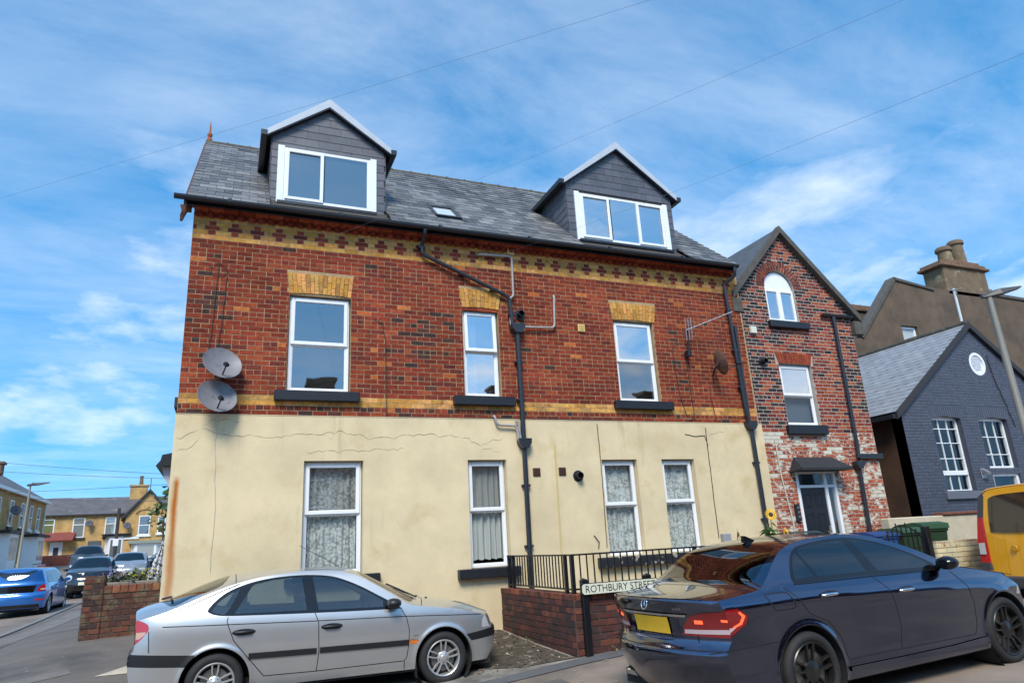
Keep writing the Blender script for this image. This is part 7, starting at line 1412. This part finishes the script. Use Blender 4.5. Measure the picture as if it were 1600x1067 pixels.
# --- more distant vehicles share a simpler hatchback shell
def generic(name, col, L=4.1, W=1.76, Hh=1.50, zb=.93, kind='hatch', rimm=None, glassm=None, detail=None):
    wb = L*.62; ro = L*.175; fo = L-wb-ro; xr0 = -ro; xf0 = wb+fo; z = lambda f: f*Hh
    if kind == 'hatch': ze = [(xr0,z(.60)),(xr0+.06,z(.66)),(xr0+.22,z(.90)),(xr0+.5,z(.95)),(wb*.5,z(.965)),(wb*.62,z(.94)),(wb*.78,z(.82)),(wb*.94,z(.655)),(wb+.05,z(.63)),(xf0-.3,z(.56)),(xf0,z(.46))]; zc = [(xr0-.02,z(.60)),(xr0+.05,z(.68)),(xr0+.22,z(.93)),(xr0+.5,z(.985)),(wb*.5,z(1)),(wb*.62,z(.98)),(wb*.80,z(.85)),(wb*.99,z(.69)),(wb+.2,z(.655)),(xf0-.25,z(.58)),(xf0+.05,z(.46))]
    elif kind == 'suv': ze = [(xr0,z(.60)),(xr0+.05,z(.66)),(xr0+.15,z(.90)),(xr0+.5,z(.955)),(wb*.6,z(.965)),(wb*.72,z(.93)),(wb*.84,z(.80)),(wb*.96,z(.655)),(wb+.1,z(.64)),(xf0-.2,z(.60)),(xf0,z(.50))]; zc = [(xr0-.02,z(.60)),(xr0+.04,z(.68)),(xr0+.15,z(.93)),(xr0+.5,z(.99)),(wb*.6,z(1)),(wb*.72,z(.965)),(wb*.86,z(.82)),(wb*.99,z(.68)),(wb+.2,z(.66)),(xf0-.15,z(.62)),(xf0+.05,z(.50))]
    else: ze = [(xr0,z(.58)),(xr0+.1,z(.645)),(xr0+.55,z(.69)),(xr0+.85,z(.84)),(xr0+1.15,z(.94)),(wb*.5,z(.965)),(wb*.62,z(.94)),(wb*.80,z(.82)),(wb*.96,z(.655)),(wb+.1,z(.63)),(xf0-.3,z(.56)),(xf0,z(.46))]; zc = [(xr0-.02,z(.6)),(xr0+.1,z(.68)),(xr0+.5,z(.71)),(xr0+.85,z(.87)),(xr0+1.15,z(.97)),(wb*.5,z(1)),(wb*.62,z(.98)),(wb*.82,z(.85)),(wb*1.0,z(.69)),(wb+.2,z(.66)),(xf0-.25,z(.58)),(xf0+.05,z(.46))]
    b = zb; top_ = z(.925); gz_ = glassm or tglass; r0 = (xr0+.62) if kind != 'saloon' else xr0+1.25
    dl = [(xr0+(.42 if kind!='saloon' else .95),b+.02),(r0-.05,top_-.03),(wb*.45,top_),(wb*.60,top_-.02),(wb*.75,z(.80)),(wb*.88,b+.02)]
    return dict(name=name, paint=col, W=W, zb=b, plan=[(xr0-.05,.84),(xr0+.2,.93),(xr0+.6,.985),(wb*.4,1),(wb*.8,1),(wb+.1,.975),(xf0-.25,.90),(xf0+.05,.76)],
     prof=[(.15,.92),(.25,.965),(.45,.99),(.65,1.0),(b-.12,.985),(b,.955),(b+.12,.90),(b+.35,.80),(b+.48,.73),(b+.7,.6)], zedge=ze, zc=zc,
     xr=[(.16,xr0+.10),(.35,xr0+.02),(.5,xr0),(.65,xr0+.02),(.7,xr0+.05),(z(.62),xr0+.05),(z(.7),xr0+.09)], xf=[(.16,xf0-.1),(.4,xf0),(.55,xf0-.01),(z(.48),xf0-.08),(z(.58),xf0-.25)], sweep=(.16,.26), rz=(z(.55),z(.75)), fz=(z(.42),z(.6)), rbz=.24, fbz=.22, zbot=.22,
     wheels=(0,wb), arch=.355 if kind!='suv' else .40, R=.31 if kind!='suv' else .35, rim=.215, style=(5,'single'), rimm=rimm or silver_rim, tw=.2, grid=.12,
     side=[('door',[(r0-.25,b-.02),(r0-.1,.62),(r0+.15,.33),(wb*.80,.33),(wb*.86,.6),(wb*.88,b-.02)],col,0),('window_surround',dl,gloss_b,.001),('side_window',[(dl[0][0]+.06,b+.045),(r0-.02,top_-.06),(wb*.40,top_-.03),(wb*.42,b+.045)],gz_,0),('side_window',[(wb*.45,b+.045),(wb*.43,top_-.03),(wb*.59,top_-.05),(wb*.735,z(.79)),(wb*.84,b+.045)],gz_,0)]+((detail or {}).get('side',[])),
     seams=[[(wb*.88,b-.02),(wb*.86,.6),(wb*.80,.33),(r0+.15,.33),(r0-.1,.62),(r0-.25,b-.02)]],
     top=[('windscreen',[(wb*.655,-.82),(wb*.66,.0),(wb*.655,.82),(wb*.90,.88),(wb*.985,.0),(wb*.90,-.88)],gz_,0),('rear_window',([(xr0+.10,-.80),(xr0+.07,0),(xr0+.10,.80),(xr0+.30,.82),(xr0+.32,0),(xr0+.30,-.82)] if kind!='saloon' else [(xr0+.62,-.8),(xr0+.58,0),(xr0+.62,.8),(xr0+1.05,.82),(xr0+1.1,0),(xr0+1.05,-.82)]),gz_,.001)],
     rear=(detail or {}).get('rear',[('tail_lamp',[(-.95,.62),(-.55,.62),(-.58,.82),(-.95,.84)],redl,.004),('tail_lamp',[(.95,.62),(.55,.62),(.58,.82),(.95,.84)],redl,.004),('number_plate',[(-.26,.56),(.26,.56),(.26,.67),(-.26,.67)],plate_y,.01)]),
     front=(detail or {}).get('front',[('grille',[(-.4,.36),(.4,.36),(.4,.50),(-.4,.50)],gloss_b,.004),('headlamp',[(-.9,.56),(-.5,.56),(-.5,.66),(-.9,.68)],clearl,.004),('headlamp',[(.9,.56),(.5,.56),(.5,.66),(.9,.68)],clearl,.004),('number_plate',[(-.26,.40),(.26,.40),(.26,.51),(-.26,.51)],plate_w,.012)]),
     cab=(.55,1.3), mirror=(wb*.86,b+.02,col), handles=[(r0+.25,b-.13,.16,col)])
blue_p = paint('bright_blue_paint', (.012,.13,.42), .35, .28); black_p = paint('black_paint_car', (.006,.006,.007), .3, .2); grey_p = paint('dark_grey_paint', (.05,.052,.058), .5, .3); red_p = paint('dark_red_paint', (.12,.012,.012), .3, .3); sgrey = paint('light_grey_paint',(.30,.31,.32),.5,.3)
def place(px, y, rz, spec, label, dz=0, grp=None):
    return build_car(spec,(px,y,H(px,y)+dz),rz,label,group=grp)
bspec = generic('hatchback_car', blue_p, 4.25, 1.78, 1.45, .93, 'hatch', detail=dict(rear=[('rear_glass',[(-.52,.70),(.52,.70),(.58,.90),(-.58,.90)],gloss_b,.004),('tail_lamp',[(-.95,.74),(-.60,.72),(-.64,.82),(-.70,.90),(-.95,.92)],redl,.006),('tail_lamp',[(.95,.74),(.60,.72),(.64,.82),(.70,.90),(.95,.92)],redl,.006),('lamp_centre',[(-.85,.76),(-.68,.76),(-.70,.80),(-.85,.80)],pal,.009),('reflector',[(-.86,.46),(-.58,.46),(-.58,.51),(-.86,.51)],redl,.006),('reflector',[(.86,.46),(.58,.46),(.58,.51),(.86,.51)],redl,.006),('lower_trim',[(-.7,.26),(.7,.26),(.7,.36),(-.7,.36)],trim_m,.004)],
   side=[('tail_lamp',[(-1,.74),(-.60,.76),(-.56,.82),(-.70,.90),(-1,.92)],redl,.006),('tail_lamp',[(-1,.92),(-.70,.90),(-.62,1.05),(-.52,1.30),(-.62,1.33),(-.72,1.1),(-1,1.0)],redl,.006)]))
place(-5.05,15.6,rad(91),bspec,'bright blue hatchback with tall red tail lamps parked on the side street')
place(-4.25,24.6,rad(-88),generic('small_car', black_p, 3.6,1.63,1.50,.95,'hatch',detail=dict(front=[('headlamp',smoothpoly([(.80+.12*math.cos(a),.70+.11*math.sin(a)) for a in np.linspace(0,6.28,9)[:-1]],2),clearl,.01),('headlamp',smoothpoly([(-.62+.12*math.cos(a),.70+.11*math.sin(a)) for a in np.linspace(0,6.28,9)[:-1]],2),clearl,.01),('number_plate',[(-.26,.42),(.26,.42),(.26,.53),(-.26,.53)],plate_w,.012),('grille',[(-.4,.28),(.4,.28),(.4,.38),(-.4,.38)],gloss_b,.004)])),'small black car with round headlamps facing down the side street')
place(-7.0,41.2,rad(-84),generic('offroad_car', grey_p, 4.5,1.85,1.80,1.10,'suv'),'dark grey off-roader parked nose-on up the side street')
place(-3.55,31.0,rad(-88),generic('parked_car', sgrey, 4.0,1.70,1.47,.93,'hatch'),'grey car parked behind the small black car')
place(-2.9,37.0,rad(14),generic('parked_saloon', black_p, 4.6,1.80,1.44,.93,'saloon'),'black saloon parked across the top of the side street')
place(-9.2,25.5,rad(91),generic('red_car', red_p, 4.1,1.72,1.46,.93,'hatch'),'dark red car behind the blue hatchback')
moto = root('motorbike', (-7.9,33.0,H(-7.9,33.0)), 'dark motorbike parked in front of the off-roader', 'motorbike'); zz = H(-7.9,33.0)
for y in (32.3,33.7): mb = MB(); mb.lathe([(.20,-.05),(.31,-.05),(.33,0),(.31,.05),(.20,.05)],(-7.9,y,zz+.33),(1,0,0),20); mb.build('wheel', tyre_m, moto)
mb = MB(); mb.prism([(32.45,.45),(33.4,.45),(33.75,.85),(33.2,.92),(32.9,1.05),(32.55,1.0)],-.15,.15,lambda a,b,d:(-7.9+d,a,zz+b)); mb.build('fairing', mat('motorbike_red',(.15,.02,.02),.3), moto); tubeobj('handlebar',[(-8.25,32.45,zz+1.05),(-7.9,32.5,zz+1.1),(-7.55,32.45,zz+1.05)],.02,trim_m,moto,6)
# --- yellow van, its tail towards the camera
ypaint = paint('yellow_van_paint', (.66,.30,.006), .0, .30); vx,vy,vz = 12.35,-3.92,H(12.35,-4.1)-.10
van = root('yellow_van', (vx,vy,vz), 'yellow van with a large rear window at the right edge', 'van', None, rad(1.5), world=False); van.matrix_basis = van.matrix_basis @ Matrix.Scale(.93,4); VW,VH,VL = .95,2.0,4.7
def vpt(x,v,z): return (x,v,z)
def vsec(zf): return VW*(1-.0*zf)
sec = [(-.86,.28),(-.93,.36),(-.95,.55),(-.95,.95),(-.935,1.15),(-.88,1.6),(-.83,1.84),(-.76,1.94),(-.6,1.985),(0,2.01)]; sec = sec+[(-a,b) for a,b in sec[::-1][1:]]
secs = smoothpoly(sec,4,False); mb = MB(); xs_ = [.0,.03,.09,.2,3.2,3.7]; k_ = [.955,.985,.997,1,1,.97]; n = len(secs)
def lean(x,z): return x+max(0,(z-.95))*.14*max(0,1-x/.6)
for x,k in zip(xs_,k_): mb.v += [(lean(x,b),a*k,(b-1.1)*(.985+.015*(k>.99))*k/k+1.1 if k>.99 else (b-1.1)*(.975+.02*(k>.97))+1.1) for a,b in secs]
for i in range(len(xs_)-1): mb.f += [(i*n+j,i*n+j+1,(i+1)*n+j+1,(i+1)*n+j) for j in range(n-1)]
mb.f += [(5*n+j,5*n+j+1,5*n+n-1-j-1,5*n+n-1-j) for j in range(n//2)]; mb.c = [None]*len(mb.f); mb.m = [0]*len(mb.f); mb.build('body', ypaint, van, smooth=True, auto=40)
mb = MB(); mb.prism([(3.6,.3),(4.7,.35),(4.75,.8),(4.55,1.05),(3.9,1.2),(3.6,1.9)],-.9,.9,lambda a,b,d:(a,d,b)); mb.build('bonnet', ypaint, van)
mb = MB(); mb.prism([(a*.93,(b-1.1)*.965+1.1) for a,b in secs],-.012,.02,lambda a,b,d:(lean(d,b),a,b)); tg_ = mb.build('tailgate', ypaint, van)
def vpoly(name,p,m,d=.02,par=None,k=3): mb = MB(); mb.prism(smoothpoly(p,k),-.012-d,-.006,lambda a,b,e:(lean(e,b),a,b)); return mb.build(name,m,par or van)
vpoly('rear_window',[(-.62,1.22),(-.70,1.30),(-.68,1.70),(-.62,1.82),(-.3,1.86),(.3,1.86),(.62,1.82),(.68,1.70),(.70,1.30),(.62,1.22),(0,1.21)],mat('van_glass',(.02,.018,.017),.06,coat=1.),.012,tg_,4)
for s in (-1,1):
    q = lambda pts:[(s*a,b) for a,b in pts]
    mb = MB(); mb.prism(q([(.80,.72),(.955,.72),(.945,1.15),(.90,1.48),(.80,1.48)]),-.03,.10,lambda a,b,e:(lean(e,b),a,b)); lo_ = mb.build('tail_lamp', redl, van); mb = MB(); mb.prism(q([(.83,.86),(.94,.86),(.935,1.05),(.83,1.05)]),-.036,-.03,lambda a,b,e:(lean(e,b),a,b)); mb.build('lamp_centre', clearl, lo_)
    mb = MB(); mb.prism(q([(.80,1.48),(.905,1.48),(.84,1.84),(.76,1.90),(.74,1.84)]),-.02,.10,lambda a,b,e:(lean(e,b),a,b)); mb.build('pillar_trim', mat('van_grey_trim',(.045,.045,.05),.6), van)
    mb = MB(); mb.prism(q([(.76,.28),(.955,.30),(.96,.72),(.80,.72)]),-.06,.16,lambda a,b,e:(e,a,b)); mb.build('bumper_corner', mat('van_grey_trim',(.045,.045,.05),.6), van)
    for x in (.95,3.75): wheel(van,x,s*.86,.32,.32,.21,.2,(5,'single'),silver_rim,s)
mb = MB(); mb.cbox((-.08,-.80,.30),(.1,.80,.50),.03); mb.build('bumper', mat('van_grey_trim',(.045,.045,.05),.6), van)
mb = MB(); mb.lathe([(0,.02),(.035,.018),(.04,0)],(lean(-.012,1.93),-.52,1.925),(-1,0,.2),12); mb.build('high_lamp', redl, van); mb = MB(); mb.lathe([(0,.012),(.05,.01),(.06,0)],(-.014,.35,.95),(-1,0,0),16); mb.build('badge', mat('van_badge',(.5,.24,.01),.4), van)
mb = MB(); mb.box((.2,-.88,.2),(4.5,.88,.34)); mb.build('underbody', under_m, van)
